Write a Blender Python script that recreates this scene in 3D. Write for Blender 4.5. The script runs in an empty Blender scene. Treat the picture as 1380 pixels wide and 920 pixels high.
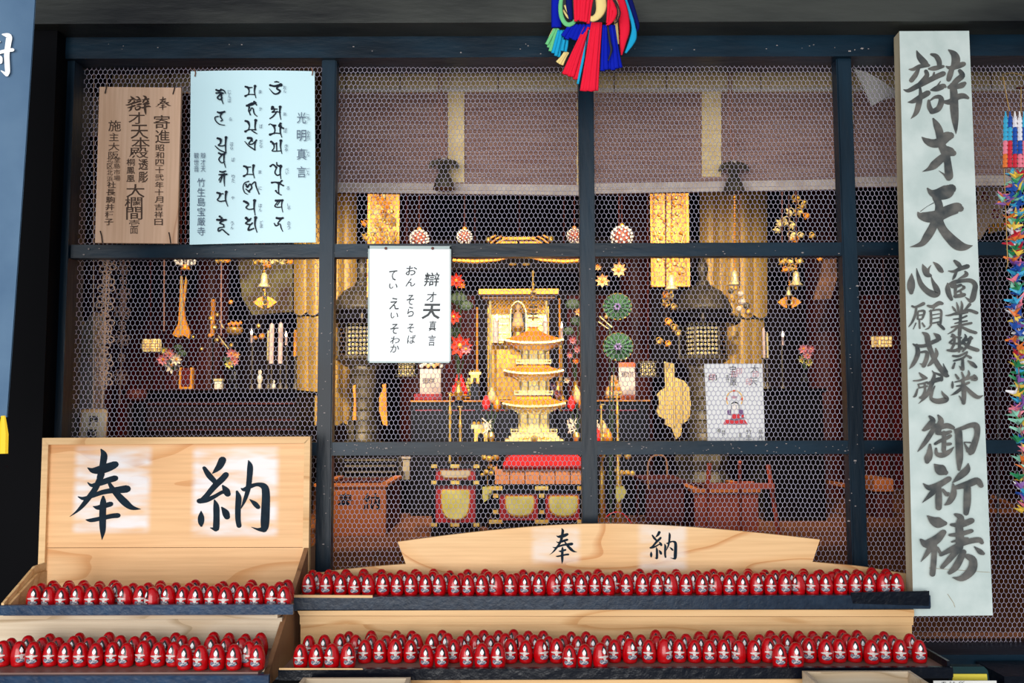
import bpy, math, random
import numpy as np
from mathutils import Vector, Matrix
R = random.Random(7)
SC = bpy.context.scene
COL = SC.collection

# ---------------------------------------------------------------- camera
F = 1200.0; CAM = np.array([0.0, -2.4, 1.6]); TH = math.radians(4.46); RO = math.radians(0.18)
fwd = np.array([0, math.cos(TH), math.sin(TH)]); r0 = np.array([1.0, 0, 0]); u0 = np.array([0, -math.sin(TH), math.cos(TH)])
rgt = math.cos(RO)*r0 - math.sin(RO)*u0; upv = math.sin(RO)*r0 + math.cos(RO)*u0
cd = bpy.data.cameras.new('camera'); cam = bpy.data.objects.new('camera', cd); COL.objects.link(cam)
cd.sensor_width = 36; cd.lens = F/1380*36; cd.clip_start = 0.05
M = Matrix(((rgt[0], upv[0], -fwd[0], CAM[0]), (rgt[1], upv[1], -fwd[1], CAM[1]), (rgt[2], upv[2], -fwd[2], CAM[2]), (0, 0, 0, 1)))
cam.matrix_world = M; SC.camera = cam

def ray(px, py): return fwd + (px-690)/F*rgt - (py-460)/F*upv
def at(px, py, Y):
    d = ray(px, py); return CAM + d*((Y-CAM[1])/d[1])
def onz(px, py, z):
    d = ray(px, py); return CAM + d*((z-CAM[2])/d[2])
def onplane(px, py, P0, n, off=0.0):
    d = ray(px, py); t = np.dot(P0 + n*off - CAM, n)/np.dot(d, n); return CAM + d*t
def S(Y): return F/(Y-CAM[1])          # pixels per metre at depth Y

# ---------------------------------------------------------------- world, lights, exposure
w = bpy.data.worlds.new('overcast_sky'); SC.world = w; w.use_nodes = True
nt = w.node_tree; bg = nt.nodes['Background']
bg.inputs['Color'].default_value = (0.72, 0.86, 1.0, 1); bg.inputs['Strength'].default_value = 0.55
def area(name, loc, rot, sx, sy, power, col):
    l = bpy.data.lights.new(name, 'AREA'); l.shape = 'RECTANGLE'; l.size = sx; l.size_y = sy; l.energy = power; l.color = col
    o = bpy.data.objects.new(name, l); COL.objects.link(o); o.location = loc; o.rotation_euler = rot; return o
def spot(name, loc, target, power, col, ang=70, size=0.06):
    l = bpy.data.lights.new(name, 'SPOT'); l.energy = power; l.color = col; l.spot_size = math.radians(ang); l.spot_blend = 0.6; l.shadow_soft_size = size
    o = bpy.data.objects.new(name, l); COL.objects.link(o); o.location = loc
    o.rotation_euler = (Vector(target)-Vector(loc)).to_track_quat('-Z', 'Y').to_euler(); return o
# bright open courtyard sky in front of the porch
area('courtyard_daylight', (-1.0, -4.8, 1.75), (math.radians(90), 0, math.radians(-12)), 4.5, 2.6, 235, (1.0, 0.97, 0.93))
# warm electric lamps of the hall, fixed under the ceiling behind the blinds
for k, (lx, tx, e) in enumerate([(-1.6, -1.35, 190), (-0.65, -0.9, 210), (0.15, 0.1, 230), (0.95, 1.15, 230), (2.0, 1.9, 40)]):
    spot('hall_spotlight', (lx, 0.75, 2.95), (tx, 3.0, 1.75), e, (1.0, 0.84, 0.58), 62)
for lx, ly_, tx, ty, e in ((0.1, 0.9, 0.05, 2.0, 130), (-0.5, 0.8, -0.75, 2.0, 120), (0.9, 0.8, 1.1, 2.0, 100)):  # extra spots added to brighten the dim tables and chests, no known fixtures
    spot('added_low_spot', (lx, ly_, 2.9), (tx, ty, 1.2), e, (1.0, 0.84, 0.6), 34)
area('hall_ceiling_lamp', (0, 2.0, 3.3), (0, 0, 0), 3.5, 1.2, 9, (1.0, 0.72, 0.45))
SC.view_settings.view_transform = 'Standard'; SC.view_settings.look = 'None'; SC.view_settings.gamma = 1.0
SC.view_settings.exposure = 0.0
SC.view_settings.use_curve_mapping = False
SC.cycles.max_bounces = 6; SC.cycles.diffuse_bounces = 3; SC.cycles.glossy_bounces = 3; SC.cycles.transparent_max_bounces = 8
SC.cycles.sample_clamp_indirect = 4.0

# ---------------------------------------------------------------- materials
def lin(c):
    c = c/255.0
    return c/12.92 if c <= 0.04045 else ((c+0.055)/1.055)**2.4
def rgb(r, g, b): return (lin(r), lin(g), lin(b), 1.0)
MATS = {}
def mat(name, col, rough=0.5, metal=0.0, col2=None, nscale=8.0, stretch=(1, 1, 1), bump=0.0, bscale=None, coat=0.0, emit=None, estr=0.0, trans=0.0, alpha=1.0, spec=0.5, detail=4.0, lo=0.35, hi=0.65):
    if name in MATS: return MATS[name]
    m = bpy.data.materials.new(name); m.use_nodes = True; t = m.node_tree; b = t.nodes['Principled BSDF']
    b.inputs['Base Color'].default_value = col; b.inputs['Roughness'].default_value = rough; b.inputs['Metallic'].default_value = metal
    b.inputs['Specular IOR Level'].default_value = spec
    if coat: b.inputs['Coat Weight'].default_value = coat; b.inputs['Coat Roughness'].default_value = 0.08
    if emit: b.inputs['Emission Color'].default_value = emit; b.inputs['Emission Strength'].default_value = estr
    if trans: b.inputs['Transmission Weight'].default_value = trans
    if alpha < 1: b.inputs['Alpha'].default_value = alpha
    if col2 is not None or bump:
        tc = t.nodes.new('ShaderNodeTexCoord'); mp = t.nodes.new('ShaderNodeMapping'); mp.inputs['Scale'].default_value = stretch
        t.links.new(tc.outputs['Object'], mp.inputs['Vector'])
        n = t.nodes.new('ShaderNodeTexNoise'); n.inputs['Scale'].default_value = nscale; n.inputs['Detail'].default_value = detail
        t.links.new(mp.outputs[0], n.inputs['Vector'])
        if col2 is not None:
            cr = t.nodes.new('ShaderNodeValToRGB'); e = cr.color_ramp.elements
            e[0].position = lo; e[0].color = col; e[1].position = hi; e[1].color = col2
            t.links.new(n.outputs['Fac'], cr.inputs['Fac']); t.links.new(cr.outputs['Color'], b.inputs['Base Color'])
        if bump:
            src = n
            if bscale:
                src = t.nodes.new('ShaderNodeTexNoise'); src.inputs['Scale'].default_value = bscale; src.inputs['Detail'].default_value = 3
                t.links.new(mp.outputs[0], src.inputs['Vector'])
            bp = t.nodes.new('ShaderNodeBump'); bp.inputs['Strength'].default_value = bump; bp.inputs['Distance'].default_value = 0.004
            t.links.new(src.outputs['Fac'], bp.inputs['Height']); t.links.new(bp.outputs['Normal'], b.inputs['Normal'])
    MATS[name] = m; return m
def wood(name, c1, c2, c3, rings=9.0, rough=0.55, patches=(), axis='X', seed=0.0, patchcol=(0.86, 0.88, 0.93, 1)):
    """pale planed board: long grain, growth rings; patches = sanded pale boxes (x0,x1,z0,z1) in object space"""
    if name in MATS: return MATS[name]
    m = bpy.data.materials.new(name); m.use_nodes = True; t = m.node_tree; N = t.nodes; L = t.links; b = N['Principled BSDF']
    b.inputs['Roughness'].default_value = rough
    tc = N.new('ShaderNodeTexCoord'); mp = N.new('ShaderNodeMapping')
    mp.inputs['Scale'].default_value = (0.28, 1, 1) if axis == 'X' else (1, 1, 0.28); mp.inputs['Location'].default_value = (seed, seed*1.3, seed*0.7)
    L.new(tc.outputs['Object'], mp.inputs['Vector'])
    n1 = N.new('ShaderNodeTexNoise'); n1.inputs['Scale'].default_value = 3.2; n1.inputs['Detail'].default_value = 2.5; n1.inputs['Distortion'].default_value = 0.6
    L.new(mp.outputs[0], n1.inputs['Vector'])
    mu = N.new('ShaderNodeMath'); mu.operation = 'MULTIPLY'; mu.inputs[1].default_value = rings; L.new(n1.outputs['Fac'], mu.inputs[0])
    fr = N.new('ShaderNodeMath'); fr.operation = 'FRACT'; L.new(mu.outputs[0], fr.inputs[0])
    cr = N.new('ShaderNodeValToRGB'); e = cr.color_ramp.elements
    e[0].position = 0.0; e[0].color = c2; e[1].position = 0.35; e[1].color = c1
    e2 = e.new(0.86); e2.color = c1; e3 = e.new(0.97); e3.color = c3
    L.new(fr.outputs[0], cr.inputs['Fac'])
    mp2 = N.new('ShaderNodeMapping'); mp2.inputs['Scale'].default_value = (0.03, 1, 1) if axis == 'X' else (1, 1, 0.03); L.new(tc.outputs['Object'], mp2.inputs['Vector'])
    n2 = N.new('ShaderNodeTexNoise'); n2.inputs['Scale'].default_value = 130; n2.inputs['Detail'].default_value = 3; L.new(mp2.outputs[0], n2.inputs['Vector'])
    mx = N.new('ShaderNodeMix'); mx.data_type = 'RGBA'; mx.blend_type = 'MULTIPLY'; mx.inputs['Factor'].default_value = 0.35
    cr2 = N.new('ShaderNodeValToRGB'); cr2.color_ramp.elements[0].position = 0.35; cr2.color_ramp.elements[0].color = (0.7, 0.62, 0.52, 1); cr2.color_ramp.elements[1].position = 0.6
    L.new(n2.outputs['Fac'], cr2.inputs['Fac']); L.new(cr.outputs['Color'], mx.inputs['A']); L.new(cr2.outputs['Color'], mx.inputs['B'])
    out = mx.outputs['Result']
    if patches:
        sp = N.new('ShaderNodeSeparateXYZ'); L.new(tc.outputs['Object'], sp.inputs[0])
        n3 = N.new('ShaderNodeTexNoise'); n3.inputs['Scale'].default_value = 22; mp3 = N.new('ShaderNodeMapping'); mp3.inputs['Scale'].default_value = (0.35, 1, 1.6)
        L.new(tc.outputs['Object'], mp3.inputs['Vector']); L.new(mp3.outputs[0], n3.inputs['Vector'])
        def edge(sock, a, d):
            mr = N.new('ShaderNodeMapRange'); mr.interpolation_type = 'SMOOTHSTEP'
            mr.inputs['From Min'].default_value = a; mr.inputs['From Max'].default_value = a+d; L.new(sock, mr.inputs['Value']); return mr.outputs[0]
        def mul(a, b2):
            q = N.new('ShaderNodeMath'); q.operation = 'MULTIPLY'; L.new(a, q.inputs[0]); L.new(b2, q.inputs[1]); return q.outputs[0]
        tot = None
        for (x0, x1, z0, z1) in patches:
            d = 0.022
            s = mul(mul(edge(sp.outputs['X'], x0, d), edge(sp.outputs['X'], x1, -d)), mul(edge(sp.outputs['Z'], z0, d), edge(sp.outputs['Z'], z1, -d)))
            if tot is None: tot = s
            else:
                q = N.new('ShaderNodeMath'); q.operation = 'ADD'; L.new(tot, q.inputs[0]); L.new(s, q.inputs[1]); tot = q.outputs[0]
        mr = N.new('ShaderNodeMapRange'); mr.inputs['From Min'].default_value = 0.33; mr.inputs['From Max'].default_value = 0.6; mr.inputs['To Min'].default_value = 0.12; mr.inputs['To Max'].default_value = 0.8
        L.new(n3.outputs['Fac'], mr.inputs['Value']); tot = mul(tot, mr.outputs[0])
        mx2 = N.new('ShaderNodeMix'); mx2.data_type = 'RGBA'; mx2.inputs['B'].default_value = patchcol
        L.new(tot, mx2.inputs['Factor']); L.new(out, mx2.inputs['A']); out = mx2.outputs['Result']
    L.new(out, b.inputs['Base Color'])
    bp = N.new('ShaderNodeBump'); bp.inputs['Strength'].default_value = 0.15; bp.inputs['Distance'].default_value = 0.002
    L.new(n2.outputs['Fac'], bp.inputs['Height']); L.new(bp.outputs['Normal'], b.inputs['Normal'])
    MATS[name] = m; return m
def brocade(name, base, dark, light, stripes=60.0, metal=0.35):
    """woven gold cloth: vertical stripes and a small woven figure"""
    if name in MATS: return MATS[name]
    m = bpy.data.materials.new(name); m.use_nodes = True; t = m.node_tree; N = t.nodes; L = t.links; b = N['Principled BSDF']
    b.inputs['Roughness'].default_value = 0.45; b.inputs['Metallic'].default_value = metal
    tc = N.new('ShaderNodeTexCoord'); wv = N.new('ShaderNodeTexWave'); wv.wave_type = 'BANDS'; wv.bands_direction = 'X'
    wv.inputs['Scale'].default_value = stripes/6.28; wv.inputs['Distortion'].default_value = 0.6; wv.inputs['Detail'].default_value = 2
    L.new(tc.outputs['Object'], wv.inputs['Vector'])
    vo = N.new('ShaderNodeTexVoronoi'); vo.inputs['Scale'].default_value = 60; L.new(tc.outputs['Object'], vo.inputs['Vector'])
    cr = N.new('ShaderNodeValToRGB'); e = cr.color_ramp.elements; e[0].position = 0.12; e[0].color = dark; e[1].position = 0.5; e[1].color = base
    e2 = e.new(0.92); e2.color = light; L.new(wv.outputs['Color'], cr.inputs['Fac'])
    cr2 = N.new('ShaderNodeValToRGB'); cr2.color_ramp.elements[0].position = 0.15; cr2.color_ramp.elements[0].color = (0.62, 0.5, 0.38, 1); cr2.color_ramp.elements[1].position = 0.42
    L.new(vo.outputs['Distance'], cr2.inputs['Fac'])
    mx = N.new('ShaderNodeMix'); mx.data_type = 'RGBA'; mx.blend_type = 'MULTIPLY'; mx.inputs['Factor'].default_value = 0.8
    L.new(cr.outputs['Color'], mx.inputs['A']); L.new(cr2.outputs['Color'], mx.inputs['B']); L.new(mx.outputs['Result'], b.inputs['Base Color'])
    MATS[name] = m; return m

K_BLACK = mat('black_painted_wood', rgb(7, 22, 34), 0.34, spec=0.24, col2=rgb(18, 42, 58), nscale=14, stretch=(0.25, 1, 1), bump=0.25, bscale=60)
K_BLACKV = mat('black_painted_post', rgb(7, 22, 34), 0.34, spec=0.24, col2=rgb(18, 42, 58), nscale=14, stretch=(1, 1, 0.15), bump=0.25, bscale=60)
K_BEAM = mat('weathered_dark_beam', rgb(14, 16, 18), 0.42, spec=0.3, col2=rgb(62, 64, 60), nscale=4, stretch=(0.35, 1, 1.6), bump=0.3, bscale=40, detail=6)
K_JET = mat('soot_black_wood', rgb(4, 4, 7), 0.7, spec=0.08)
K_WIRE = mat('galvanised_wire', rgb(196, 192, 214), 0.45, metal=0.2)
K_SIGN = mat('weathered_white_board', rgb(188, 202, 198), 0.6, col2=rgb(206, 217, 213), nscale=16, detail=6, bump=0.05)
K_SIGNSIDE = mat('weathered_board_edge', rgb(150, 132, 104), 0.7, col2=rgb(190, 178, 150), nscale=10, stretch=(1, 1, 0.1))
K_INK = mat('faded_black_ink', rgb(52, 58, 60), 0.6, col2=rgb(112, 108, 102), nscale=30, detail=3, lo=0.3, hi=0.72)
K_INKD = mat('dark_ink', rgb(12, 24, 40), 0.5, spec=0.15)
K_INKB = mat('fresh_black_ink', rgb(8, 26, 40), 0.6, spec=0.12, col2=rgb(16, 38, 52), nscale=40)
K_INKP = mat('brown_ink', rgb(66, 44, 30), 0.7)
K_PAPER = mat('blue_white_paper', rgb(200, 232, 240), 0.4)
K_PAPERW = mat('white_paper', rgb(236, 234, 230), 0.5)
K_PLAQ = wood('aged_cedar_plank', rgb(216, 178, 150), rgb(204, 164, 134), rgb(184, 140, 110), rings=5, axis='Z', rough=0.7)
K_WOODB = None
K_TRAYW = wood('pale_cypress', rgb(232, 190, 136), rgb(222, 176, 120), rgb(206, 154, 96), rings=8, seed=3.0)
K_TRAYG = wood('greyed_cypress', rgb(214, 196, 170), rgb(206, 182, 150), rgb(184, 160, 128), rings=8, seed=9.0)
K_WBROWN = wood('brown_side_board', rgb(146, 104, 72), rgb(128, 88, 58), rgb(108, 72, 46), rings=6, axis='Z')
K_SHELF = mat('red_brown_shelf', rgb(112, 82, 74), 0.5, col2=rgb(138, 104, 92), nscale=10, stretch=(0.2, 1, 1))
K_TAPE = mat('blue_black_tape', rgb(8, 38, 68), 0.3, spec=0.35, col2=rgb(16, 52, 84), nscale=30, bump=0.2, bscale=90)
K_TAPEB = mat('black_tape', rgb(6, 12, 24), 0.25, spec=0.3, bump=0.5, nscale=60)
K_RED = mat('red_lacquer', rgb(180, 2, 12), 0.26, spec=0.4, coat=0.35)
K_WHITE = mat('white_glaze', rgb(240, 240, 240), 0.25)
K_HAIR = mat('black_glaze', rgb(12, 12, 14), 0.3)
K_SILV = mat('grey_white_paint', rgb(196, 186, 182), 0.3)
K_LAP = mat('blue_grey_paint', rgb(60, 78, 104), 0.35, col2=rgb(186, 178, 180), nscale=260, lo=0.45, hi=0.6)
K_GOLD = mat('bright_gold', rgb(250, 196, 80), 0.32, metal=0.75, col2=rgb(255, 226, 130), nscale=60, bump=0.4, bscale=160)
K_GOLDP = mat('pale_gilt', rgb(250, 222, 140), 0.35, metal=0.5, col2=rgb(255, 240, 180), nscale=80, bump=0.3, bscale=200)
K_GOLDO = mat('orange_gilt', rgb(226, 138, 30), 0.45, metal=0.35, col2=rgb(240, 164, 50), nscale=50)
K_GOLDD = mat('dull_gold', rgb(170, 120, 40), 0.4, metal=0.6, col2=rgb(220, 170, 70), nscale=40)
K_BRON = mat('dark_bronze', rgb(70, 62, 48), 0.45, metal=0.3, col2=rgb(104, 92, 68), nscale=20, bump=0.3)
K_LACQ = mat('black_lacquer', rgb(8, 6, 7), 0.25, spec=0.25)
K_REDL = mat('red_lacquered_wood', rgb(170, 22, 20), 0.3)
K_REDD = mat('deep_red_wood', rgb(72, 10, 10), 0.6, spec=0.15, col2=rgb(100, 20, 14), nscale=8)
K_REDC = mat('scarlet_cloth', rgb(226, 30, 30), 0.7, bump=0.4, nscale=60)
K_BRNW = mat('orange_brown_wood', rgb(168, 88, 34), 0.45, col2=rgb(196, 112, 50), nscale=9, stretch=(0.3, 1, 1))
K_DKW = mat('dark_red_brown_wood', rgb(58, 16, 12), 0.55, spec=0.2, col2=rgb(80, 26, 16), nscale=7, stretch=(0.4, 1, 1))
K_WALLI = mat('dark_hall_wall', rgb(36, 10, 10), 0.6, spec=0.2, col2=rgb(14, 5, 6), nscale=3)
K_FLOORI = mat('tatami_floor', rgb(128, 70, 24), 0.7, col2=rgb(100, 52, 18), nscale=90, stretch=(1, 0.1, 1))
K_REED = mat('blind_reeds', rgb(226, 190, 176), 0.7, col2=rgb(196, 152, 140), nscale=30, stretch=(0.2, 1, 4))
K_HEM = mat('blind_cloth_band', rgb(254, 228, 172), 0.8, spec=0.1, col2=rgb(240, 208, 150), nscale=40, bump=0.5)
K_HEMG = mat('blind_hem_grey', rgb(224, 208, 194), 0.8, col2=rgb(206, 186, 172), nscale=30)
K_CORD = mat('pink_brown_cord', rgb(170, 120, 104), 0.7)
K_SLATE = mat('slate_blue_cloth', rgb(76, 102, 130), 0.8, spec=0.1, col2=rgb(90, 116, 142), nscale=6, bump=0.1)
K_YFRINGE = mat('yellow_fringe', rgb(240, 196, 30), 0.7)
K_FLAME = mat('candle_flame', (1, 0.6, 0.3, 1), 0.5, emit=(1, 0.75, 0.5, 1), estr=6.0)
K_LIT = mat('lit_paper_shade', rgb(250, 220, 140), 0.5, emit=(1, 0.72, 0.3, 1), estr=0.55)
K_WAX = mat('pink_white_wax', rgb(226, 196, 190), 0.4)
K_GREEN = mat('green_enamel', rgb(44, 92, 62), 0.5, col2=rgb(90, 130, 96), nscale=50)
K_LIME = mat('yellow_green_panel', rgb(206, 196, 90), 0.5, col2=rgb(226, 218, 130), nscale=16)
K_PETAL = mat('peach_petals', rgb(236, 190, 130), 0.6)
K_PINK = mat('pink_petals', rgb(214, 140, 150), 0.6)
K_WPETAL = mat('white_petals', rgb(236, 224, 206), 0.6)
K_CORAL = mat('coral_red_petals', rgb(206, 56, 34), 0.6)
K_LEAFG = mat('dark_green_leaf', rgb(44, 64, 36), 0.6)
K_CRYST = mat('clear_beads', rgb(236, 230, 226), 0.15, metal=0.2)
K_CREAM = mat('cream_paper', rgb(206, 190, 160), 0.7)
K_STRAW = mat('twisted_paper_cord', rgb(246, 206, 172), 0.6)
K_TAPER = mat('blue_black_tape_worn', rgb(18, 34, 52), 0.3, spec=0.35, col2=rgb(32, 48, 66), nscale=60, bump=0.15, bscale=120)
K_TORN = mat('grey_paper', rgb(168, 168, 164), 0.7, alpha=0.75)

# ---------------------------------------------------------------- mesh helpers
WL = {}
class MB:
    def __init__(s): s.v = []; s.f = []; s.mi = []; s.sm = []; s.m = 0; s.smooth = False
    def add(s, vs, fs):
        b = len(s.v); s.v.extend([tuple(map(float, p)) for p in vs])
        for f in fs: s.f.append(tuple(b+i for i in f)); s.mi.append(s.m); s.sm.append(s.smooth)
        return s
    def box(s, x0, x1, y0, y1, z0, z1):
        return s.add([(x0,y0,z0),(x1,y0,z0),(x1,y1,z0),(x0,y1,z0),(x0,y0,z1),(x1,y0,z1),(x1,y1,z1),(x0,y1,z1)],
                     [(0,1,5,4),(1,2,6,5),(2,3,7,6),(3,0,4,7),(4,5,6,7),(3,2,1,0)])
    def ext(s, front, vec):
        """front: list of 3-D points, vec: extrusion"""
        n = len(front); fr = [np.array(p) for p in front]; bk = [p+np.array(vec) for p in fr]
        fs = [tuple(range(n)), tuple(range(2*n-1, n-1, -1))]
        for i in range(n): j = (i+1) % n; fs.append((i, i+n, j+n, j))
        return s.add(fr+bk, fs)
    def pbox(s, x0, y0, x1, y1, Y, d):
        xm, ym = (x0+x1)/2, (y0+y1)/2
        return s.box(at(x0, ym, Y)[0], at(x1, ym, Y)[0], Y, Y+d, at(xm, y1, Y)[2], at(xm, y0, Y)[2])
    def ppoly(s, pts, Y, d): return s.ext([at(x, y, Y) for x, y in pts], (0, d, 0))
    def lathe(s, c, prof, seg=16, cap=True, sx=1.0, sy=1.0, phase=0.0):
        vs = []; fs = []; n = len(prof)
        for (r, z) in prof:
            for k in range(seg):
                a = 2*math.pi*k/seg+phase; vs.append((c[0]+r*sx*math.cos(a), c[1]+r*sy*math.sin(a), c[2]+z))
        for i in range(n-1):
            for k in range(seg):
                k2 = (k+1) % seg; fs.append((i*seg+k, i*seg+k2, (i+1)*seg+k2, (i+1)*seg+k))
        if cap: fs.append(tuple(range(seg-1, -1, -1))); fs.append(tuple((n-1)*seg+k for k in range(seg)))
        return s.add(vs, fs)
    def plathe(s, cx, prof, Y, seg=16, sy=1.0, **k):
        """prof: (radius px, y px) given top to bottom"""
        c = at(cx, prof[-1][1], Y); sc = S(Y)
        pr = [(max(r, 0.05)/sc, at(cx, y, Y)[2]-c[2]) for r, y in reversed(prof)]
        return s.lathe((c[0], c[1], c[2]), pr, seg, sy=sy, **k)
    def sph(s, c, r, seg=10, rings=6, sc=(1, 1, 1)):
        vs = [(c[0], c[1], c[2]+r*sc[2])]; fs = []
        for i in range(1, rings):
            a = math.pi*i/rings
            for k in range(seg):
                b = 2*math.pi*k/seg
                vs.append((c[0]+r*sc[0]*math.sin(a)*math.cos(b), c[1]+r*sc[1]*math.sin(a)*math.sin(b), c[2]+r*sc[2]*math.cos(a)))
        vs.append((c[0], c[1], c[2]-r*sc[2])); e = len(vs)-1
        for k in range(seg): fs.append((0, 1+k, 1+(k+1) % seg)); 
        for i in range(rings-2):
            for k in range(seg): fs.append((1+i*seg+k, 1+(i+1)*seg+k, 1+(i+1)*seg+(k+1) % seg, 1+i*seg+(k+1) % seg))
        for k in range(seg): fs.append((e, 1+(rings-2)*seg+(k+1) % seg, 1+(rings-2)*seg+k))
        return s.add(vs, fs)
    def psph(s, x, y, rp, Y, **k): return s.sph(at(x, y, Y), rp/S(Y), **k)
    def tube(s, path, rad, seg=6, cap=True, flat=1.0):
        P = [np.array(p, float) for p in path]; n = len(P)
        if not hasattr(rad, '__len__'): rad = [rad]*n
        vs = []; fs = []; ref = np.array([0, 1.0, 0])
        for i, p in enumerate(P):
            t = P[min(i+1, n-1)]-P[max(i-1, 0)]; t = t/(np.linalg.norm(t)+1e-9)
            a = np.cross(t, ref)
            if np.linalg.norm(a) < 1e-3: a = np.array([1.0, 0, 0])
            a = a/np.linalg.norm(a); b = np.cross(a, t)
            for k in range(seg):
                q = 2*math.pi*k/seg; vs.append(p+rad[i]*(math.cos(q)*a+math.sin(q)*b*flat))
        for i in range(n-1):
            for k in range(seg): k2 = (k+1) % seg; fs.append((i*seg+k, i*seg+k2, (i+1)*seg+k2, (i+1)*seg+k))
        if cap: fs.append(tuple(range(seg-1, -1, -1))); fs.append(tuple((n-1)*seg+k for k in range(seg)))
        return s.add(vs, fs)
    def ptube(s, pts, rp, Y, seg=6, flat=1.0, sm=0):
        """pts: (x px, y px[, dY])"""
        pts = [tuple(p)+(0,)*(3-len(p)) for p in pts]
        if not hasattr(rp, '__len__'): rp = [rp]*len(pts)
        q = [(p[0], p[1], p[2], r) for p, r in zip(pts, rp)]
        if sm: q = catmull(q, sm)
        return s.tube([at(a, b, Y+c) for a, b, c, r in q], [r/S(Y) for a, b, c, r in q], seg, flat=flat)
    def build(s, name, m, parent=None, base=True):
        V = np.array(s.v)
        if parent is not None: o0 = WL[parent.name]
        elif base: o0 = np.array([(V[:, 0].min()+V[:, 0].max())/2, (V[:, 1].min()+V[:, 1].max())/2, V[:, 2].min()])
        else: o0 = np.zeros(3)
        V = V-o0
        me = bpy.data.meshes.new(name); me.from_pydata(V.tolist(), [], s.f)
        ml = m if isinstance(m, (list, tuple)) else [m]
        for q in ml: me.materials.append(q)
        if len(ml) > 1: me.polygons.foreach_set('material_index', s.mi)
        me.polygons.foreach_set('use_smooth', s.sm)
        me.update(); o = bpy.data.objects.new(name, me); COL.objects.link(o)
        if parent is not None: o.parent = parent; WL[o.name] = o0
        else: o.location = o0; WL[o.name] = o0
        return o
CY = lambda Y: 553-1.79*F/(Y+2.4)      # photo row where a cord at depth Y reaches the ceiling
FY = lambda Y: 553+0.6*F/(Y+2.4)       # photo row of the hall floor at depth Y
def catmull(P, n):
    P = [np.array(p, float) for p in P]
    if len(P) < 3:
        return [tuple(P[0]*(1-t)+P[-1]*t) for t in np.linspace(0, 1, n+1)]
    out = []
    for i in range(len(P)-1):
        p0 = P[max(i-1, 0)]; p1 = P[i]; p2 = P[i+1]; p3 = P[min(i+2, len(P)-1)]
        for k in range(n):
            t = k/n; out.append(0.5*((2*p1)+(-p0+p2)*t+(2*p0-5*p1+4*p2-p3)*t*t+(-p0+3*p1-3*p2+p3)*t**3))
    out.append(P[-1]); return [tuple(p) for p in out]
def tag(o, label=None, cat=None, group=None, kind=None):
    if label: o['label'] = label
    if cat: o['category'] = cat
    if group: o['group'] = group
    if kind: o['kind'] = kind
    return o
def thing(name, label, cat, loc, group=None):
    o = bpy.data.objects.new(name, None); COL.objects.link(o); o.empty_display_size = 0.05
    loc = np.array(loc, float); o.location = loc; WL[o.name] = loc; return tag(o, label, cat, group)
def struct(mb, name, m, parent=None):
    o = mb.build(name, m, parent)
    if parent is None: o['kind'] = 'structure'
    return o

# ---------------------------------------------------------------- writing helpers
_gl = {}
def glyph(ch, bold=0.0):
    k = (ch, bold)
    if k in _gl: return _gl[k]
    cu = bpy.data.curves.new('g', 'FONT'); cu.body = ch; cu.size = 1.0; cu.offset = bold; cu.resolution_u = 2; cu.fill_mode = 'FRONT'
    o = bpy.data.objects.new('g', cu); COL.objects.link(o)
    dg = bpy.context.evaluated_depsgraph_get(); me = o.evaluated_get(dg).to_mesh()
    V = np.array([v.co[:2] for v in me.vertices]) if len(me.vertices) else np.zeros((0, 2))
    Fc = [tuple(p.vertices) for p in me.polygons]
    o.evaluated_get(dg).to_mesh_clear(); bpy.data.objects.remove(o); bpy.data.curves.remove(cu)
    if len(V):
        mn, mx = V.min(0), V.max(0); V = (V-mn)/np.maximum(mx-mn, 1e-6)
    _gl[k] = (V, Fc); return _gl[k]
class Plane:
    def __init__(s, P0, P1, P2):
        s.P = np.array(P0); n = np.cross(np.array(P1)-P0, np.array(P2)-P0); n = n/np.linalg.norm(n)
        if np.dot(n, CAM-s.P) < 0: n = -n
        s.n = n; s.off = 0.0006
    def __call__(s, x, y): return onplane(x, y, s.P, s.n, s.off)
def put_char(mb, pl, ch, x0, y0, x1, y1, bold=0.0, shear=0.0):
    V, Fc = glyph(ch, bold)
    if not len(V): return
    pts = [pl(x0+(x1-x0)*(u+shear*(v-0.5)), y1-(y1-y0)*v) for u, v in V]
    mb.add(pts, Fc); pl.off += 0.00001
def put_col(mb, pl, txt, cx, y0, y1, wd, bold=0.0, fill=0.88, dx=0.0):
    n = len(txt); h = (y1-y0)/n
    for i, ch in enumerate(txt):
        if ch == ' ': continue
        c = cx+dx*i/n; sm = 0.7 if ch in 'ーいんらそえかこしぬ' else 1.0
        put_char(mb, pl, ch, c-wd/2*sm**0.3, y0+h*i+h*(1-fill)/2, c+wd/2*sm**0.3, y0+h*(i+1)-h*(1-fill)/2, bold)
def stroke(mb, pl, pts, tf, sub=5):
    """brush stroke: pts (x, y, width) in the sketch frame, tf maps to photo pixels (x,y,scale)"""
    q = catmull([(tf(x, y)+(wd*tf.s,)) for x, y, wd in pts], sub)
    n = len(q); L = []; Rr = []
    for i in range(n):
        a = q[max(i-1, 0)]; b = q[min(i+1, n-1)]; tx, ty = b[0]-a[0], b[1]-a[1]; l = math.hypot(tx, ty)+1e-9
        nx, ny = -ty/l, tx/l; h = max(q[i][2]*tf.__dict__.get('w', 1.0), 0.05)/2
        L.append((q[i][0]+nx*h, q[i][1]+ny*h)); Rr.append((q[i][0]-nx*h, q[i][1]-ny*h))
    vs = [pl(*p) for p in L]+[pl(*p) for p in Rr]
    mb.add(vs, [(i, i+1, n+i+1, n+i) for i in range(n-1)]); pl.off += 0.000012
    for e in (0, n-1):
        h = q[e][2]/2
        if h > 0.25:
            mb.add([pl(q[e][0]+h*math.cos(t), q[e][1]+h*0.92*math.sin(t)) for t in np.linspace(0, 2*math.pi, 11)[:-1]], [tuple(range(10))]); pl.off += 0.000012
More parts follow.
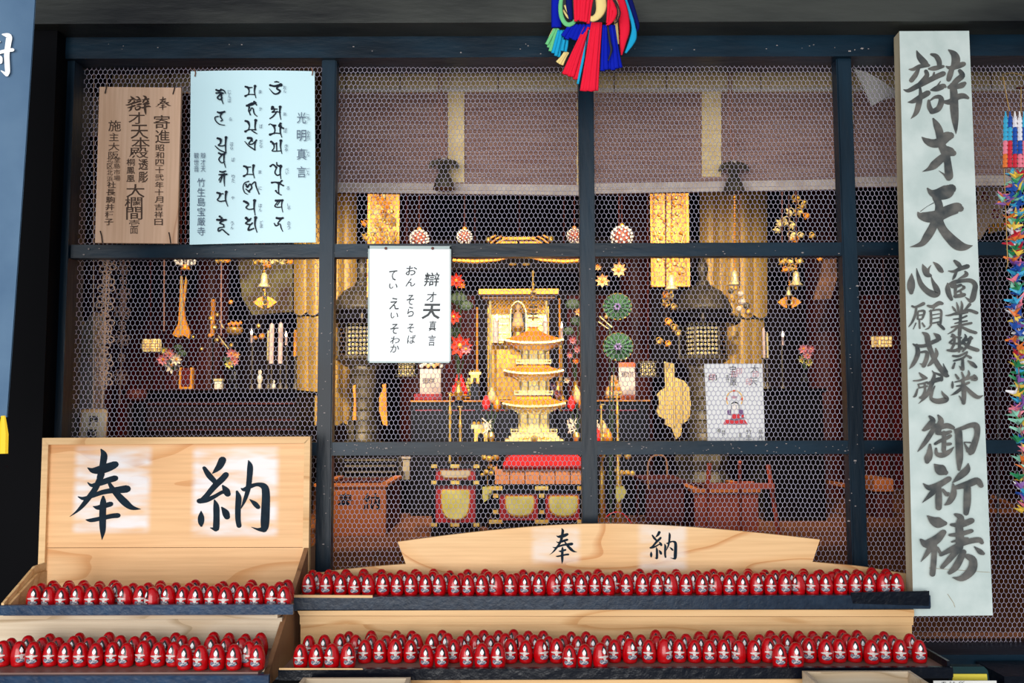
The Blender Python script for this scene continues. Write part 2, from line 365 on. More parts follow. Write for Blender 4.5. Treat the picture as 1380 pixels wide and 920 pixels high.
class TF:
    def __init__(s, ox, oy, sc): s.ox, s.oy, s.s = ox, oy, 1.0/sc
    def __call__(s, x, y): return (s.ox+x*s.s, s.oy+y*s.s)
class TB:
    def __init__(s, src, dst):
        s.a, s.b = src, dst; s.kx = (dst[2]-dst[0])/(src[2]-src[0]); s.ky = (dst[3]-dst[1])/(src[3]-src[1]); s.s = (s.kx*s.ky)**0.5
    def __call__(s, x, y): return (s.b[0]+(x-s.a[0])*s.kx, s.b[1]+(y-s.a[1])*s.ky)
# ================================================================ THE FACADE (setting)
def X(px, Y=0.0, py=330): return at(px, py, Y)[0]
def Z(py, Y=0.0, px=690): return at(px, py, Y)[2]
YF = -0.035
zr0t, zr0b = Z(48, YF), Z(81, YF)          # top rail
mb = MB(); mb.box(-2.6, 2.6, YF-0.02, 0.06, zr0b, zr0t); struct(mb, 'trim_1', K_BLACK)
mb = MB(); mb.box(-2.6, 2.6, YF-0.012, 0.05, zr0t, zr0t+0.03); struct(mb, 'trim_2', K_JET)
mb = MB(); zb = Z(39, -0.10); mb.box(-2.6, 2.6, -0.14, 0.1, zb, zb+0.32); struct(mb, 'wall_front', K_BEAM)
mb = MB(); mb.box(-2.6, 2.6, -0.06, 0.1, zb+0.32, 3.45); struct(mb, 'wall_above', K_JET)
zsill = Z(867, 0.012)
def post(cpx, wpx, name='lattice_post'):
    mb = MB(); a = X(cpx-wpx/2, YF); b = X(cpx+wpx/2, YF); mb.box(a, b, YF, 0.0, zsill-0.02, zr0b+0.001)
    # thin chamfer strip along both edges
    e = 0.003; mb.box(a+e, b-e, YF-0.004, YF, zsill-0.02, zr0b)
    return struct(mb, name, K_BLACKV)
for i, (c, wd) in enumerate([(440.5, 20), (791.8, 20.5), (1145, 20.5), (1500, 21)]): post(c, wd, 'trim_%d' % (3+i))
def rail(y0, y1, name):
    mb = MB(); mb.box(X(95, YF), 1.75, YF+0.003, -0.001, Z(y1, YF), Z(y0, YF)); return struct(mb, name, K_BLACK)
rail(327.5, 345.5, 'trim_7'); rail(595, 613, 'trim_8')
# left jamb: broad black column, with the inner door stile
xj = X(72, -0.08, 330); mb = MB(); mb.box(-2.6, xj, -0.10, 0.08, 0.95, zr0t+0.1); struct(mb, 'wall_left', K_JET)
mb = MB(); mb.box(xj, X(93.5, YF), YF-0.006, 0.05, 0.95, zr0b); struct(mb, 'trim_9', K_BLACKV)
# right end of the facade, out of view
mb = MB(); mb.box(1.75, 2.6, -0.08, 0.08, 0.95, zr0b); struct(mb, 'wall_right', K_JET)
# sill below the lattice and the wall under it
mb = MB(); mb.box(-2.6, 2.6, -0.11, 0.05, zsill-0.055, zsill); struct(mb, 'trim_10', K_BLACK)
mb = MB(); mb.box(-2.6, 2.6, -0.06, 0.05, 0.0, zsill-0.055); struct(mb, 'wall_below', K_JET)
# pale chips in the black paint are scattered as small raised flakes on the rails
mb = MB()
for k in range(230):
    row = R.choice([604, 604, 604, 336, 66, 0, 0]); 
    if row: px = R.uniform(100, 1210) if row != 604 else R.uniform(440, 1180); py = row+R.uniform(-7, 7)
    else:
        c = R.choice([440, 792, 1150]); px = c+R.uniform(-7, 7); py = R.uniform(360, 740)
    s_ = R.uniform(0.5, 1.1)*(1 if R.random() < .85 else 1.7); a = R.uniform(0, 3); Yc = YF-0.0045 if not row else YF-0.0005 if row != 66 else YF-0.0205
    mb.ppoly([(px+s_*math.cos(a+t)*(1.4 if k % 3 else 0.8), py+s_*0.7*math.sin(a+t)) for t in (0, 1.6, 3.1, 4.7)], Yc, 0.0006)
o = mb.build('paint_chip', mat('bare_wood_chip', rgb(150, 140, 138), 0.8)); tag(o, 'scattered pale chips where the black lattice paint flaked off', 'paint chips', kind='stuff')

# interior shell
ZF, ZC = 1.0, 3.4; YB = 4.7
mb = MB(); mb.box(-4.6, 4.6, 0.06, YB, ZF-0.05, ZF); struct(mb, 'floor', K_FLOORI)
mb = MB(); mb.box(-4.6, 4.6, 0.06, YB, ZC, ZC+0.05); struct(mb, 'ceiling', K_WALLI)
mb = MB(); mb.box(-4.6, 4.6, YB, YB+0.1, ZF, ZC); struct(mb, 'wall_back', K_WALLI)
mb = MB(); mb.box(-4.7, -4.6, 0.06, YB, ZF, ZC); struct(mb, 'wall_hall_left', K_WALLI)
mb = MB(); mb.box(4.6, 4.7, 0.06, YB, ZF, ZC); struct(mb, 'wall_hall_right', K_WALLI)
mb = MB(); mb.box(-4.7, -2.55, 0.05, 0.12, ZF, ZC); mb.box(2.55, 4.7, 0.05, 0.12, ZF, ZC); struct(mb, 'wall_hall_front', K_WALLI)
# porch: stone ground, and an unseen eave added to shade from above
mb = MB(); mb.box(-9, 9, -9, 0, -0.1, 0); struct(mb, 'ground', mat('stone_paving', rgb(150, 146, 138), 0.8, col2=rgb(128, 124, 118), nscale=3))
mb = MB(); mb.box(-4.7, 4.7, -1.15, 0.0, 3.45, 3.55); struct(mb, 'ceiling_added_eave', K_DKW)

# ================================================================ WIRE NETTING
def netting():
    pw = 6.15/S(0.02); ph = 6.2/S(0.02); Yn = 0.012
    x0, x1 = X(82, Yn), 1.75; z0, z1 = Z(884, Yn), Z(80, Yn)
    nc = int((x1-x0)/pw)+1; nr = int((z1-z0)/ph)+1
    rr = 0.00077; rv = 0.00092
    segs = []
    # pointy-top hexagons: vertices on a brick pattern
    def wob(P):
        x, z = P[:, 0], P[:, 1]
        dx = 0.0016*np.sin(3.1*z+1.3*x)+0.0011*np.sin(11*x+5*z)+0.0006*np.sin(37*x-23*z)+0.0004*np.sin(91*x+57*z)
        dz = 0.0022*np.sin(2.3*x+0.7*z)+0.0011*np.sin(9*z-7*x)+0.0006*np.sin(41*z+29*x)+0.0004*np.sin(83*z-71*x)
        dy = 0.002*np.sin(4*x+3*z)
        return np.stack([x+dx, Yn+dy, z+dz], 1)
    i = np.arange(nc); A = []; B = []; rad = []
    for r in range(nr):
        off = 0.5*(r % 2); zc = z1-(r+0.5)*ph; xc = x0+(i+off)*pw; h = ph*0.5
        # left vertical edge of each cell, then the two slanted edges at the top
        zt, zbm = zc+h*0.62, zc-h*0.62
        A.append(np.stack([xc, np.full(nc, zt)], 1)); B.append(np.stack([xc, np.full(nc, zbm)], 1)); rad.append(np.full(nc, rv))
        top = np.stack([xc+pw/2, np.full(nc, zc+ph-h*0.62)], 1)
        A.append(np.stack([xc, np.full(nc, zt)], 1)); B.append(top); rad.append(np.full(nc, rr))
        A.append(top); B.append(np.stack([xc+pw, np.full(nc, zt)], 1)); rad.append(np.full(nc, rr))
    A = wob(np.concatenate(A)); B = wob(np.concatenate(B)); rad = np.concatenate(rad)[:, None]
    d = B-A; d /= np.linalg.norm(d, axis=1)[:, None]; A = A-d*rad*0.5; B = B+d*rad*0.5
    n1 = np.array([0, 1.0, 0]); n2 = np.cross(d, n1)
    offs = [math.radians(q) for q in (-90, 30, 150)]
    V = np.concatenate([A+rad*(math.cos(a)*n2+math.sin(a)*n1) for a in offs]+[B+rad*(math.cos(a)*n2+math.sin(a)*n1) for a in offs])
    n = len(A); idx = np.arange(n)
    Q = np.concatenate([np.stack([idx+k*n, idx+((k+1) % 3)*n, idx+(3+(k+1) % 3)*n, idx+(3+k)*n], 1) for k in range(3)])
    me = bpy.data.meshes.new('wire_netting'); me.vertices.add(len(V)); me.vertices.foreach_set('co', V.astype(np.float32).ravel())
    me.loops.add(Q.size); me.loops.foreach_set('vertex_index', Q.astype(np.int32).ravel())
    me.polygons.add(len(Q)); me.polygons.foreach_set('loop_start', np.arange(0, Q.size, 4, dtype=np.int32)); me.polygons.foreach_set('loop_total', np.full(len(Q), 4, dtype=np.int32))
    me.polygons.foreach_set('use_smooth', np.ones(len(Q), bool))
    me.update(calc_edges=True); me.materials.append(K_WIRE)
    o = bpy.data.objects.new('wire_netting', me); COL.objects.link(o)
    tag(o, 'pale hexagonal wire netting stretched behind the black lattice', 'wire netting', kind='stuff')
netting()

# ================================================================ LONG WHITE SIGNBOARD
def slab4(c, th, name, m, parent):
    """board from four photo corners given as (px,py,Y): tl,tr,br,bl"""
    P = [at(*q) for q in c]; n = np.cross(P[1]-P[0], P[3]-P[0]); n /= np.linalg.norm(n)
    if np.dot(n, CAM-P[0]) < 0: n = -n
    mb = MB(); mb.ext(P, -n*th); return mb.build(name, m, parent), Plane(P[0], P[1], P[3])
SGN = [(1212, 42, -0.115), (1306, 41.5, -0.115), (1338, 829, -0.255), (1231, 830, -0.255)]
t = thing('long_signboard', 'tall weathered white signboard with brushed prayer characters leaning over the lattice at right', 'signboard', at(1284, 830, -0.25))
pn, pl = slab4(SGN, 0.035, 'panel', [K_SIGN, K_SIGNSIDE], t)
for i, p in enumerate(pn.data.polygons): p.material_index = 0 if i == 0 else 1
ink = MB(); pl.off = 0.0012
def draw(ch, tf, mbx=None, plx=None):
    for s_ in ch: stroke(mbx or ink, plx or pl, s_, tf)
BEN = [[(195,65,12),(225,130,60),(280,195,70),(310,215,40)],[(115,255,10),(160,255,35),(230,225,45),(320,215,30)],[(215,250,30),(185,310,50),(140,370,50)],
 [(290,275,40),(300,320,50),(250,380,45),(200,430,40)],[(60,465,8),(110,475,40),(200,430,55),(300,380,55),(400,330,55),(470,300,55)],
 [(105,595,8),(160,585,45),(240,540,60),(310,500,60)],[(230,450,25),(235,520,40),(220,600,60),(190,700,50),(135,765,4)],
 [(345,100,25),(395,120,50),(425,170,55),(430,215,50)],[(320,250,20),(380,245,50),(470,225,30)],[(375,290,20),(365,330,25)],
 [(340,470,15),(400,455,60),(470,430,55),(490,435,30)],[(320,580,30),(325,640,50),(350,690,50)],[(330,580,12),(380,545,30),(430,540,45),(450,580,60),(420,660,60),(350,695,50)],[(440,380,10),(400,440,20)],
 [(525,55,15),(580,100,70),(600,160,90),(580,230,70)],[(500,225,15),(540,240,40),(620,220,60),(680,200,50)],[(560,250,50),(540,310,60),(525,360,50)],
 [(640,270,40),(665,320,60),(610,370,60),(570,420,60),(530,440,40)],[(600,440,40),(660,420,60),(690,400,40)],[(475,590,30),(540,590,60),(620,540,60),(680,530,55),(725,550,30)],
 [(570,420,70),(580,520,80),(582,640,88),(590,760,75),(598,860,40),(600,920,6)]]
SAI = [[(230,150,12),(290,200,80),(380,235,115),(480,220,130),(560,150,140),(620,130,110)],[(385,-105,25),(430,-20,90),(470,80,110),(500,250,110),(545,350,120),(580,480,100),(595,600,110),(605,690,110),(600,715,80)],
 [(590,720,60),(530,660,25),(460,610,3)],[(560,310,90),(620,350,120),(660,370,90)],[(560,400,100),(480,460,110),(390,540,110),(320,590,50),(235,625,4)]]
TEN = [[(290,35,20),(340,90,80),(430,110,150),(540,80,180),(600,40,130)],[(400,150,100),(440,250,100),(440,350,120),(430,450,140)],
 [(165,350,20),(200,390,90),(300,410,140),(430,390,150),(560,330,150),(680,290,140),(720,300,90)],[(370,225,10),(280,275,5),(200,335,10)],
 [(400,430,110),(360,540,110),(290,660,110),(210,760,70),(60,800,3)],[(430,450,120),(490,570,110),(580,680,130),(680,770,140),(780,800,90),(880,782,6)]]
C4 = [[(120,205,8),(115,290,80),(112,370,92),(115,430,50)],[(178,145,8),(195,230,40),(230,330,60),(300,410,70),(380,450,80),(430,440,60),(410,380,70),(370,300,35),(348,230,5)],
 [(248,95,8),(270,150,60),(300,210,70),(340,230,40)],[(350,105,4),(320,150,25),(310,200,40)],[(375,70,10),(420,110,50),(460,160,60),(480,180,40)],
 [(625,55,30),(665,90,55),(690,120,50)],[(555,175,12),(620,180,35),(700,145,50),(780,120,55)],[(650,180,30),(625,240,35),(605,275,15)],[(750,180,20),(765,220,50),(665,270,5)],
 [(545,320,15),(545,380,60),(560,450,60),(590,510,40)],[(545,340,15),(620,310,50),(720,290,45),(820,290,50),(870,340,60),(860,420,65),(840,500,70),(815,530,50)],[(810,530,40),(750,480,5)],
 [(600,350,60),(640,360,40),(700,340,35)],[(640,350,40),(635,420,36),(640,480,36)],[(640,430,24),(700,400,24),(740,370,36),(720,350,20)],[(630,475,40),(690,468,46),(740,455,46)],[(700,420,24),(710,460,34)],
 [(650,545,10),(665,600,30),(670,640,30)],[(705,530,10),(715,580,32),(705,650,34)],[(600,595,15),(625,630,30),(640,650,20)],[(805,570,40),(770,610,28),(740,640,18)],[(520,700,10),(580,695,25),(700,655,32),(800,640,36),(890,670,38)],
 [(625,690,16),(700,682,20),(780,665,18)],[(615,745,16),(700,735,22),(770,705,22)],[(630,795,16),(700,777,22),(775,765,20)],[(590,840,22),(700,815,26),(825,790,28)],[(700,660,36),(695,760,36),(690,850,44),(685,930,40)],
 [(660,840,25),(610,885,25),(545,920,6)],[(720,840,30),(800,880,40),(880,905,35)],
 [(125,590,25),(170,600,28),(260,560,42)],[(175,600,26),(165,680,32),(130,770,28),(85,835,10)],[(200,650,20),(270,650,30),(250,730,26)],[(195,660,20),(190,740,26)],[(190,700,16),(260,690,16)],[(190,745,16),(240,745,20)],
 [(210,750,22),(215,850,22)],[(170,790,16),(140,860,10)],[(245,790,20),(270,830,24)],[(310,585,25),(370,595,42),(440,555,50),(480,560,36)],[(390,600,22),(370,640,16)],[(345,640,24),(350,740,30),(345,800,26)],
 [(330,650,16),(460,635,26),(465,740,30),(460,800,26)],[(360,695,14),(450,680,14)],[(360,740,14),(450,725,14)],[(350,795,18),(450,775,18)],[(350,810,22),(320,850,18),(280,865,6)],[(430,800,22),(470,830,36),(500,860,32)]]
C5 = [[(130,195,15),(170,215,35),(260,215,40),(350,175,45),(410,150,45)],[(365,75,12),(410,110,55),(430,140,40)],[(170,210,40),(185,290,55),(160,370,50),(125,430,40),(88,475,6)],[(210,290,20),(280,285,35),(285,350,50),(250,440,50)],[(240,430,30),(205,415,5)],
 [(235,65,15),(285,100,60),(300,180,60),(330,270,55),(370,360,55),(430,460,60),(500,540,60),(525,555,30)],[(500,510,50),(470,415,5)],[(385,245,15),(395,310,45),(340,400,45),(300,440,20)],
 [(200,520,15),(240,560,42),(280,580,30)],[(135,610,15),(200,605,22),(285,580,22)],[(185,650,15),(240,640,20),(290,625,22)],[(190,650,18),(200,690,18)],[(195,690,18),(290,670,20)],[(260,640,25),(265,720,30),(240,790,42),(210,800,30)],[(180,705,20),(160,770,30),(140,790,20)],
 [(345,495,8),(370,540,30),(350,620,50),(320,700,45),(280,780,40),(190,870,3)],[(300,640,30),(400,600,50),(450,590,45)],[(370,520,20),(440,545,30)],[(455,560,30),(450,600,40)],
 [(375,670,15),(345,740,30),(335,810,40),(400,840,60),(480,830,65),(510,810,50),(470,760,30),(450,720,3)],
 [(575,90,30),(600,120,28),(540,180,20)],[(560,110,18),(670,125,26)],[(600,140,26),(590,200,30),(560,260,26)],[(520,265,26),(600,270,36),(680,240,40)],[(650,130,30),(655,200,36),(650,280,30)],[(560,190,24),(690,190,24)],
 [(715,85,10),(725,120,30),(690,160,25)],[(700,160,25),(790,130,38)],[(780,120,36),(750,200,38),(690,280,20)],[(690,170,30),(760,230,42),(860,265,42)],[(580,330,25),(650,330,28),(740,285,20)],[(590,385,20),(700,350,25),(745,290,10)],[(730,320,20),(780,350,32)],
 [(690,370,30),(690,480,42)],[(680,480,30),(650,440,5)],[(600,410,20),(580,465,30)],[(750,385,15),(800,420,48),(840,455,32)],
 [(610,540,20),(640,585,32)],[(680,515,20),(700,570,30)],[(755,495,12),(760,540,30),(720,590,25)],[(575,620,15),(575,660,30),(575,690,20)],[(600,625,12),(680,605,25),(830,560,35)],[(820,550,30),(840,590,44),(790,600,15)],[(620,670,15),(690,660,28),(760,630,28)],
 [(690,600,40),(700,680,50),(705,780,52),(700,860,45)],[(690,840,30),(650,780,10)],[(680,690,35),(620,740,35),(555,775,5)],[(720,680,35),(790,750,48),(860,795,42),(920,775,8)]]
C6 = [[(210,100,30),(250,150,70),(210,210,80),(150,260,50),(130,270,30)],[(290,200,30),(240,290,60),(170,400,60),(110,480,40),(60,540,5)],[(215,450,30),(210,560,80),(190,620,96),(180,660,60)],
 [(315,85,20),(350,150,70),(330,230,80),(310,300,60)],[(340,235,60),(430,215,66),(500,240,50)],[(300,310,40),(400,310,50),(470,290,40)],[(390,300,50),(390,420,56),(385,520,56)],[(280,440,36),(350,400,44),(430,365,46),(470,340,40)],
 [(430,445,40),(470,440,36)],[(290,500,30),(300,565,50),(370,580,66),(450,540,56),(510,480,10)],[(530,270,30),(620,245,50),(720,210,60),(790,220,80),(800,320,70),(770,430,80),(730,530,86),(715,560,50)],
 [(690,530,50),(640,430,15)],[(640,420,15),(720,425,20)],[(570,290,90),(575,400,92),(580,520,92),(582,640,82),(575,760,36)],[(520,265,20),(560,330,60)]]
C7 = [[(160,30,12),(190,60,70),(215,75,76),(240,90,40)],[(78,170,8),(120,200,40),(190,180,45),(265,135,40)],[(190,180,40),(140,240,40),(70,310,3)],[(190,200,40),(190,280,50),(190,345,46)],[(220,215,20),(250,250,30),(260,240,20)],
 [(405,25,10),(395,70,50),(340,120,45),(290,165,5)],[(295,175,15),(300,240,45),(270,300,40),(235,325,10)],[(310,200,30),(400,175,50),(470,150,50),(500,185,36)],[(400,200,50),(398,300,55),(390,385,40)],
 [(108,405,10),(150,440,60),(190,455,78),(235,460,36)],[(60,580,20),(100,610,60),(170,580,66),(225,525,44)],[(150,600,40),(110,670,36),(60,740,4)],[(160,620,36),(155,720,42),(145,830,42)],[(180,640,26),(210,690,22)]]
C7b = [[(310,395,20),(350,420,50),(340,480,56),(345,560,60),(340,640,56)],[(280,470,20),(350,470,44),(430,440,44)],[(270,545,20),(340,540,34),(430,515,30)],[(285,595,12),(340,580,24),(400,570,20)],[(205,690,25),(280,650,40),(380,600,40),(480,580,40),(505,600,30)],
 [(330,650,46),(270,720,42),(215,780,30)],[(370,670,46),(320,770,52),(270,820,30)],[(400,700,40),(440,730,56),(430,800,66),(360,860,46),(290,855,5)],[(450,630,8),(490,665,38),(515,680,26)]]
for tf_, sets in ((TF(1210, 60, 7.664), [BEN]), (TF(1220, 170, 10.22), [SAI]), (TF(1220, 250, 9.68), [TEN]), (TF(1215, 345, 8.765), [C4[:5], C4[5:17], C4[17:28], C4[28:]]), (TF(1215, 440, 8.367), [C5[:8], C5[8:20], C5[20:35], C5[35:]]), (TF(1230, 550, 9.2), [C6]), (TF(1230, 620, 5.412), [C7[:9], C7[9:]+C7b])):
    for ch in sets:
        ink = MB(); draw(ch, tf_, ink); ink.build('brushed_character', K_INK, t)
mb = MB(); pq = Plane(at(*SGN[0]), at(*SGN[1]), at(*SGN[3]))
mb.tube([onplane(1277, 800, pq.P, pq.n, 0.0008), onplane(1285, 812, pq.P, pq.n, 0.0008), onplane(1287, 818, pq.P, pq.n, 0.0008)], 0.0006, 4); mb.tube([onplane(1252, 765, pq.P, pq.n, 0.0008), onplane(1338-4, 771, pq.P, pq.n, 0.0008)], 0.0005, 4)
mb.build('scratch', K_SIGNSIDE, t)

# ================================================================ DEDICATION BOARD, LEFT (two large characters)
HOU = [[(234,246,8),(275,268,45),(340,262,70),(410,240,70),(462,218,58)],[(345,95,14),(368,140,55),(362,200,55),(350,270,55),(335,330,55)],[(350,300,50),(325,360,50),(290,430,48),(245,490,45),(190,560,35),(140,610,18),(85,650,3)],
 [(234,368,8),(270,392,30),(340,372,45),(400,350,50),(462,332,50)],[(155,485,8),(200,500,30),(270,480,32),(350,450,40),(430,435,45),(520,425,60),(560,420,62)],[(410,370,25),(440,420,42),(490,480,55),(545,535,60),(600,575,40),(672,588,4)],
 [(278,565,6),(320,575,38),(380,558,42),(425,545,42)],[(218,675,6),(260,680,32),(340,665,35),(430,645,40),(485,640,42)],[(362,485,20),(362,530,50),(358,600,56),(357,700,56),(358,770,45),(352,840,4)]]
NOU = [[(352,140,74),(325,195,66),(290,235,42),(255,268,6)],[(178,215,36),(220,280,55),(270,335,50),(300,370,40)],[(385,280,58),(350,320,60),(300,365,60),(250,420,55),(200,480,50),(150,530,48)],[(130,530,50),(200,520,48),(270,490,38),(340,450,34),(380,440,38)],
 [(355,385,20),(385,430,66),(402,462,60)],[(275,520,12),(292,580,56),(295,680,60),(292,780,62),(288,798,50)],[(285,800,40),(235,785,6)],[(148,625,6),(148,680,58),(148,735,56),(150,765,25)],[(345,590,14),(380,640,66),(396,680,58)],
 [(490,440,24),(505,500,56),(500,600,55),(500,700,52),(510,765,48)],[(530,410,10),(560,420,38),(620,390,40),(690,372,36),(750,395,66),(766,460,76),(763,600,82),(758,720,84),(755,780,74)],[(750,800,60),(690,800,25),(628,778,4)],
 [(600,145,10),(615,200,54),(610,300,54),(600,390,50),(585,460,42),(560,530,32),(530,600,6)],[(612,515,8),(660,555,45),(692,588,42)]]
YL = -0.125
bx0, bx1 = X(57, YL, 700), X(417, YL, 600)
c0 = at(237, 820, YL); ob = (at(57, 590, YL), at(418, 588, YL), at(415, 822, YL), at(49, 822, YL))
t = thing('dedication_board', 'large framed cypress board with two big black characters standing behind the upper left tray', 'board', c0)
def patch_of(o0, x0, y0, x1, y1, Y):
    a = at(x0, max(y0, y1), Y)-o0; b = at(x1, min(y0, y1), Y)-o0; return (a[0], b[0], a[2], b[2])
K_WOODB = wood('warm_cypress_board', rgb(240, 190, 136), rgb(236, 182, 126), rgb(222, 160, 100), rings=4, seed=1.0,
               patches=[patch_of(c0, 92, 722, 208, 598, YL), patch_of(c0, 252, 728, 380, 598, YL)])
mb = MB()
for a, b in ((66, 413), ):   # two planks with a joint at y=737
    mb.ppoly([(64, 599), (410, 597), (408.5, 737), (60, 737.6)], YL+0.004, 0.008)
mb.build('plank', K_WOODB, t)
mb = MB(); mb.ppoly([(60, 738.3), (408.5, 737.7), (407, 822), (57, 822)], YL+0.004, 0.008); mb.build('plank', K_WOODB, t)
mb = MB(); mb.ppoly([(57, 590), (418, 588), (411, 597), (64.5, 599)], YL-0.006, 0.02); mb.build('frame_rail', K_TRAYW, t)
mb = MB(); mb.ppoly([(57, 590), (65, 599), (58, 822), (49, 822)], YL-0.006, 0.02); mb.build('frame_stile', K_TRAYW, t)
mb = MB(); mb.ppoly([(418, 588), (415, 822), (406.5, 822), (410, 597)], YL-0.006, 0.02); mb.build('frame_stile', K_TRAYW, t)
ink2 = MB(); pb = Plane(at(60, 600, YL+0.004), at(400, 600, YL+0.004), at(60, 800, YL+0.004))
draw(HOU, TF(80, 590, 6.133), ink2, pb); ink2.build('brushed_character', K_INKB, t); ink2 = MB(); draw(NOU, TF(250, 600, 7.077), ink2, pb); ink2.build('brushed_character', K_INKB, t)

# ================================================================ ARCHED BOARD, RIGHT
YA = -0.125
c0 = at(820, 806, YA); t = thing('arched_board', 'low arched cypress board with two small black characters behind the upper right tray', 'board', c0)
K_WOODA = wood('figured_cypress', rgb(240, 196, 142), rgb(234, 184, 126), rgb(214, 152, 92), rings=11, seed=5.0, patches=[patch_of(c0, 712, 764, 786, 706, YA), patch_of(c0, 856, 774, 930, 700, YA)], patchcol=(0.86, 0.74, 0.64, 1))
top = [(547, 760), (536, 730)]+[(x, 705.5+ (24.5 if x < 815 else 21.5)*abs((x-(800 if x < 815 else 830))/(264 if x < 815 else 275))**1.55 if not 800 <= x <= 830 else 705.5) for x in np.linspace(560, 1085, 22)]+[(1105, 727), (1095, 757)]
pts = [(418, 774)]+[(547-(1-k)*129, 774-14*k**0.8) for k in (0.3, 0.6, 0.85)]+top+[(1220, 772), (1220, 806), (418, 806)]
# a concave outline: split in vertical strips sharing the arch
def arch_strips(P, ybase):
    mb = MB(); P = [p for p in P]
    for a, b in zip(P[:-1], P[1:]):
        if abs(b[0]-a[0]) < 0.5: continue
        l, r_ = (a, b) if a[0] < b[0] else (b, a)
        yield l, r_
mb = MB()
up = top[1:-1]; lowL = [(547, 760), (536, 730)]; 
mb.ppoly([(418, 774), (457, 768), (495, 764), (525, 761.5), (547, 760), (547, 806), (418, 806)], YA, 0.012)
body = [(536, 730)]+list(top[2:-2])+[(1105, 727), (1095, 757), (1095, 806), (547, 806), (547, 760)]
mb.ppoly(body, YA, 0.012)
mb.ppoly([(1095, 757), (1160, 763), (1222, 773), (1222, 806), (1095, 806)], YA, 0.012)
mb.build('panel', K_WOODA, t)
ink3 = MB(); pa = Plane(at(540, 740, YA), at(1000, 740, YA), at(700, 800, YA))
draw(HOU, TB((80, 90, 675, 845), (740, 711.5, 778, 760)), ink3, pa); ink3.build('brushed_character', K_INKB, t); ink3 = MB(); draw(NOU, TB((100, 112, 812, 832), (875, 715.5, 913, 754)), ink3, pa); ink3.build('brushed_character', K_INKB, t)

# ================================================================ TIERED DISPLAY SHELVES AND TRAYS
# each tray: floor plane from the photo's egg-base line at a known depth
trays = {}; xs = -0.519
def tray(key, base_y, Yf, xl, xr, liptop, lipbot, Yback, name, label, lipmat, floormat, lipY=None, ends=True, slope=0.0):
    zf = at(690, base_y, Yf)[2]; trays[key] = zf
    ly = lipY if lipY is not None else Yf-0.022
    x0, x1 = at(xl, lipbot, ly)[0], at(xr, lipbot, ly)[0]
    zt, zb2 = at(690, liptop, ly)[2], at(690, lipbot, ly)[2]
    t = thing(name, label, 'tray', ((x0+x1)/2, ly, min(zf-0.008, zb2)))
    mb = MB(); mb.box(max(x0, xs+0.008) if key[1] == 'R' else x0, min(x1, xs-0.001) if key[1] == 'L' else (at(1226, 800, Yf)[0] if key == 'UR' else x1), ly+0.007, Yback, zf-0.008, zf); mb.build('bottom', floormat, t)
    mb = MB(); mb.box(x0-0.002, x1+0.002, ly-0.003, ly+0.007, zb2, zt); mb.m = 0
    mb.box(x0-0.0025, x1+0.0025, ly-0.0045, ly-0.003, zb2+0.003, zt-0.001); mb.build('front_lip', lipmat, t)
    return t, x0, x1, ly, zf, zt
tUL, a0, a1, aly, azf, azt = tray('UL', 820, -0.40, 2, 394, 813, 826.5, -0.14, 'offering_tray', 'upper left daruma tray with glossy blue taped front lip', K_TAPE, K_SHELF, lipY=-0.425)
tLL, b0, b1, bly, bzf, bzt = tray('LL', 897, -0.50, -60, 361, 908, 930, -0.33, 'offering_tray', 'lower left daruma tray with blue taped front lip', K_TAPE, K_SHELF, lipY=-0.545)
tUR, c0_, c1_, cly, czf, czt = tray('UR', 802, -0.24, 397, 1252, 803, 821.5, -0.13, 'offering_tray', 'upper right long daruma tray with blue-black taped front lip', K_TAPER, K_SHELF, lipY=-0.27)
tLR, d0_, d1_, dly, dzf, dzt = tray('LR', 897, -0.44, 377, 1282, 900, 915, -0.28, 'offering_tray', 'lower right long daruma tray with black taped front lip', K_TAPEB, K_SHELF, lipY=-0.475)
# bits of tape and bare wood edge
mb = MB(); q = at(395, 800, -0.272); mb.ext([at(396, 801.5, -0.275), at(502, 802, -0.275), at(502, 805.3, -0.275), at(396, 805, -0.275)], (0, 0.004, 0)); mb.build('bare_edge_strip', K_TRAYW, tUR)
mb = MB(); mb.ext([at(1146, 798, -0.277), at(1252.5, 796, -0.277), at(1252, 816, -0.277), at(1150, 813, -0.277)], (0, 0.003, 0)); mb.build('black_tape', K_TAPEB, tUR)
mb = MB(); x1q = at(1252, 800, -0.27)[0]; mb.box(x1q-0.006, x1q, -0.263, -0.2575, czf-0.008, czf+0.012); mb.build('end_cap', K_TAPEB, tUR)
mb = MB(); mb.ext([at(376, 900, -0.479), at(488, 900.5, -0.479), at(490, 903, -0.479), at(376, 903.5, -0.479)], (0, 0.003, 0)); mb.build('bare_edge_strip', K_TRAYW, tLR)
mb = MB(); x1q = at(1282, 900, -0.475)[0]; mb.box(x1q-0.006, x1q, -0.47, -0.28, dzf-0.008, dzf+0.016); mb.build('end_cap', K_TAPEB, tLR)
# left end board of the upper left tray (two stacked slanting boards)
mb = MB(); p = [at(2, 813, -0.42), at(3, 805, -0.42), at(23.5, 777, -0.30), at(30, 812, -0.27)]
xa = a0-0.001
def side_board(x, th, prof, name, m, parent):
    mb = MB(); mb.ext([(x, y, z) for y, z in prof], (th, 0, 0)); return mb.build(name, m, parent)
side_board(a0-0.002, 0.006, [(-0.424, azf-0.004), (-0.424, azt+0.004), (-0.30, azt+0.062), (-0.25, azt+0.062), (-0.25, azf-0.004)], 'end_board', K_TRAYW, tUL)
side_board(a0+0.005, 0.006, [(-0.41, azf+0.001), (-0.41, azt+0.0), (-0.30, azt+0.045), (-0.26, azt+0.045), (-0.26, azf+0.001)], 'end_board', K_TRAYW, tUL)
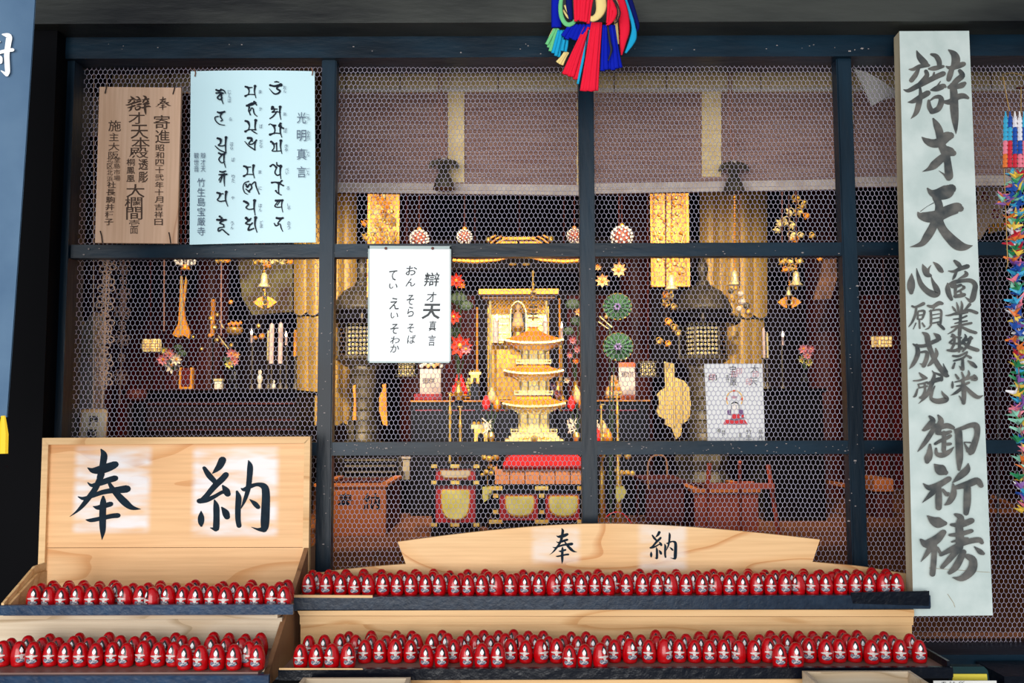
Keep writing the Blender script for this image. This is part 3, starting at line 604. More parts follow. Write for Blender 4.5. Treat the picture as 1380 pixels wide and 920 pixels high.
# left stand: riser board under the upper tray, and the tall slanting side board
t = thing('display_stand', 'tiered left wooden stand with brown slanting side board between the two displays', 'stand', at(200, 920, -0.40))
Yr = -0.385
mb = MB(); mb.ppoly([(-30, 834), (380, 832), (380, 905), (-30, 905)], Yr+0.03, 0.012); mb.build('riser', K_TRAYG, t)
mb = MB(); mb.ppoly([(-30, 826.5), (374, 826.5), (374, 833), (-30, 834.5)], Yr, 0.045); mb.build('shelf_edge', K_TRAYG, t)
# slanting side board: a real plank in a vertical plane x = const, front edge sloping towards the viewer
ytop = CAM[1]+xs/((415-690)/F); ztop = at(415, 742, ytop)[2]
def y_for(px, x):   # depth at which world x projects on pixel column px (approx)
    return CAM[1]+ (x-CAM[0])/((px-690)/F)*1.0
yb = y_for(357, xs); zb_ = at(357, 935, yb)[2]
side_board(xs, 0.006, [(ytop, ztop), (ytop+0.02, ztop+0.002), (-0.05, ztop+0.002), (-0.05, zb_), (yb, zb_)], 'side_board', K_WBROWN, t)
mb = MB(); mb.ext([(xs-0.004, ytop-0.004, ztop+0.004), (xs+0.007, ytop-0.004, ztop+0.004), (xs+0.007, yb-0.004, zb_), (xs-0.004, yb-0.004, zb_)], (0, 0.006, 0.003)); mb.build('front_edging', K_WBROWN, t)
# right stand
t = thing('display_stand', 'tiered right wooden stand with long pale riser under the upper tray', 'stand', at(820, 920, -0.3))
mb = MB(); mb.ppoly([(405, 829), (1229, 830), (1229, 905), (405, 905)], -0.265, 0.012); mb.build('riser', K_TRAYW, t)
mb = MB(); mb.ppoly([(400, 821.5), (1232, 821.5), (1232, 830.5), (404, 829.5)], -0.273, 0.03); mb.build('shelf_edge', K_TRAYW, t)
mb = MB(); mb.ppoly([(404, 830), (1231, 831), (1231, 842), (404, 841)], -0.269, 0.006); mb.build('cleat', K_TRAYW, t)
mb = MB(); mb.box(at(500, 916, -0.46)[0], at(1092, 916, -0.46)[0], -0.462, -0.30, at(690, 935, -0.46)[2], at(690, 915.5, -0.46)[2]); mb.build('lower_shelf', K_TRAYW, t)
# wooden boxes at the bottom edge, open on top
def open_box(x0, x1, ytopf, Yf, dep, hpx, label, slant):
    zt = at(690, ytopf, Yf)[2]; X0, X1 = at(x0, ytopf, Yf)[0], at(x1, ytopf, Yf)[0]; th = 0.008; zb2 = zt-hpx/S(Yf)
    t = thing('wooden_box', label, 'box', ((X0+X1)/2, Yf, zb2))
    mb = MB(); mb.box(X0, X1, Yf, Yf+th, zb2, zt); mb.build('front_board', K_TRAYG, t)
    mb = MB(); mb.box(X0, X1, Yf+dep, Yf+dep+th, zb2, zt+slant); mb.build('back_board', K_TRAYG, t)
    for xx in (X0, X1-th):
        mb = MB(); mb.ext([(xx, Yf+th, zb2), (xx, Yf+th, zt), (xx, Yf+dep, zt+slant), (xx, Yf+dep, zb2)], (th, 0, 0)); mb.build('side_board', K_TRAYG, t)
    mb = MB(); mb.box(X0, X1, Yf+th, Yf+dep, zb2, zb2+th); mb.build('bottom_board', K_TRAYG, t)
open_box(391, 545, 934, -0.62, 0.10, 40, 'open wooden box at the bottom edge below the left end of the right display', 0.0)
open_box(1110, 1266, 931, -0.64, 0.12, 40, 'open wooden box at the bottom edge below the right end of the right display', 0.0)
# items on the ledge at lower right
Yk = -0.33; t = thing('file_case', 'dark green case holding a yellow sheet behind the handwritten note at lower right', 'case', at(1312, 935, Yk))
mb = MB(); mb.ppoly([(1284, 898), (1326, 898), (1331, 903), (1337, 935), (1284, 935)], Yk, 0.02); mb.build('cover', mat('dark_green_plastic', rgb(20, 52, 56), 0.3), t)
mb = MB(); mb.ppoly([(1284, 908), (1330, 908), (1333, 935), (1284, 935)], Yk-0.004, 0.003); mb.build('yellow_sheet', mat('yellow_paper', rgb(222, 204, 70), 0.5), t)
t = thing('handwritten_note', 'white handwritten paper note poking in at the bottom right edge', 'note', at(1300, 935, Yk-0.03))
mb = MB(); mb.ppoly([(1258, 917), (1343, 917), (1343, 940), (1258, 940)], Yk-0.03, 0.002); mb.build('sheet', K_PAPERW, t)
mb = MB(); pn_ = Plane(at(1260, 917, Yk-0.03), at(1340, 917, Yk-0.03), at(1260, 940, Yk-0.03)); put_char(mb, pn_, '奉', 1268, 918, 1276, 926); put_char(mb, pn_, '納', 1279, 918, 1288, 926); put_char(mb, pn_, '所', 1292, 918, 1300, 926); mb.build('lettering', K_INKD, t)['kind'] = 'stuff'
mb = MB(); mb.box(at(1338, 905, -0.2)[0], 1.3, -0.25, -0.12, Z(925, -0.2), Z(905, -0.2)); o = mb.build('ledge_board', K_TAPEB); tag(o, 'dark blue-black ledge board under the lattice sill at lower right', 'ledge')
# ================================================================ DARUMA FIGURES
EGG = [(0.0, 0.0), (0.0112, 0.0), (0.0142, 0.0018), (0.0152, 0.0058), (0.0150, 0.0068), (0.0161, 0.0120), (0.0166, 0.0180), (0.0161, 0.0250), (0.0147, 0.0320), (0.0128, 0.0385), (0.0102, 0.0440), (0.0068, 0.0480), (0.0032, 0.0496), (0.0, 0.0500)]
EZ = np.array([p[1] for p in EGG[1:]]); ER = np.array([p[0] for p in EGG[1:]])
def er(z): return float(np.interp(z, EZ, ER))
def patch(mb, shape, off, n=12, rings=3):
    """shape(t)->(angle, z) closed outline around its centre c; draped on the egg"""
    pts = [shape(2*math.pi*k/n) for k in range(n)]; ca = sum(p[0] for p in pts)/n; cz = sum(p[1] for p in pts)/n
    vs = []; fs = []
    def P(a, z): r = er(z)+off; return (r*math.sin(a), -r*math.cos(a), z)
    vs.append(P(ca, cz))
    for i in range(1, rings+1):
        f = i/rings
        for a, z in pts: vs.append(P(ca+(a-ca)*f, cz+(z-cz)*f))
    for k in range(n): fs.append((0, 1+(k+1) % n, 1+k))
    for i in range(rings-1):
        for k in range(n): fs.append((1+i*n+k, 1+i*n+(k+1) % n, 1+(i+1)*n+(k+1) % n, 1+(i+1)*n+k))
    mb.smooth = True; return mb.add(vs, fs)
def ell(a0, z0, ra, rz, tip=0.0): return lambda t: (a0+ra*math.cos(t)*(1-tip*max(0, math.sin(t))), z0+rz*math.sin(t))
def daruma_proto():
    t = thing('daruma_doll', 'x', 'daruma', (0, 0, 0))
    mb = MB(); mb.smooth = True; mb.lathe((0, 0, 0), [(max(r, 1e-4), z) for r, z in EGG], 18, cap=False); mb.build('body', K_RED, t)
    mb = MB(); patch(mb, ell(0.02, 0.0372, 0.40, 0.0080, 0.5), 0.0003, 14); patch(mb, ell(0.30, 0.0312, 0.15, 0.0055), 0.00035, 8); mb.build('hair', K_HAIR, t)
    mb = MB(); patch(mb, ell(-0.03, 0.0350, 0.25, 0.0058, 0.62), 0.0006, 14); mb.build('face', K_WHITE, t)
    mb = MB(); patch(mb, ell(-0.08, 0.0240, 0.74, 0.0022), 0.0007, 14); patch(mb, ell(-0.05, 0.0220, 0.2, 0.0056), 0.0005, 10); mb.build('lute', K_SILV, t)
    mb = MB(); patch(mb, ell(-0.08, 0.0140, 0.62, 0.0046, -0.3), 0.0004, 14); patch(mb, ell(-0.5, 0.0175, 0.12, 0.0022), 0.0004, 8); mb.build('robe_hem', K_LAP, t)
    mb = MB()
    def slash(tt): 
        u = math.cos(tt); v = math.sin(tt); return (0.50+0.13*u+0.03*v, 0.0165-0.0042*u+0.0007*v)
    patch(mb, slash, 0.0009, 10); mb.build('black_sash', K_HAIR, t)
    return t
proto = daruma_proto(); kids = list(proto.children); used = [False]
def place_doll(P, yaw, label, group, sc=1.0, tilt=0.0):
    if not used[0]: o = proto; used[0] = True
    else:
        o = proto.copy(); COL.objects.link(o)
        for ch in kids:
            c = ch.copy(); COL.objects.link(c); c.parent = o
    o.location = P; o.rotation_euler = (tilt, 0, yaw); o.scale = (sc, sc, sc); o['label'] = label; o['group'] = group
    return o
UL1 = [26.6,46,66.5,84,102.5,122,143,171,189.5,209,227,246.5,266,285,304,324,343,362,380]
UL2 = [38,54,73,91,112,132,157,180,199,218,237,256,276,295,314,333,352,370]
UL3 = [50,70,92,112,134,153,214,262,300,338,384]
LL0 = [338.7]; LL1 = [5,25.6,47,67,88,109,129.3,150,170,192,212,232,251,271,292.6,313.3,335,356]
LL2 = [14,37,57,78,98,119,140,160,182,203,224,244,262,282,303,324,345]; LL3 = [66,106,146,196,236,287,308,332,352,369]
UR1 = [416,440,459,478,496.5,516,535,554,573,592,612,631,650,669,688,708,731,747.5,765,783,801,815,845,866,886,904.5,925,948.6,967,985,1003.5,1022,1040,1058,1077,1095,1113.5,1132,1151,1173,1193,1213]
UR2 = [429,450,469,488,507,526,545,564,583,602,621,640,658,677,696,719,739,756,774,792,808,827,857,876,895,914,936,957,976,994,1012,1031,1049,1067,1086,1104,1122,1141,1161,1183,1203]
UR3 = [421,443,466,490,514,540,560,584,606,630,654,676,705,730,755,780,806,835,862,885,912,940,962,986,1010,1034,1060,1084,1108,1132,1157,1178,1197]
LR0 = [405,426,447,469,575,595,629,649.5,671,768,788,809,1051,1073.5]
LR1 = [492.5,512,531.5,552.5,611.7,690,709.5,728.5,748,828.5,849,877,896,915.6,937,956,976,995,1015,1034,1093,1113.4,1132.8,1152.5,1172,1191,1211,1239.5]
LR2 = [416,437,458,479,501,521,541,562,584,603,621,640,661,681,700,719,739,758,779,798,818,838,864,886,905,925,946,966,985,1005,1024,1043,1062,1083,1103,1123,1143,1162,1182,1201,1227]
LR3 = [470,500,534,555,596,633,652,673,692,712,730,770,790,846,884,904,943,962,983,1000,1040,1058,1078,1096,1115,1135,1155,1192]
def ordn(n): return '%d%s from left' % (n, 'th' if 10 <= n % 100 <= 20 else {1: 'st', 2: 'nd', 3: 'rd'}.get(n % 10, 'th'))
TR = {'UL': ([(UL1, 820), (UL2, 815.6), (UL3, 811.4)], -0.40, 'upper left tray'), 'LL': ([(LL0, 909.5), (LL1, 897), (LL2, 889.5), (LL3, 883.5)], -0.5, 'lower left tray'),
      'UR': ([(UR1, 802), (UR2, 798.4), (UR3, 794.8)], -0.24, 'upper right tray'), 'LR': ([(LR0, 899), (LR1, 892), (LR2, 885.4), (LR3, 879.5)], -0.44, 'lower right tray')}
spots = []
for key, (rows, Yf, nm) in TR.items():
    zf = trays[key]; pts = []
    for ri, (xs_, by) in enumerate(rows):
        for x in xs_:
            y_ = by + R.uniform(-0.5, 0.5)
            if key == 'LL' and ri == 1 and 245 < x < 330: y_ += 4.5
            p = onz(x, y_, zf); pts.append([p[0], p[1]-0.006 if False else p[1], ri, p[0], p[1], R.uniform(0.95, 1.04)])
    D = 0.0337; n = len(pts)
    for it in range(60):
        for i in range(n):
            for j in range(i+1, n):
                dx = pts[j][0]-pts[i][0]
                if abs(dx) > 0.036: continue
                dy = pts[j][1]-pts[i][1]; d = math.hypot(dx, dy); need = D*(pts[i][5]+pts[j][5])/2
                if 1e-6 < d < need:
                    k = (need-d)/d*0.5; wx = 0.45
                    front = pts[i][2] < pts[j][2]
                    a, b = (0.25, 0.75) if front else ((0.75, 0.25) if pts[i][2] > pts[j][2] else (0.5, 0.5))
                    pts[i][0] -= dx*k*2*a*wx; pts[j][0] += dx*k*2*b*wx; pts[i][1] -= dy*k*2*a; pts[j][1] += dy*k*2*b
        lim = {'UL': (-0.402, -0.270), 'LL': (-0.518, -0.345), 'UR': (-0.242, -0.147), 'LR': (-0.456, -0.288)}[key]
        for p in pts: p[1] = min(max(p[1], lim[0]), lim[1])
    # drop whatever still sinks into a neighbour
    keep = []
    for p in sorted(pts, key=lambda q: q[2]):
        if all(math.hypot(p[0]-q[0], p[1]-q[1]) > 0.0312 for q in keep): keep.append(p)
    xlim = {'UL': a0+0.038, 'LL': -9, 'UR': xs+0.024, 'LR': xs+0.024}[key]; xmax = {'UL': xs-0.019, 'LL': xs-0.019, 'UR': 9, 'LR': 9}[key]
    keep = [p for p in keep if xlim < p[0] < xmax or (key in ('UL', 'LL') and xlim < p[0] and p[1] < (-0.30 if key == 'UL' else -0.485))]
    spots.append((key, keep, zf, nm))
tot = 0
for key, keep, zf, nm in spots:
    nrow = 4 if key in ('LL', 'LR') else 3
    rn = ['foremost row', 'front row', 'middle row', 'back row'] if nrow == 4 else ['front row', 'middle row', 'back row']
    for ri in range(nrow):
        row = sorted([p for p in keep if p[2] == ri], key=lambda p: p[0])
        for i, p in enumerate(row):
            if len(row) == 1: lb = 'lone red daruma doll standing foremost at the right of the %s' % nm
            else: lb = 'red daruma doll, %s in the %s, %s' % (ordn(i+1), rn[ri], nm)
            yaw = R.gauss(-0.02, 0.16)
            if R.random() < 0.07: yaw = R.choice([-1, 1])*R.uniform(0.5, 0.8)
            aim = math.atan2(p[0]-CAM[0], p[1]-CAM[1]); 
            place_doll((p[0], p[1], zf), yaw-aim*0.35, lb, 'red daruma dolls on the offering trays', p[5]); tot += 1
print('DOLLS', tot)

# ================================================================ WOODEN PLAQUE AND PRAYER SHEETS
YP = -0.05
t = thing('donor_plaque', 'old cedar plaque with brown brushed columns of writing wired to the netting', 'plaque', at(185, 327, YP))
mb = MB(); mb.ppoly([(134, 117), (244, 118), (239, 328), (128, 327)], YP, 0.01); mb.build('board', K_PLAQ, t)
mb = MB(); pp = Plane(at(134, 117, YP), at(240, 117, YP), at(130, 300, YP))
for ch, x0, y0, x1, y1 in [('才', 173, 151, 195, 167), ('天', 176, 168, 200, 187), ('本', 177, 185, 202, 200), ('殿', 174, 199, 200, 213), ('大', 170, 248, 195, 266), ('欄', 168, 265, 192, 281), ('間', 170, 279, 192, 296), ('壱', 174, 296, 188, 305), ('面', 175, 305, 186, 315),
    ('寄', 207, 155, 229, 174), ('進', 209, 175, 229, 193), ('施', 146, 162, 163, 177), ('主', 147, 179, 160, 190), ('大', 146, 192, 161, 203), ('阪', 146, 204, 160, 214)]:
    put_char(mb, pp, ch, x0, y0, x1, y1, 0.006)
draw(HOU, TB((80, 90, 675, 845), (209, 130, 231, 149)), mb, pp); draw(BEN, TB((60, 60, 730, 760), (169, 129, 203, 150)), mb, pp)
put_col(mb, pp, '昭和四十弐年十月吉祥日', 215.5, 194, 304, 11.5, 0.008, dx=-2)
put_col(mb, pp, '透彫', 193, 213, 247, 13, 0.01); put_col(mb, pp, '桐鳳凰', 176, 213, 246, 11, 0.008)
put_col(mb, pp, '堂島市場', 157.5, 211, 244, 8.5, 0.0); put_col(mb, pp, '北区北浜', 148, 211, 245, 8, 0.0); put_col(mb, pp, '社長駒井種子', 150, 244, 304, 12, 0.01, dx=-4)
mb.build('lettering', K_INKP, t)['kind'] = 'stuff'
for pts in ([(143.5, 114), (143, 119), (141.5, 126)], [(236, 114), (235, 120), (233, 127)], [(135, 311), (137, 318), (138, 327)], [(227.5, 313), (229, 320), (230, 328)]):
    mb = MB(); mb.ptube([(x, y, -0.003) for x, y in pts], 0.8, YP, 5); mb.build('wire_tie', mat('rusty_wire', rgb(44, 30, 24), 0.6), t)
# large pale blue-white mantra sheet
YS = -0.048
t = thing('mantra_sheet', 'large pale blue-white sheet with rows of black siddham letters beside the plaque', 'paper sheet', at(340, 329, YS))
P = []; nx = 14; mb = MB(); mb.smooth = True
def sheet_pt(u, v, z=0.0):
    x = 257+(424-257)*u-(1-u)*v*1.5+u*v*1.5; y = 96-1.3*math.sin(math.pi*u)+(329.5-96-3.0*u*u)*v
    return at(x, y, YS-0.006*math.sin(math.pi*u)*(1-v)-z)
for k in range(nx+1):
    for j in range(3): P.append(sheet_pt(k/nx, j/2))
fs = [(i*3+j, i*3+j+1, i*3+j+4, i*3+j+3) for i in range(nx) for j in range(2)]
mb.add(P, fs); P2 = [p+np.array([0, 0.0008, 0]) for p in P]; mb.add(P2, fs); mb.build('sheet', K_PAPER, t)
class Pf(Plane):
    pass
pm = Plane(at(257, 96, YS-0.0075), at(424, 96, YS-0.0075), at(257, 300, YS-0.0015)); pm.off = 0.0002
SID = {
 'om': [[(45,2,10),(60,0,16),(75,4,10)],[(12,28,20),(45,35,22),(90,25,30)],[(92,20,16),(60,52,18),(85,72,20),(70,92,18),(40,95,16),(5,55,6)]],
 'a': [[(25,8,26),(40,30,14),(20,45,14),(55,42,12),(85,45,12)],[(60,40,12),(30,75,16),(5,92,12)],[(85,5,24),(82,50,15),(90,98,8)],[(20,20,20),(60,22,12)]],
 'mo': [[(2,10,10),(10,4,8),(30,15,18),(45,15,14)],[(80,2,18),(70,20,18),(98,35,14)],[(35,18,22),(42,50,13),(35,72,13)],[(10,80,20),(40,70,12),(75,72,12)],[(80,20,20),(78,60,14),(88,98,8)]],
 'gha': [[(8,15,20),(28,30,18),(30,60,12),(15,80,12),(50,82,12),(80,80,10)],[(50,25,14),(52,80,12)],[(20,30,14),(50,30,12)],[(85,8,24),(82,50,15),(92,98,8)]],
 'vai': [[(2,22,16),(25,12,16),(50,28,18)],[(55,0,10),(60,16,16),(90,24,22)],[(55,30,12),(40,60,14),(60,78,14),(85,70,12)],[(88,20,22),(84,60,15),(90,98,8)]],
 'ro': [[(2,15,18),(30,12,16),(60,18,26)],[(85,2,16),(70,20,18),(98,35,14)],[(60,20,20),(58,60,14),(60,85,12)],[(35,70,16),(50,85,14),(80,98,10)]],
 'ca': [[(22,12,24),(50,12,30),(88,10,24)],[(40,20,12),(10,52,16),(35,62,16),(80,60,12)],[(88,10,20),(80,50,14),(92,98,8)],[(60,20,12),(35,45,12)]],
 'na': [[(30,8,22),(60,12,30),(92,8,20)],[(75,15,16),(40,45,14),(65,50,14),(75,75,14),(92,98,8)],[(5,45,12),(20,60,18),(45,55,12)]],
 'ma': [[(5,10,18),(25,18,26),(35,45,13),(28,72,13)],[(4,84,20),(30,72,12),(75,72,12)],[(85,5,24),(80,50,15),(92,98,8)],[(30,18,18),(60,16,10)]],
 'ha': [[(5,30,20),(45,20,34),(80,12,20)],[(70,5,18),(90,25,12)],[(25,40,16),(20,65,14),(35,60,12),(45,45,12),(60,50,14),(70,80,14),(95,98,8)],[(22,65,14),(35,88,12)]],
 'mu': [[(5,10,18),(25,18,26),(35,45,13),(28,72,13)],[(4,84,20),(30,72,12),(75,72,12)],[(85,5,24),(80,50,15),(84,72,14)],[(55,78,10),(75,90,14),(95,100,8)]],
 'dra': [[(25,10,22),(50,12,26),(55,30,16)],[(50,25,14),(30,50,14),(60,52,14),(90,25,14)],[(0,35,8),(30,65,14),(75,92,14)],[(90,25,14),(78,60,14),(80,95,10)]],
 'ni': [[(35,2,12),(10,15,10),(2,50,10),(12,85,10),(30,98,6)],[(20,25,14),(28,45,18),(45,20,12),(55,50,14),(35,75,14)],[(50,30,10),(75,5,13),(82,40,13),(100,95,10)],[(20,60,10),(40,80,14)]],
 'pa': [[(5,10,18),(25,18,26),(40,30,14),(20,50,14),(45,62,12),(80,58,12)],[(88,5,24),(84,50,15),(92,98,8)]],
 'dma': [[(15,8,22),(35,22,26),(50,10,10)],[(35,25,14),(10,42,14),(45,50,16),(60,40,12)],[(45,50,12),(30,85,18),(70,75,12)],[(85,5,24),(80,50,15),(95,98,8)]],
 'jva': [[(10,10,18),(35,16,22),(60,8,16)],[(55,6,14),(85,15,14),(98,32,8)],[(10,30,16),(50,28,18),(75,30,14)],[(55,35,16),(20,58,16),(45,72,16),(62,60,14)],[(58,35,18),(62,70,14),(75,98,8)]],
 'la': [[(30,5,16),(55,10,26),(95,2,18)],[(70,12,16),(55,35,16),(75,60,14),(60,68,12)],[(35,35,12),(5,42,14),(10,65,13),(45,90,13),(98,98,8)]],
 'pra': [[(20,6,18),(45,14,26),(42,38,14),(25,50,14),(55,55,12),(80,50,12)],[(90,0,22),(86,45,15),(88,98,12)],[(0,55,8),(35,80,13),(88,98,12)]],
 'va': [[(15,5,18),(45,14,26),(80,10,18)],[(45,20,14),(15,45,16),(45,68,14),(75,60,13)],[(75,10,20),(72,55,15),(90,98,8)]],
 'rtta': [[(20,5,16),(50,8,22),(80,2,14)],[(10,25,14),(50,25,26),(95,22,16)],[(50,28,18),(12,52,12),(10,60,12)],[(50,30,12),(25,68,14),(20,72,12)],[(70,20,18),(66,60,16),(70,98,8)]],
 'ya': [[(5,8,18),(30,16,26),(20,40,13),(5,55,14),(30,66,14),(70,62,12)],[(30,16,12),(55,14,12)],[(85,2,24),(78,50,15),(98,98,8)]],
 'hum': [[(25,2,16),(40,10,16)],[(5,20,18),(40,22,26),(75,20,16)],[(50,26,14),(25,38,14),(55,46,14),(60,58,12)],[(50,60,10),(15,65,13),(15,82,13),(45,72,12),(70,85,13),(98,100,12)]]}
SIDPOS = [('om',362,110,380,127),('a',363,143,380,161),('mo',362,166,382,185),('gha',364,188,381,207),('vai',364,219,380,241),('ro',366,243,382,263),('ca',369,268,382,286),('na',369,292,382,312),
 ('ma',330,115,346,132),('ha',332,136,347,157),('mu',330,161,347,180),('dra',330,184,347,203),('ma',328,222,344,240),('ni',327,244,349,262),('pa',328,269,345,290),('dma',329,292,347,313),
 ('jva',290,119,304,140),('la',289,150,303,169),('pra',290,185,306,206),('va',293,205,305,226),('rtta',294,230,306,251),('ya',292,258,307,278),('hum',292,291,308,316)]
for g, x0, y0, x1, y1 in SIDPOS: mb = MB(); tb_ = TB((0, 0, 100, 100), (x0, y0, x1, y1)); tb_.w = 0.72; draw(SID[g], tb_, mb, pm); mb.build('siddham_letter', K_INKD, t)
mb = MB()
for ch, y in zip('光明真言', (151, 175, 200, 224)): put_char(mb, pm, ch, 400, y, 412.5, y+15)
put_col(mb, pm, '竹生島宝厳寺', 271, 239, 318, 10.5)
put_col(mb, pm, '辯才天', 273.5, 205, 232, 6.5); put_col(mb, pm, '観世音', 264.5, 205, 232, 6.5)
for tx, x, y0, y1 in [('こう', 415, 154, 162), ('みょう', 415.5, 176, 189), ('しん', 415, 201, 211), ('ごん', 415, 226, 236), ('おん', 383.5, 115, 125), ('あ', 383.5, 151, 156), ('ぼ', 384.5, 172, 179), ('きゃ', 385.5, 194, 205), ('べい', 386.5, 226, 235), ('ろ', 388, 251, 256), ('しゃ', 389, 274, 283), ('のう', 389, 298, 309),
    ('ま', 350.5, 121, 126), ('か', 351, 144, 149), ('ぼ', 351.5, 167, 173), ('だら', 351.5, 188, 199), ('ま', 350, 229, 234), ('に', 350.5, 251, 256), ('はん', 350.5, 274, 285), ('どま', 352, 297, 307), ('じんば', 309, 121, 138), ('ら', 310.5, 158, 163), ('はら', 312, 191, 202), ('ば', 314, 212, 218), ('りた', 314, 235, 246), ('や', 313.5, 264, 269), ('うん', 312.5, 298, 309)]:
    put_col(mb, pm, tx, x, y0, y1, 4.2, 0.0, fill=0.95)
mb.build('small_lettering', mat('grey_blue_ink', rgb(64, 84, 110), 0.5), t)['kind'] = 'stuff'
for x, y in ((262.5, 97), (420.5, 95.5)):
    mb = MB(); mb.ptube([(x-1, y-4), (x+1, y+1), (x, y+6)], 0.8, YS-0.005, 5); mb.build('wire_tie', mat('copper_wire', rgb(150, 100, 70), 0.4, metal=0.5), t)
# small laminated chant card on the middle rail
YC = -0.055
t = thing('chant_card', 'laminated white card with brushed hiragana pinned over the middle rail', 'card', at(552, 487, YC))
K_LAM = mat('laminated_white_card', rgb(214, 222, 228), 0.1, coat=0.6)
mb = MB(); mb.ppoly([(497, 332.5), (607, 333), (606.5, 487.5), (496.5, 487)], YC, 0.003); mb.build('sheet', K_LAM, t)
mb = MB(); mb.ppoly([(496, 331), (608, 331.5), (608, 335.5), (496, 335)], YC-0.002, 0.004); mb.ppoly([(496, 331), (498, 331), (497.5, 488.5), (495.5, 488.5)], YC-0.002, 0.004); mb.ppoly([(606, 331), (608, 331), (607.6, 489), (605.6, 489)], YC-0.002, 0.004); mb.ppoly([(495.5, 486.5), (607.6, 487), (607.6, 489), (495.5, 488.8)], YC-0.002, 0.004)
mb.build('plastic_edge', mat('grey_green_plastic', rgb(150, 168, 168), 0.2), t)
for x in (520, 583):
    mb = MB(); mb.psph(x, 334.5, 2.0, YC-0.004); mb.build('pin', mat('brown_pin', rgb(110, 60, 50), 0.4), t)
mb = MB(); pc = Plane(at(497, 333, YC), at(607, 333, YC), at(497, 480, YC)); pc.off = 0.0005
for ch, x0, y0, x1, y1, b in [('辯', 572, 367, 592, 386, 0.0), ('才', 575, 393, 588, 407, 0.0), ('天', 569, 409, 594, 430, 0.015), ('真', 578, 432, 588, 446, 0.0), ('言', 577, 451, 587, 466, 0.0),
    ('お', 547, 358, 562, 371, 0), ('ん', 547, 375, 560, 386, 0), ('そ', 548, 397, 558, 411, 0), ('ら', 549, 413, 558, 427, 0), ('そ', 549, 436, 558, 448, 0), ('ば', 549, 451, 560, 463, 0),
    ('て', 524, 364, 535, 378, 0), ('い', 524, 382, 536, 389, 0), ('え', 525, 401, 538, 417, 0), ('い', 526, 421, 537, 429, 0), ('そ', 526, 436, 537, 450, 0), ('わ', 526, 453, 539, 463, 0), ('か', 526, 464, 538, 475, 0)]:
    put_char(mb, pc, ch, x0, y0, x1, y1, b+0.012, 0.12)
mb.build('lettering', mat('soft_black_ink', rgb(40, 46, 50), 0.5), t)['kind'] = 'stuff'
# slate blue banner at far left
YG = -0.62
t = thing('slate_banner', 'slate blue hanging banner with white characters and yellow fringe at the left edge', 'banner', at(-40, 562, YG))
mb = MB(); mb.smooth = True
ys = np.linspace(-60, 562, 9); Lp = []
for y in ys:
    for k in range(9):
        xr = 47-38*(y/562)**1.05 if y > 0 else 47-y*0.06
        x = -150+(xr+150)*k/8; Lp.append(at(x, y, YG+0.006*math.sin(k*1.7+y*0.004)))
mb.add(Lp, [(i*9+k, i*9+k+1, (i+1)*9+k+1, (i+1)*9+k) for i in range(8) for k in range(8)]); Lq = [p+np.array([0, 0.004, 0]) for p in Lp]; mb.add(Lq, [(i*9+k, i*9+k+1, (i+1)*9+k+1, (i+1)*9+k) for i in range(8) for k in range(8)])
mb.build('cloth', K_SLATE, t)
mb = MB(); pg = Plane(at(0, 0, YG-0.008), at(40, 0, YG-0.008), at(0, 400, YG-0.008)); tf = TF(0, 0, 7.664)
draw([[(25,355,14),(90,375,60),(85,450,60),(70,560,56),(75,680,54),(78,740,50),(70,765,40)],[(70,770,40),(10,730,8)],[(-60,560,40),(0,540,36),(80,520,36),(130,515,36)],[(-20,590,30),(0,600,50),(5,640,40)],[(-100,430,40),(-5,430,20)],
      [(-160,380,40),(-160,700,44)],[(-220,480,30),(-120,470,30)],[(-220,580,30),(-120,570,30)],[(-100,380,30),(-96,740,36)]], tf, mb, pg)
mb.build('white_characters', K_WHITE, t)
for k in range(9):
    mb = MB(); x = -110+k*14.3; mb.ptube([(x, 560), (x+0.5, 585), (x+R.uniform(-1, 1), 611)], [3, 6.6, 6.9], YG, 7, flat=0.5); mb.build('fringe_tassel', K_YFRINGE, t)

# ================================================================ HANGING CLOTH TASSEL (top centre)
YT = -0.24; tft = TF(720, 0, 7.075)
t = thing('cloth_streamer_bunch', 'bunch of red, blue, cyan, green and cream cloth strips hanging at top centre', 'streamer', at(798, 125, YT))
CL = {'r': mat('red_cloth', rgb(232, 30, 58), 0.8, spec=0.1), 'b': mat('royal_blue_cloth', rgb(10, 30, 170), 0.8, spec=0.1), 'd': mat('navy_cloth', rgb(12, 22, 96), 0.8, spec=0.1), 'c': mat('cyan_cloth', rgb(30, 160, 206), 0.8, spec=0.1), 'g': mat('green_cloth', rgb(110, 196, 130), 0.8, spec=0.1), 'y': mat('cream_cloth', rgb(236, 212, 140), 0.8, spec=0.1), 'k': mat('black_cord', rgb(12, 12, 18), 0.6), 'p': mat('pinkish_cloth', rgb(214, 160, 130), 0.8, spec=0.1)}
def strip(col, pts, wd, dy, flat=0.45, n=5, name='strip'):
    mb = MB(); mb.smooth = True; q = [tft(x, y)+(dy,) for x, y in pts]; rr = [v/7.075/2 for v in (wd if hasattr(wd, '__len__') else [wd]*len(pts))]
    mb.ptube(q, rr, YT, 8, flat=flat, sm=n); mb.build(name, CL[col], t)
def fan(col, x0a, x0b, y0, x1a, x1b, y1a, y1b, n, wtop, wbot, dy, name='strip'):
    for k in range(n):
        u = (k+0.5)/n; jx = R.uniform(-4, 4); strip(col, [(x0a+(x0b-x0a)*u, y0), ((x0a+(x0b-x0a)*u)*0.5+(x1a+(x1b-x1a)*u)*0.5+jx, (y0+y1a)/2), (x1a+(x1b-x1a)*u, y1a+(y1b-y1a)*u+R.uniform(-12, 12))], [wtop, (wtop+wbot)/2, wbot], dy+R.uniform(-0.004, 0.004), 0.5, 4, name)
strip('b', [(215,-60),(215,100),(213,262)], [105,112,105], 0.03, 0.4)
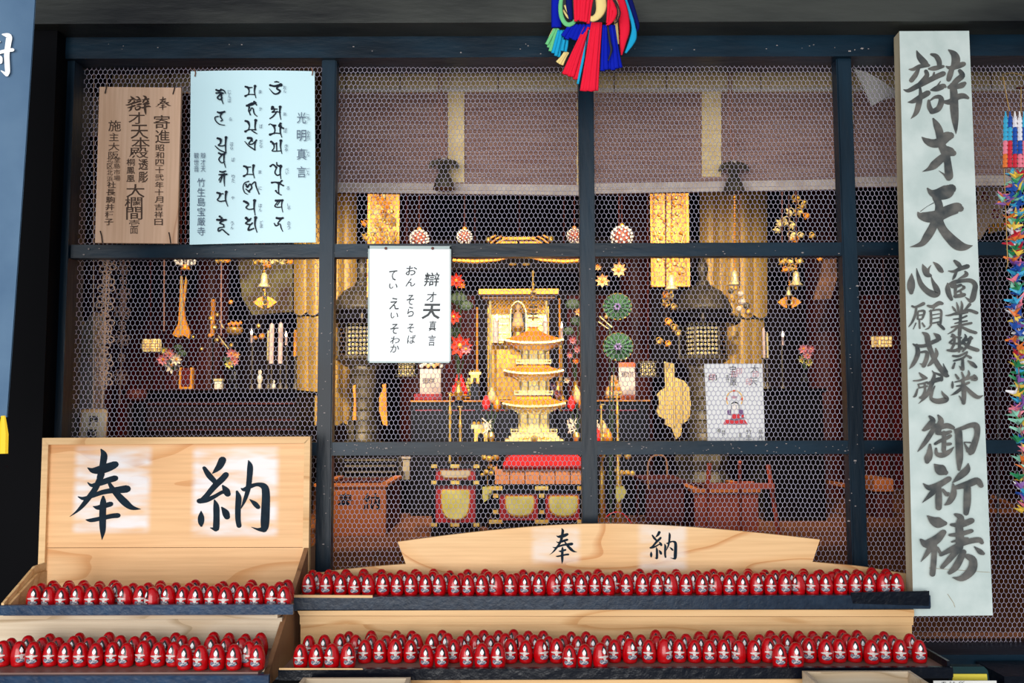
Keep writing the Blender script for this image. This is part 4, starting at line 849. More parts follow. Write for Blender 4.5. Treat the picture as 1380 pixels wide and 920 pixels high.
strip('d', [(890,-60),(945,120),(985,250),(965,310)], [60,60,40,15], 0.035, 0.5)
strip('c', [(850,-40),(905,110),(945,250),(940,370),(870,505)], [45,40,42,70,20], 0.02, 0.4)
strip('r', [(800,-40),(845,120),(862,280),(845,400),(832,525)], [100,110,105,70,14], 0.01, 0.4)
strip('y', [(775,180),(786,300),(800,420)], [40,36,20], 0.015)
fan('g', 190,240,275,110,160,415,490,3,32,36,0.02); strip('y', [(185,275),(150,340),(125,395)], [18,18,8], 0.03)
fan('c', 225,300,290,165,245,510,540,3,34,36,0.012); fan('c', 270,330,380,250,310,480,500,2,30,34,0.008)
fan('b', 330,530,235,255,470,350,400,6,40,50,0.0); strip('b', [(545,215),(500,280),(455,330)], [70,60,30], -0.004)
fan('y', 285,330,500,205,275,600,630,3,26,30,0.01)
fan('r', 480,545,260,270,425,690,765,6,26,44,-0.006); strip('c', [(525,285),(470,540),(415,800)], [18,26,24], -0.012); strip('k', [(515,290),(495,420),(480,560)], [12,10,6], -0.016)
fan('r', 545,645,215,440,605,865,875,6,24,42,-0.018)
fan('b', 655,765,240,635,835,680,640,6,30,50,-0.012); strip('k', [(700,240),(722,400),(735,480),(705,580)], [18,24,24,10], -0.026)
strip('d', [(330,-60),(335,60),(350,190)], [60,66,40], 0.0)
strip('y', [(290,50),(320,110),(360,175)], [20,26,24], 0.004); strip('y', [(275,95),(310,150),(350,190)], [18,22,20], 0.006)
strip('g', [(262,-40),(250,60),(258,150),(290,215),(330,235),(375,215),(385,190)], [36,44,46,48,48,42,30], -0.004)
strip('y', [(625,-60),(640,50),(625,120),(590,165),(550,180),(525,160)], [100,110,90,70,60,40], -0.01, 0.4)
fan('r', 375,570,-50,385,525,195,225,6,40,34,-0.016, 'loop_strip')
fan('r', 700,770,-40,690,760,245,150,3,26,36,-0.016, 'loop_strip')
strip('r', [(745,-40),(750,60),(772,110),(740,190),(690,245)], [50,56,50,44,20], -0.02)
strip('p', [(765,-30),(795,60),(798,140),(775,210)], [22,30,26,12], -0.004)
strip('k', [(755,-30),(800,60),(818,130),(790,205),(765,225)], [16,14,14,14,10], -0.024, 0.9); strip('k', [(735,-30),(785,60),(795,130),(780,195)], 12, -0.028, 0.9)
strip('k', [(590,215),(578,260),(572,300)], [40,50,10], -0.008)
mb = MB(); mb.ptube([(798, -90), (798, -10)], 7, YT, 8); mb.build('hanging_cord', CL['k'], t)

# ================================================================ ORIGAMI CRANES (right edge)
CR = [mat('paper_'+n, c, 0.5) for n, c in [('red', rgb(206, 40, 60)), ('pink', rgb(236, 130, 150)), ('sky', rgb(60, 170, 210)), ('blue', rgb(30, 80, 170)), ('green', rgb(40, 140, 90)), ('mint', rgb(150, 214, 190)), ('yellow', rgb(236, 200, 80)), ('purple', rgb(130, 80, 160)), ('white', rgb(236, 232, 236)), ('orange', rgb(230, 120, 50))]]
YO = -0.16
def crane_mesh(m):
    mb = MB(); L = 0.021
    mb.add([(0,-.006,.0),(0,.006,0),(-.005,0,.007),(.005,0,.007),(-L,0,.011),(L,0,.012),(0,-L*0.95,.014),(0,L*0.8,.013),(0,0,-.006),(0,-L*1.05,.010)],
           [(0,2,4),(1,4,2),(0,8,4),(0,3,5),(1,5,3),(0,5,8),(1,8,4),(1,5,8),(2,0,6),(3,6,0),(6,0,9),(2,7,1),(3,1,7),(2,3,0),(2,1,3)])
    V = mb; me = bpy.data.meshes.new('crane'); me.from_pydata(mb.v, [], mb.f); me.materials.append(m); me.update(); return me
cms = [crane_mesh(m) for m in CR]
def crane_string(pth, n, label, amp):
    p0 = at(pth[-1][0], pth[-1][1], YO); t = thing('crane_string', label, 'paper cranes', p0, None)
    q = catmull([(x, y, 0) for x, y in pth], 12); L = len(q)
    mb = MB(); mb.tube([at(x, y, YO) for x, y, _ in q[::4]], 0.0012, 4); mb.build('thread', K_CORD, t)
    for k in range(n):
        x, y, _ = q[min(int(k/(n-1)*(L-1)), L-1)]
        c = bpy.data.objects.new('crane', cms[R.randrange(10)]); COL.objects.link(c); c.parent = t
        c.location = Vector(at(x+R.uniform(-amp, amp), y+R.uniform(-2, 2), YO+R.uniform(-0.012, 0.012))-p0)
        c.rotation_euler = (R.uniform(-.6, .6), R.uniform(-.7, .7), R.uniform(0, 6.28))
crane_string([(1372, 236), (1368, 290), (1370, 350), (1372, 450), (1375, 560), (1382, 690)], 150, 'long dense string of many-coloured folded paper cranes at the right edge', 7.0)
YO = -0.22; crane_string([(1350, 268), (1356, 274), (1360, 268)], 8, 'short clump of green and pink folded cranes beside the long string', 4.0); YO = -0.16
t = thing('crane_tassel', 'bundle of blue, cream and pink stacked paper columns hanging by a wire at right', 'paper tassel', at(1366, 228, YO))
for k, (x, cols) in enumerate([(1355.5, (2, 2, 1, 9)), (1361.5, (3, 2, 0, 0)), (1368, (8, 3, 3, 0)), (1374.5, (8, 8, 3, 1)), (1380.5, (2, 3, 1, 1))]):
    for j in range(12):
        y0 = 152+j*6; mbx = MB(); mbx.plathe(x+(k-2)*0.04*j, [(0.8, y0-2), (3.4 if j else 1.6, y0+5), (3.1, y0+7.6)], YO-0.01, 6); mbx.build('paper_cone', CR[cols[min(j//3, 3)]], t)
mb = MB(); mb.ptube([(1350, 108), (1352, 100), (1365, 98), (1381, 102)], 0.7, YO, 5); mb.ptube([(1352, 104), (1356, 128), (1361, 152)], 0.7, YO, 5); mb.ptube([(1376, 118), (1376, 152)], 0.8, YO, 5); mb.ptube([(1353, 222), (1356, 300), (1358, 355), (1356, 362)], 0.7, YO, 5); mb.build('wire_hook', mat('brass_wire', rgb(150, 120, 70), 0.4, metal=0.6), t)
mb = MB(); mb.pbox(1371, 117, 1381, 119, YO, 0.006); mb.build('wood_peg', K_DKW, t)
# ================================================================ BEHIND THE NETTING
def sub(parent, name, m, fn):
    mb = MB(); fn(mb); return mb.build(name, m, parent) if mb.v else None
# ---- reed blinds
YB1 = 0.45
def blind(x0, x1, ya, yb0, yb1, band, label, hemh=14):
    t = thing('reed_blind', label, 'blind', at((x0+x1)/2, yb0, YB1))
    X0, X1 = at(x0, 180, YB1)[0], at(x1, 180, YB1)[0]; zt = at(690, ya, YB1)[2]; zb0 = at(690, yb0, YB1)[2]; zb1 = at(690, yb1, YB1)[2]
    mb = MB(); n = 92
    for k in range(n):
        u = (k+0.5)/n; za = zt+(zb0-zt)*u; zc = zt+(zb1-zt)*u; r = 0.00185; yy = YB1+0.004*math.sin(k*0.21)
        mb.add([(X0, yy-r, za-r*.6), (X0, yy, za+r), (X0, yy+r, za-r*.6), (X1, yy-r, zc-r*.6), (X1, yy, zc+r), (X1, yy+r, zc-r*.6)], [(0, 3, 4, 1), (1, 4, 5, 2), (2, 5, 3, 0)])
    o = mb.build('reeds', K_REED, t); o['kind'] = 'stuff'
    sub(t, 'top_band', K_HEM, lambda m: m.box(X0, X1, YB1-0.008, YB1-0.004, at(690, ya+32, YB1)[2], zt+0.02))
    sub(t, 'lit_band_edge', K_WPETAL, lambda m: m.box(X0, X1, YB1-0.011, YB1-0.008, at(690, ya+32, YB1)[2], at(690, ya+26, YB1)[2]))  # paler strip paints the glow of light along the band's lower edge
    def hem(m):
        h = hemh/S(YB1); m.ext([(X0, YB1-0.008, zb0), (X1, YB1-0.008, zb1), (X1, YB1-0.008, zb1+h), (X0, YB1-0.008, zb0+h)], (0, 0.004, 0))
        m.ext([(X0, YB1-0.012, zb0+h*.35), (X1, YB1-0.012, zb1+h*.35), (X1, YB1-0.012, zb1+h*.65), (X0, YB1-0.012, zb0+h*.65)], (0, 0.004, 0))
    sub(t, 'bottom_hem', K_HEMG, hem)
    sub(t, 'backing_cloth', mat('blind_backing', rgb(120, 84, 80), 0.9, col2=rgb(104, 70, 66), nscale=5, alpha=0.8), lambda m: m.ext([(X0, YB1+0.008, zb0), (X1, YB1+0.008, zb1), (X1, YB1+0.008, zt), (X0, YB1+0.008, zt)], (0, 0.001, 0)))
    for b0, b1, ye in band:
        yy = ya+32; 
        while yy < ye-2:
            y2 = min(yy+R.uniform(20, 36), ye); q = (at(b0, (yy+y2)/2, YB1)[0], at(b1, (yy+y2)/2, YB1)[0])
            sub(t, 'band_section', K_HEM, lambda m: m.box(q[0], q[1], YB1-0.010, YB1-0.005, at(690, y2, YB1)[2]+0.0006, at(690, yy, YB1)[2])); yy = y2
    for xx in (x0+1, x1-3):
        sub(t, 'frayed_edge', K_HEM, lambda m: m.ptube([(xx+R.uniform(-1, 1), y) for y in range(int(ya)+30, int(yb0)-4, 9)], 1.6, YB1-0.008, 5))
    sub(t, 'seam', K_DKW, lambda m: [m.box(at(s_, 100, YB1)[0]-0.001, at(s_, 100, YB1)[0]+0.001, YB1-0.0125, YB1-0.011, at(690, ya+32, YB1)[2], zt) for s_ in (x0+(x1-x0)*0.09, x0+(x1-x0)*0.3, x0+(x1-x0)*0.68)])
blind(436, 782, 93, 259, 264, [(604, 626, 247)], 'reed blind with cream bands behind the netting in the bay left of the centre post')
blind(797, 1130, 94, 262, 257, [(945, 971, 240)], 'reed blind with cream bands behind the netting in the bay right of the centre post')
blind(1147, 1420, 94, 254, 252, [], 'reed blind partly hidden by the long signboard and the paper cranes')
blind(150, 420, 93, 120, 121, [], 'rolled-up reed blind behind the plaque and the mantra sheet', 4)
t = thing('cloth_band', 'beige cloth band hanging behind the left edge of the plaque', 'cloth', at(121, 182, 0.4))
sub(t, 'cloth', K_HEMG, lambda m: m.pbox(111, 130, 132, 183, 0.4, 0.01)); sub(t, 'cord', K_CORD, lambda m: m.ptube([(121, CY(0.4)), (121, 130)], 0.7, 0.4, 5))
# torn paper behind the netting
o = sub(None, 'torn_paper', K_TORN, lambda m: m.add([at(x, y, 0.03+d) for x, y, d in ((1149, 92, 0), (1168, 97, 0.01), (1191, 110, 0.02), (1207, 124, 0.01), (1206, 131, 0), (1190, 135, 0.01), (1175, 143, 0), (1166, 124, 0.008), (1158, 108, 0))], [(0, 1, 8), (1, 7, 8), (1, 2, 7), (2, 6, 7), (2, 3, 6), (3, 4, 5), (3, 5, 6)]))
tag(o, 'torn translucent grey paper scrap caught behind the netting beside the signboard', 'paper scrap')
# ---- deity print
YD = 0.022; t = thing('deity_print', 'white paper print of a seated haloed goddess behind the netting on the lower rail', 'print', at(990, 595, YD))
sub(t, 'sheet', K_PAPERW, lambda m: m.ppoly([(949, 490), (1027.5, 490), (1031, 597), (954, 597)], YD, 0.001))
pd = Plane(at(950, 490, YD), at(1028, 490, YD), at(950, 590, YD)); tf = TF(940, 480, 7.667)
def flat(name, m, polys=(), strokes=()):
    mb = MB(); pd.off += 0.00003
    for P in polys: mb.add([pd(*tf(x, y)) for x, y in P], [tuple(range(len(P)))]); pd.off += 0.00002
    for s_ in strokes: stroke(mb, pd, s_, tf)
    mb.build(name, m, t)
def circ(cx, cy, rx, ry, a0=0, a1=6.283, n=14): return [(cx+rx*math.cos(a0+(a1-a0)*k/(n-1)), cy+ry*math.sin(a0+(a1-a0)*k/(n-1))) for k in range(n)]
flat('halo', mat('print_gold', rgb(240, 190, 90), 0.6), strokes=[[(x, y, 12) for x, y in circ(382, 445, 82, 90, 2.6, 6.8, 12)]])
flat('halo_jewel', mat('print_orange', rgb(226, 80, 30), 0.6), [circ(378, 358, 16, 12), circ(304, 440, 10, 16), circ(460, 440, 10, 16)])
flat('robe', mat('print_violet', rgb(120, 84, 130), 0.6), [[(305, 560), (345, 545), (350, 610), (310, 605)], [(425, 545), (470, 555), (480, 610), (420, 620)]])
flat('red_base', mat('print_red', rgb(220, 40, 50), 0.6), [[(290, 655), (490, 655), (520, 704), (262, 704)], [(355, 595), (430, 595), (440, 645), (345, 645)], [(450, 600), (480, 605), (478, 640), (455, 640)]])
flat('grey_drape', mat('print_grey', rgb(110, 104, 120), 0.6), strokes=[[(340, 650, 14), (400, 655, 20), (480, 635, 14)], [(300, 700, 6), (400, 702, 8), (490, 700, 6)]])
flat('face', mat('print_face', rgb(250, 240, 228), 0.6), [circ(386, 520, 34, 44)])
flat('face_line', K_HAIR, strokes=[[(350, 490, 8), (385, 475, 16), (425, 495, 8), (430, 545, 5)], [(368, 512, 3), (378, 512, 3)], [(394, 512, 3), (404, 512, 3)], [(348, 500, 4), (346, 580, 4)]])
flat('crown', mat('print_rose', rgb(200, 150, 160), 0.6), [[(345, 410), (412, 410), (408, 435), (350, 435)]])
mbp = MB(); 
for ch, x0, y0, x1, y1 in [('天', 540, 220, 620, 300), ('大', 550, 90, 630, 170), ('宝', 330, 95, 400, 190), ('厳', 335, 200, 405, 305), ('寺', 290, 190, 330, 270), ('印', 110, 190, 200, 260), ('竹', 500, 755, 560, 805), ('生', 500, 810, 560, 860), ('島', 630, 755, 675, 805), ('弁', 630, 810, 675, 858), ('財', 430, 790, 460, 840), ('奉', 200, 745, 245, 790), ('拝', 250, 760, 290, 820)]:
    put_char(mbp, pd, ch, *(tf(x0, y0)+tf(x1, y1)))
mbp.build('lettering', K_HAIR, t)['kind'] = 'stuff'
mbp = MB(); [put_char(mbp, pd, '印', *(tf(x, y)+tf(x+60, y+70))) for x, y in ((120, 180), (350, 150), (400, 120), (570, 150), (500, 230))]; mbp.build('pink_seal', K_PINK, t)['kind'] = 'stuff'
# ---- twisted cord flower strings, tag, box on the left
def loops(mb, cx, cy, r, Y, n=6, ph=0.0):
    for k in range(n):
        a = ph+2*math.pi*k/n; pts = []
        for j in range(9):
            u = j/8*2*math.pi; lx = r*(0.5-0.5*math.cos(u)); ly = r*0.34*math.sin(u)
            pts.append((cx+lx*math.cos(a)-ly*math.sin(a), cy+lx*math.sin(a)+ly*math.cos(a), 0.004*math.sin(u)))
        mb.ptube(pts, 0.8, Y, 4)
def cordstring(xs_, ys_, Y, r, label, m):
    t = thing('knotted_cord_string', label, 'cord ornament', at(xs_[-1], ys_[-1], Y))
    for i, (x, y) in enumerate(zip(xs_, ys_)):
        sub(t, 'cord_flower', m, lambda q: (loops(q, x, y, r, Y, 6, 0.3+i*0.2), q.psph(x, y, 1.6, Y, seg=6, rings=4)))
        if i+1 < len(xs_): sub(t, 'cord_ring', m, lambda q: loops(q, (x+xs_[i+1])/2, (y+ys_[i+1])/2, r*0.5, Y, 4, 0.8))
    sub(t, 'hanging_cord', m, lambda q: (q.ptube([(xs_[0], CY(Y)), (xs_[0], ys_[0])]+[(x, y) for x, y in zip(xs_, ys_)]+[(xs_[-1]-2, ys_[-1]+38)], 0.8, Y, 5)))
cordstring([144, 143, 142, 141.5, 141, 140, 139.5], [357, 384, 408, 436, 457, 487, 511], 0.12, 13, 'pinkish knotted cord string of looped flowers behind the left netting, nearer one', K_STRAW)
cordstring([166, 166, 165, 164, 163], [360, 396, 421, 456, 508], 0.3, 11, 'fainter knotted cord string hanging just right of the nearer one', mat('dull_cord', rgb(200, 156, 130), 0.7))
t = thing('photo_ban_tag', 'wooden tag with brushed characters hanging at the foot of the left cord string', 'tag', at(124, 600, 0.1))
sub(t, 'tag_board', K_TRAYW, lambda m: m.ppoly([(109, 553), (112, 551), (142, 551), (144.5, 554), (141, 605), (105, 605)], 0.1, 0.006)); sub(t, 'paper', K_CREAM, lambda m: m.ppoly([(111, 556), (141.5, 556), (138.5, 605), (107.5, 605)], 0.0985, 0.001))
pt_ = Plane(at(111, 556, 0.098), at(141, 556, 0.098), at(111, 600, 0.098)); mb = MB(); put_char(mb, pt_, '撮', 119, 560, 133, 573, 0.02); put_char(mb, pt_, '影', 117, 578, 131, 592, 0.02); mb.build('lettering', K_INKD, t)['kind'] = 'stuff'
sub(t, 'cord', K_STRAW, lambda m: m.ptube([(126, 552), (126, 430), (127, CY(0.1))], 0.6, 0.1, 5))
t = thing('cream_paper_pack', 'cream paper pack with folded top on the wall shelf behind the left netting', 'pack', at(110, 600, 0.6))
sub(t, 'pack', K_CREAM, lambda m: (m.ppoly([(97, 437), (108, 432), (110, 440), (127, 420), (127, 477), (96, 477)], 0.6, 0.08))); sub(t, 'lower_pack', K_HEMG, lambda m: m.pbox(96, 478, 127, 560, 0.6, 0.08)); sub(t, 'shelf_post', K_DKW, lambda m: m.pbox(95, 560, 130, FY(0.62), 0.62, 0.08))

# ---- hanging canopy ornaments on cords in front of the blinds
for cx, cy, lab in ((598, 222, 'dark metal canopy ornament on twin cords before the blind left of centre post'), (989, 226, 'dark metal canopy ornament on twin cords before the blind right of centre post')):
    Yc = 0.38; t = thing('hanging_canopy', lab, 'canopy ornament', at(cx, cy+34, Yc))
    sub(t, 'cord', K_CORD, lambda m: (m.ptube([(cx-9, CY(Yc)), (cx-7, 140), (cx-2, cy-12)], 0.9, Yc, 5), m.ptube([(cx-5, CY(Yc)), (cx-3, 140), (cx+1, cy-12)], 0.9, Yc, 5)))
    for k in range(6):
        a = k*math.pi/3+0.3
        sub(t, 'petal', K_BRON, lambda m: m.ptube([(cx, cy-8), (cx+9*math.cos(a), cy-4, 0.02*math.sin(a)), (cx+17*math.cos(a), cy-2, 0.04*math.sin(a)), (cx+21*math.cos(a), cy+5, 0.05*math.sin(a))], [2, 3.6, 3, 1.2], Yc, 6, flat=0.6, sm=3))
    sub(t, 'bell_body', K_BRON, lambda m: m.plathe(cx, [(2, cy-8), (7, cy-2), (9, cy+6), (6, cy+10), (10, cy+16), (15, cy+33)], Yc, 14))
    sub(t, 'knob', K_HEMG, lambda m: m.psph(cx, cy-6, 4.2, Yc))

# ---- gold brocade hangings
K_BROC = brocade('gold_brocade', rgb(236, 176, 52), rgb(170, 104, 20), rgb(255, 226, 130), 330.0, 0.1)
def hanging(cx, tiers, lab, Y):
    t = thing('brocade_hanging', lab, 'temple hanging', at(cx, tiers[-1][3], Y))
    for (xa, xb, y0, y1, n) in tiers:
        mb = MB(); mb.smooth = False; N = n*6; vs = []; wd = (xb-xa)
        for k in range(N+1):
            u = k/N; x = xa+wd*u; dY = -0.09*math.cos((u-0.5)*math.pi); sc_ = abs(math.sin(u*n*math.pi))
            vs.append(at(x, y0, Y+dY-0.012*sc_)); vs.append(at(x, y1-4+5*sc_, Y+dY-0.016*sc_))
        mb.add(vs, [(2*i, 2*i+1, 2*i+3, 2*i+2) for i in range(N)]); mb.build('brocade_tier', K_BROC, t)
        sub(t, 'tier_hem', K_BRON, lambda m: m.ptube([(xa+wd*k/(n*4), y1-3+5*abs(math.sin(k/(n*4)*n*math.pi)), -0.09*math.cos((k/(n*4)-0.5)*math.pi)-0.02) for k in range(n*4+1)], 0.8, Y, 4))
    sub(t, 'core', K_GOLDD, lambda m: m.plathe(cx, [(12, CY(Y)), (12, tiers[-1][3]-8)], Y, 10))
    return t
hanging(437, [(396, 481, 200, 424, 5), (400, 478, 426, 572, 5)], 'tall gold brocade hanging in two scalloped tiers left of the golden pagoda', 3.6)
hanging(989, [(943, 1034, 200, 428, 5), (950, 1030, 430, 600, 5)], 'tall gold brocade hanging in two scalloped tiers right of the golden pagoda', 3.6)
t = thing('brocade_banner', 'lobed gold brocade banner hanging low between the pagoda and the deity print', 'temple hanging', at(908, 592, 2.5))
sub(t, 'banner', brocade('dull_brocade', rgb(206, 170, 84), rgb(110, 78, 30), rgb(240, 216, 140), 300.0, 0.2), lambda m: (m.ppoly([(895, 487), (909, 490), (909, 508), (922, 513), (929, 522), (931, 545), (930, 560), (926, 567), (919, 572), (918, 586), (911, 592), (905, 576), (896, 572), (896, 565), (887, 560), (885, 553), (888, 545), (888, 538), (885, 532), (890, 526), (897, 522)], 2.5, 0.02)))
sub(t, 'seam', K_GOLDP, lambda m: (m.ptube([(897, 488), (897, 572)], 1, 2.49, 4), m.ptube([(908, 490), (909, 574)], 1, 2.49, 4), m.ptube([(918, 512), (919, 570)], 1, 2.49, 4)))
for xx in (478, 517):
    pass
t = thing('gilt_side_cloth', 'narrow bowed gilt strip standing beside the left bronze lantern post', 'temple hanging', at(517, 574, 2.55))
sub(t, 'strip', K_GOLDO, lambda m: m.ppoly([(515, 518), (520, 517), (522, 574), (516, 572), (511, 555), (511, 535), (516, 524)], 2.85, 0.02)); sub(t, 'pole', K_LACQ, lambda m: m.ptube([(519, 573), (519, FY(2.86))], 1, 2.86, 5))
t = thing('gilt_side_cloth', 'narrow gilt strip on the outer side of the left bronze lantern post', 'temple hanging', at(478, 566, 2.55))
sub(t, 'strip', K_GOLDO, lambda m: m.ppoly([(475, 520), (479, 518), (480, 566), (475, 566), (477, 540)], 2.85, 0.02)); sub(t, 'pole', K_LACQ, lambda m: m.ptube([(478, 565), (478, FY(2.86))], 1, 2.86, 5))

# ---- bronze standing lanterns
def bronze_lantern(cx, lab, Y=3.1):
    t = thing('bronze_lantern', lab, 'lantern', (at(cx, 640, Y)[0], Y, ZF))
    yfl = 553+F*0.6/(Y+2.4)+1.5
    sub(t, 'finial', K_BRON, lambda m: (setattr(m, 'smooth', True), m.plathe(cx, [(0.5, 344), (5, 352), (8, 362), (6, 372), (4, 376), (9, 381), (11, 386)], Y, 14)))
    sub(t, 'roof', K_BRON, lambda m: (setattr(m, 'smooth', True), m.plathe(cx, [(10, 386), (22, 391), (33, 402), (38, 414), (40, 420)], Y, 24)))
    sub(t, 'eave', K_LACQ, lambda m: m.plathe(cx, [(38, 419), (50, 428), (52, 433), (46, 438), (32, 441)], Y, 6))
    for k in range(6):
        a = k*math.pi/3+math.pi/6
        sub(t, 'eave_scroll', K_BRON, lambda m: m.ptube([(cx+50*math.cos(a), 431, 0.19*math.sin(a)), (cx+57*math.cos(a), 428, 0.21*math.sin(a)), (cx+58*math.cos(a), 421, 0.21*math.sin(a))], [3, 2.5, 1.2], Y, 6))
    # firebox: six panels with round openings lit from within
    r = 30/S(Y); zc0, zc1 = at(cx, 480, Y)[2], at(cx, 441, Y)[2]; c = at(cx, 460, Y)
    sub(t, 'light_cylinder', K_LIT, lambda m: m.lathe((c[0], Y, zc0), [(r*0.72, 0.002), (r*0.72, zc1-zc0-0.002)], 12))
    for k in range(6):
        a = k*math.pi/3-math.pi/2; n = np.array([math.cos(a), math.sin(a), 0]); tt = np.array([-math.sin(a), math.cos(a), 0]); cc = np.array([c[0], Y, 0])+n*r*0.9
        mb = MB(); W = r*0.5*0.98; H = zc1-zc0; nx_, nz_ = 6, 7
        for i in range(nx_):
            for j in range(nz_):
                u0, u1 = -W+2*W*i/nx_, -W+2*W*(i+1)/nx_; v0, v1 = zc0+H*j/nz_, zc0+H*(j+1)/nz_; um, vm = (u0+u1)/2, (v0+v1)/2
                solid = (i-2.5)**2+(j-3)**2 < 1.4 and False
                q = [cc+tt*u+np.array([0, 0, v]) for u, v in ((u0, v0), (u1, v0), (u1, v1), (u0, v1))]
                rr_ = 0.40; rad = min(u1-u0, v1-v0)*rr_; oct_ = [cc+tt*(um+rad*math.cos(b))+np.array([0, 0, vm+rad*math.sin(b)]) for b in [math.radians(225+45*e) for e in range(8)]]
                mb.add(q+oct_, [(0, 1, 6, 5, 4), (1, 2, 8, 7, 6), (2, 3, 10, 9, 8), (3, 0, 4, 11, 10)])
        mb.build('pierced_panel', K_LACQ, t)
        p0 = np.array([c[0], Y, zc0])+r*1.06*np.array([math.cos(a+math.pi/6), math.sin(a+math.pi/6), 0]); mb = MB(); mb.tube([p0, p0+np.array([0, 0, H])], 0.007, 6); mb.build('corner_post', K_BRON, t)
    sub(t, 'platform', K_BRON, lambda m: m.plathe(cx, [(33, 480), (36, 484), (30, 488), (22, 494)], Y, 6))
    sub(t, 'post', K_BRON, lambda m: (setattr(m, 'smooth', True), m.plathe(cx, [(20, 494), (17, 500), (18, 515), (15, 540), (17, 560), (21, 575), (19, 590), (26, 596)], Y, 14)))
    sub(t, 'post_relief', mat('greenish_bronze', rgb(96, 86, 54), 0.45, metal=0.3), lambda m: [m.plathe(cx, [(16.5+b, y-1.5), (18.5+b, y), (16.5+b, y+1.5)], Y, 14) for y, b in ((505, 1), (522, 0), (536, -1), (552, 0), (566, 2), (582, 3))])
    sub(t, 'base', K_BRON, lambda m: m.plathe(cx, [(26, 596), (34, 606), (36, 620), (30, 634), (40, 650), (42, yfl)], Y, 6))
    # ribbed roof
    sub(t, 'roof_ribs', K_BRON, lambda m: [m.ptube([(cx+11*math.cos(b), 386, 0.04*math.sin(b)), (cx+25*math.cos(b), 393, 0.1*math.sin(b)), (cx+37*math.cos(b), 411, 0.15*math.sin(b))], 1.2, Y, 4) for b in [math.pi/3*k for k in range(6)]])
bronze_lantern(947, 'tall dark bronze lantern with pierced firebox right of the golden pagoda')
bronze_lantern(488, 'tall dark bronze lantern half hidden behind the chant card')

# ---- golden pagoda
Yg = 2.1; kx = 1/S(Yg); cx = 718.5
t = thing('golden_pagoda', 'three-storey golden pagoda model with tall ringed spire in the centre', 'pagoda', at(cx, 598, Yg))
PZ = lambda y: at(cx, y, Yg)[2]; PX = at(cx, 500, Yg)[0]
def sq_roof(y0, y1, a, b, lift):
    def ring(hw, z, lf, n=8):
        out = []
        for s_ in range(4):
            for k in range(n):
                u = -1+2*k/n; p = [(u, -1), (1, u), (-u, 1), (-1, -u)][s_]; out.append((PX+p[0]*hw, Yg+p[1]*hw, z+lf*abs(u)**3 ))
        return out
    n = 8; N = 4*n; rings = []; zt, zb = PZ(y0), PZ(y1)
    for i in range(7):
        u = i/6; rings.append(ring((a+(b-a)*u)*kx, zt-(zt-zb)*(u**0.62), lift*kx*u*u))
    mb = MB(); vs = sum(rings, []); fs = [(i*N+k, i*N+(k+1) % N, (i+1)*N+(k+1) % N, (i+1)*N+k) for i in range(6) for k in range(N)]; fs.append(tuple(range(N))); mb.add(vs, fs); r_ = mb.build('roof', K_GOLDO, t)
    mb = MB(); e = [ring(b*kx, zb, lift*kx), ring(b*kx*1.01, zb-2.5*kx, lift*kx), ring(b*kx*0.72, zb-5.5*kx, lift*kx*.3), ring(b*kx*0.5, zb-10*kx, 0)]; vs = sum(e, []); mb.add(vs, [(i*N+k, i*N+(k+1) % N, (i+1)*N+(k+1) % N, (i+1)*N+k) for i in range(3) for k in range(N)]); mb.build('eave', K_GOLDP, t)
    mb = MB()
    for s_ in range(4):
        for k in range(-6, 7):
            u = k/6.5; pts = []
            for i in range(1, 7):
                q = i/6; hw = (a+(b-a)*q)*kx; z = zt-(zt-zb)*(q**0.62)+lift*kx*q*q*abs(u)**3+0.4*kx
                p = [(u, -1), (1, u), (-u, 1), (-1, -u)][s_]; pts.append((PX+p[0]*hw, Yg+p[1]*hw, z))
            mb.tube(pts, 0.6*kx, 4)
    mb.build('tile_ribs', K_GOLDO, r_)['kind'] = 'stuff'
def pbx(m, x0, x1, y0, y1, hy0, hy1=None):  # px offsets from centre; front face depth hy (px)
    m.box(PX+x0*kx, PX+x1*kx, Yg-hy0*kx, Yg+hy0*kx, PZ(y1), PZ(y0))
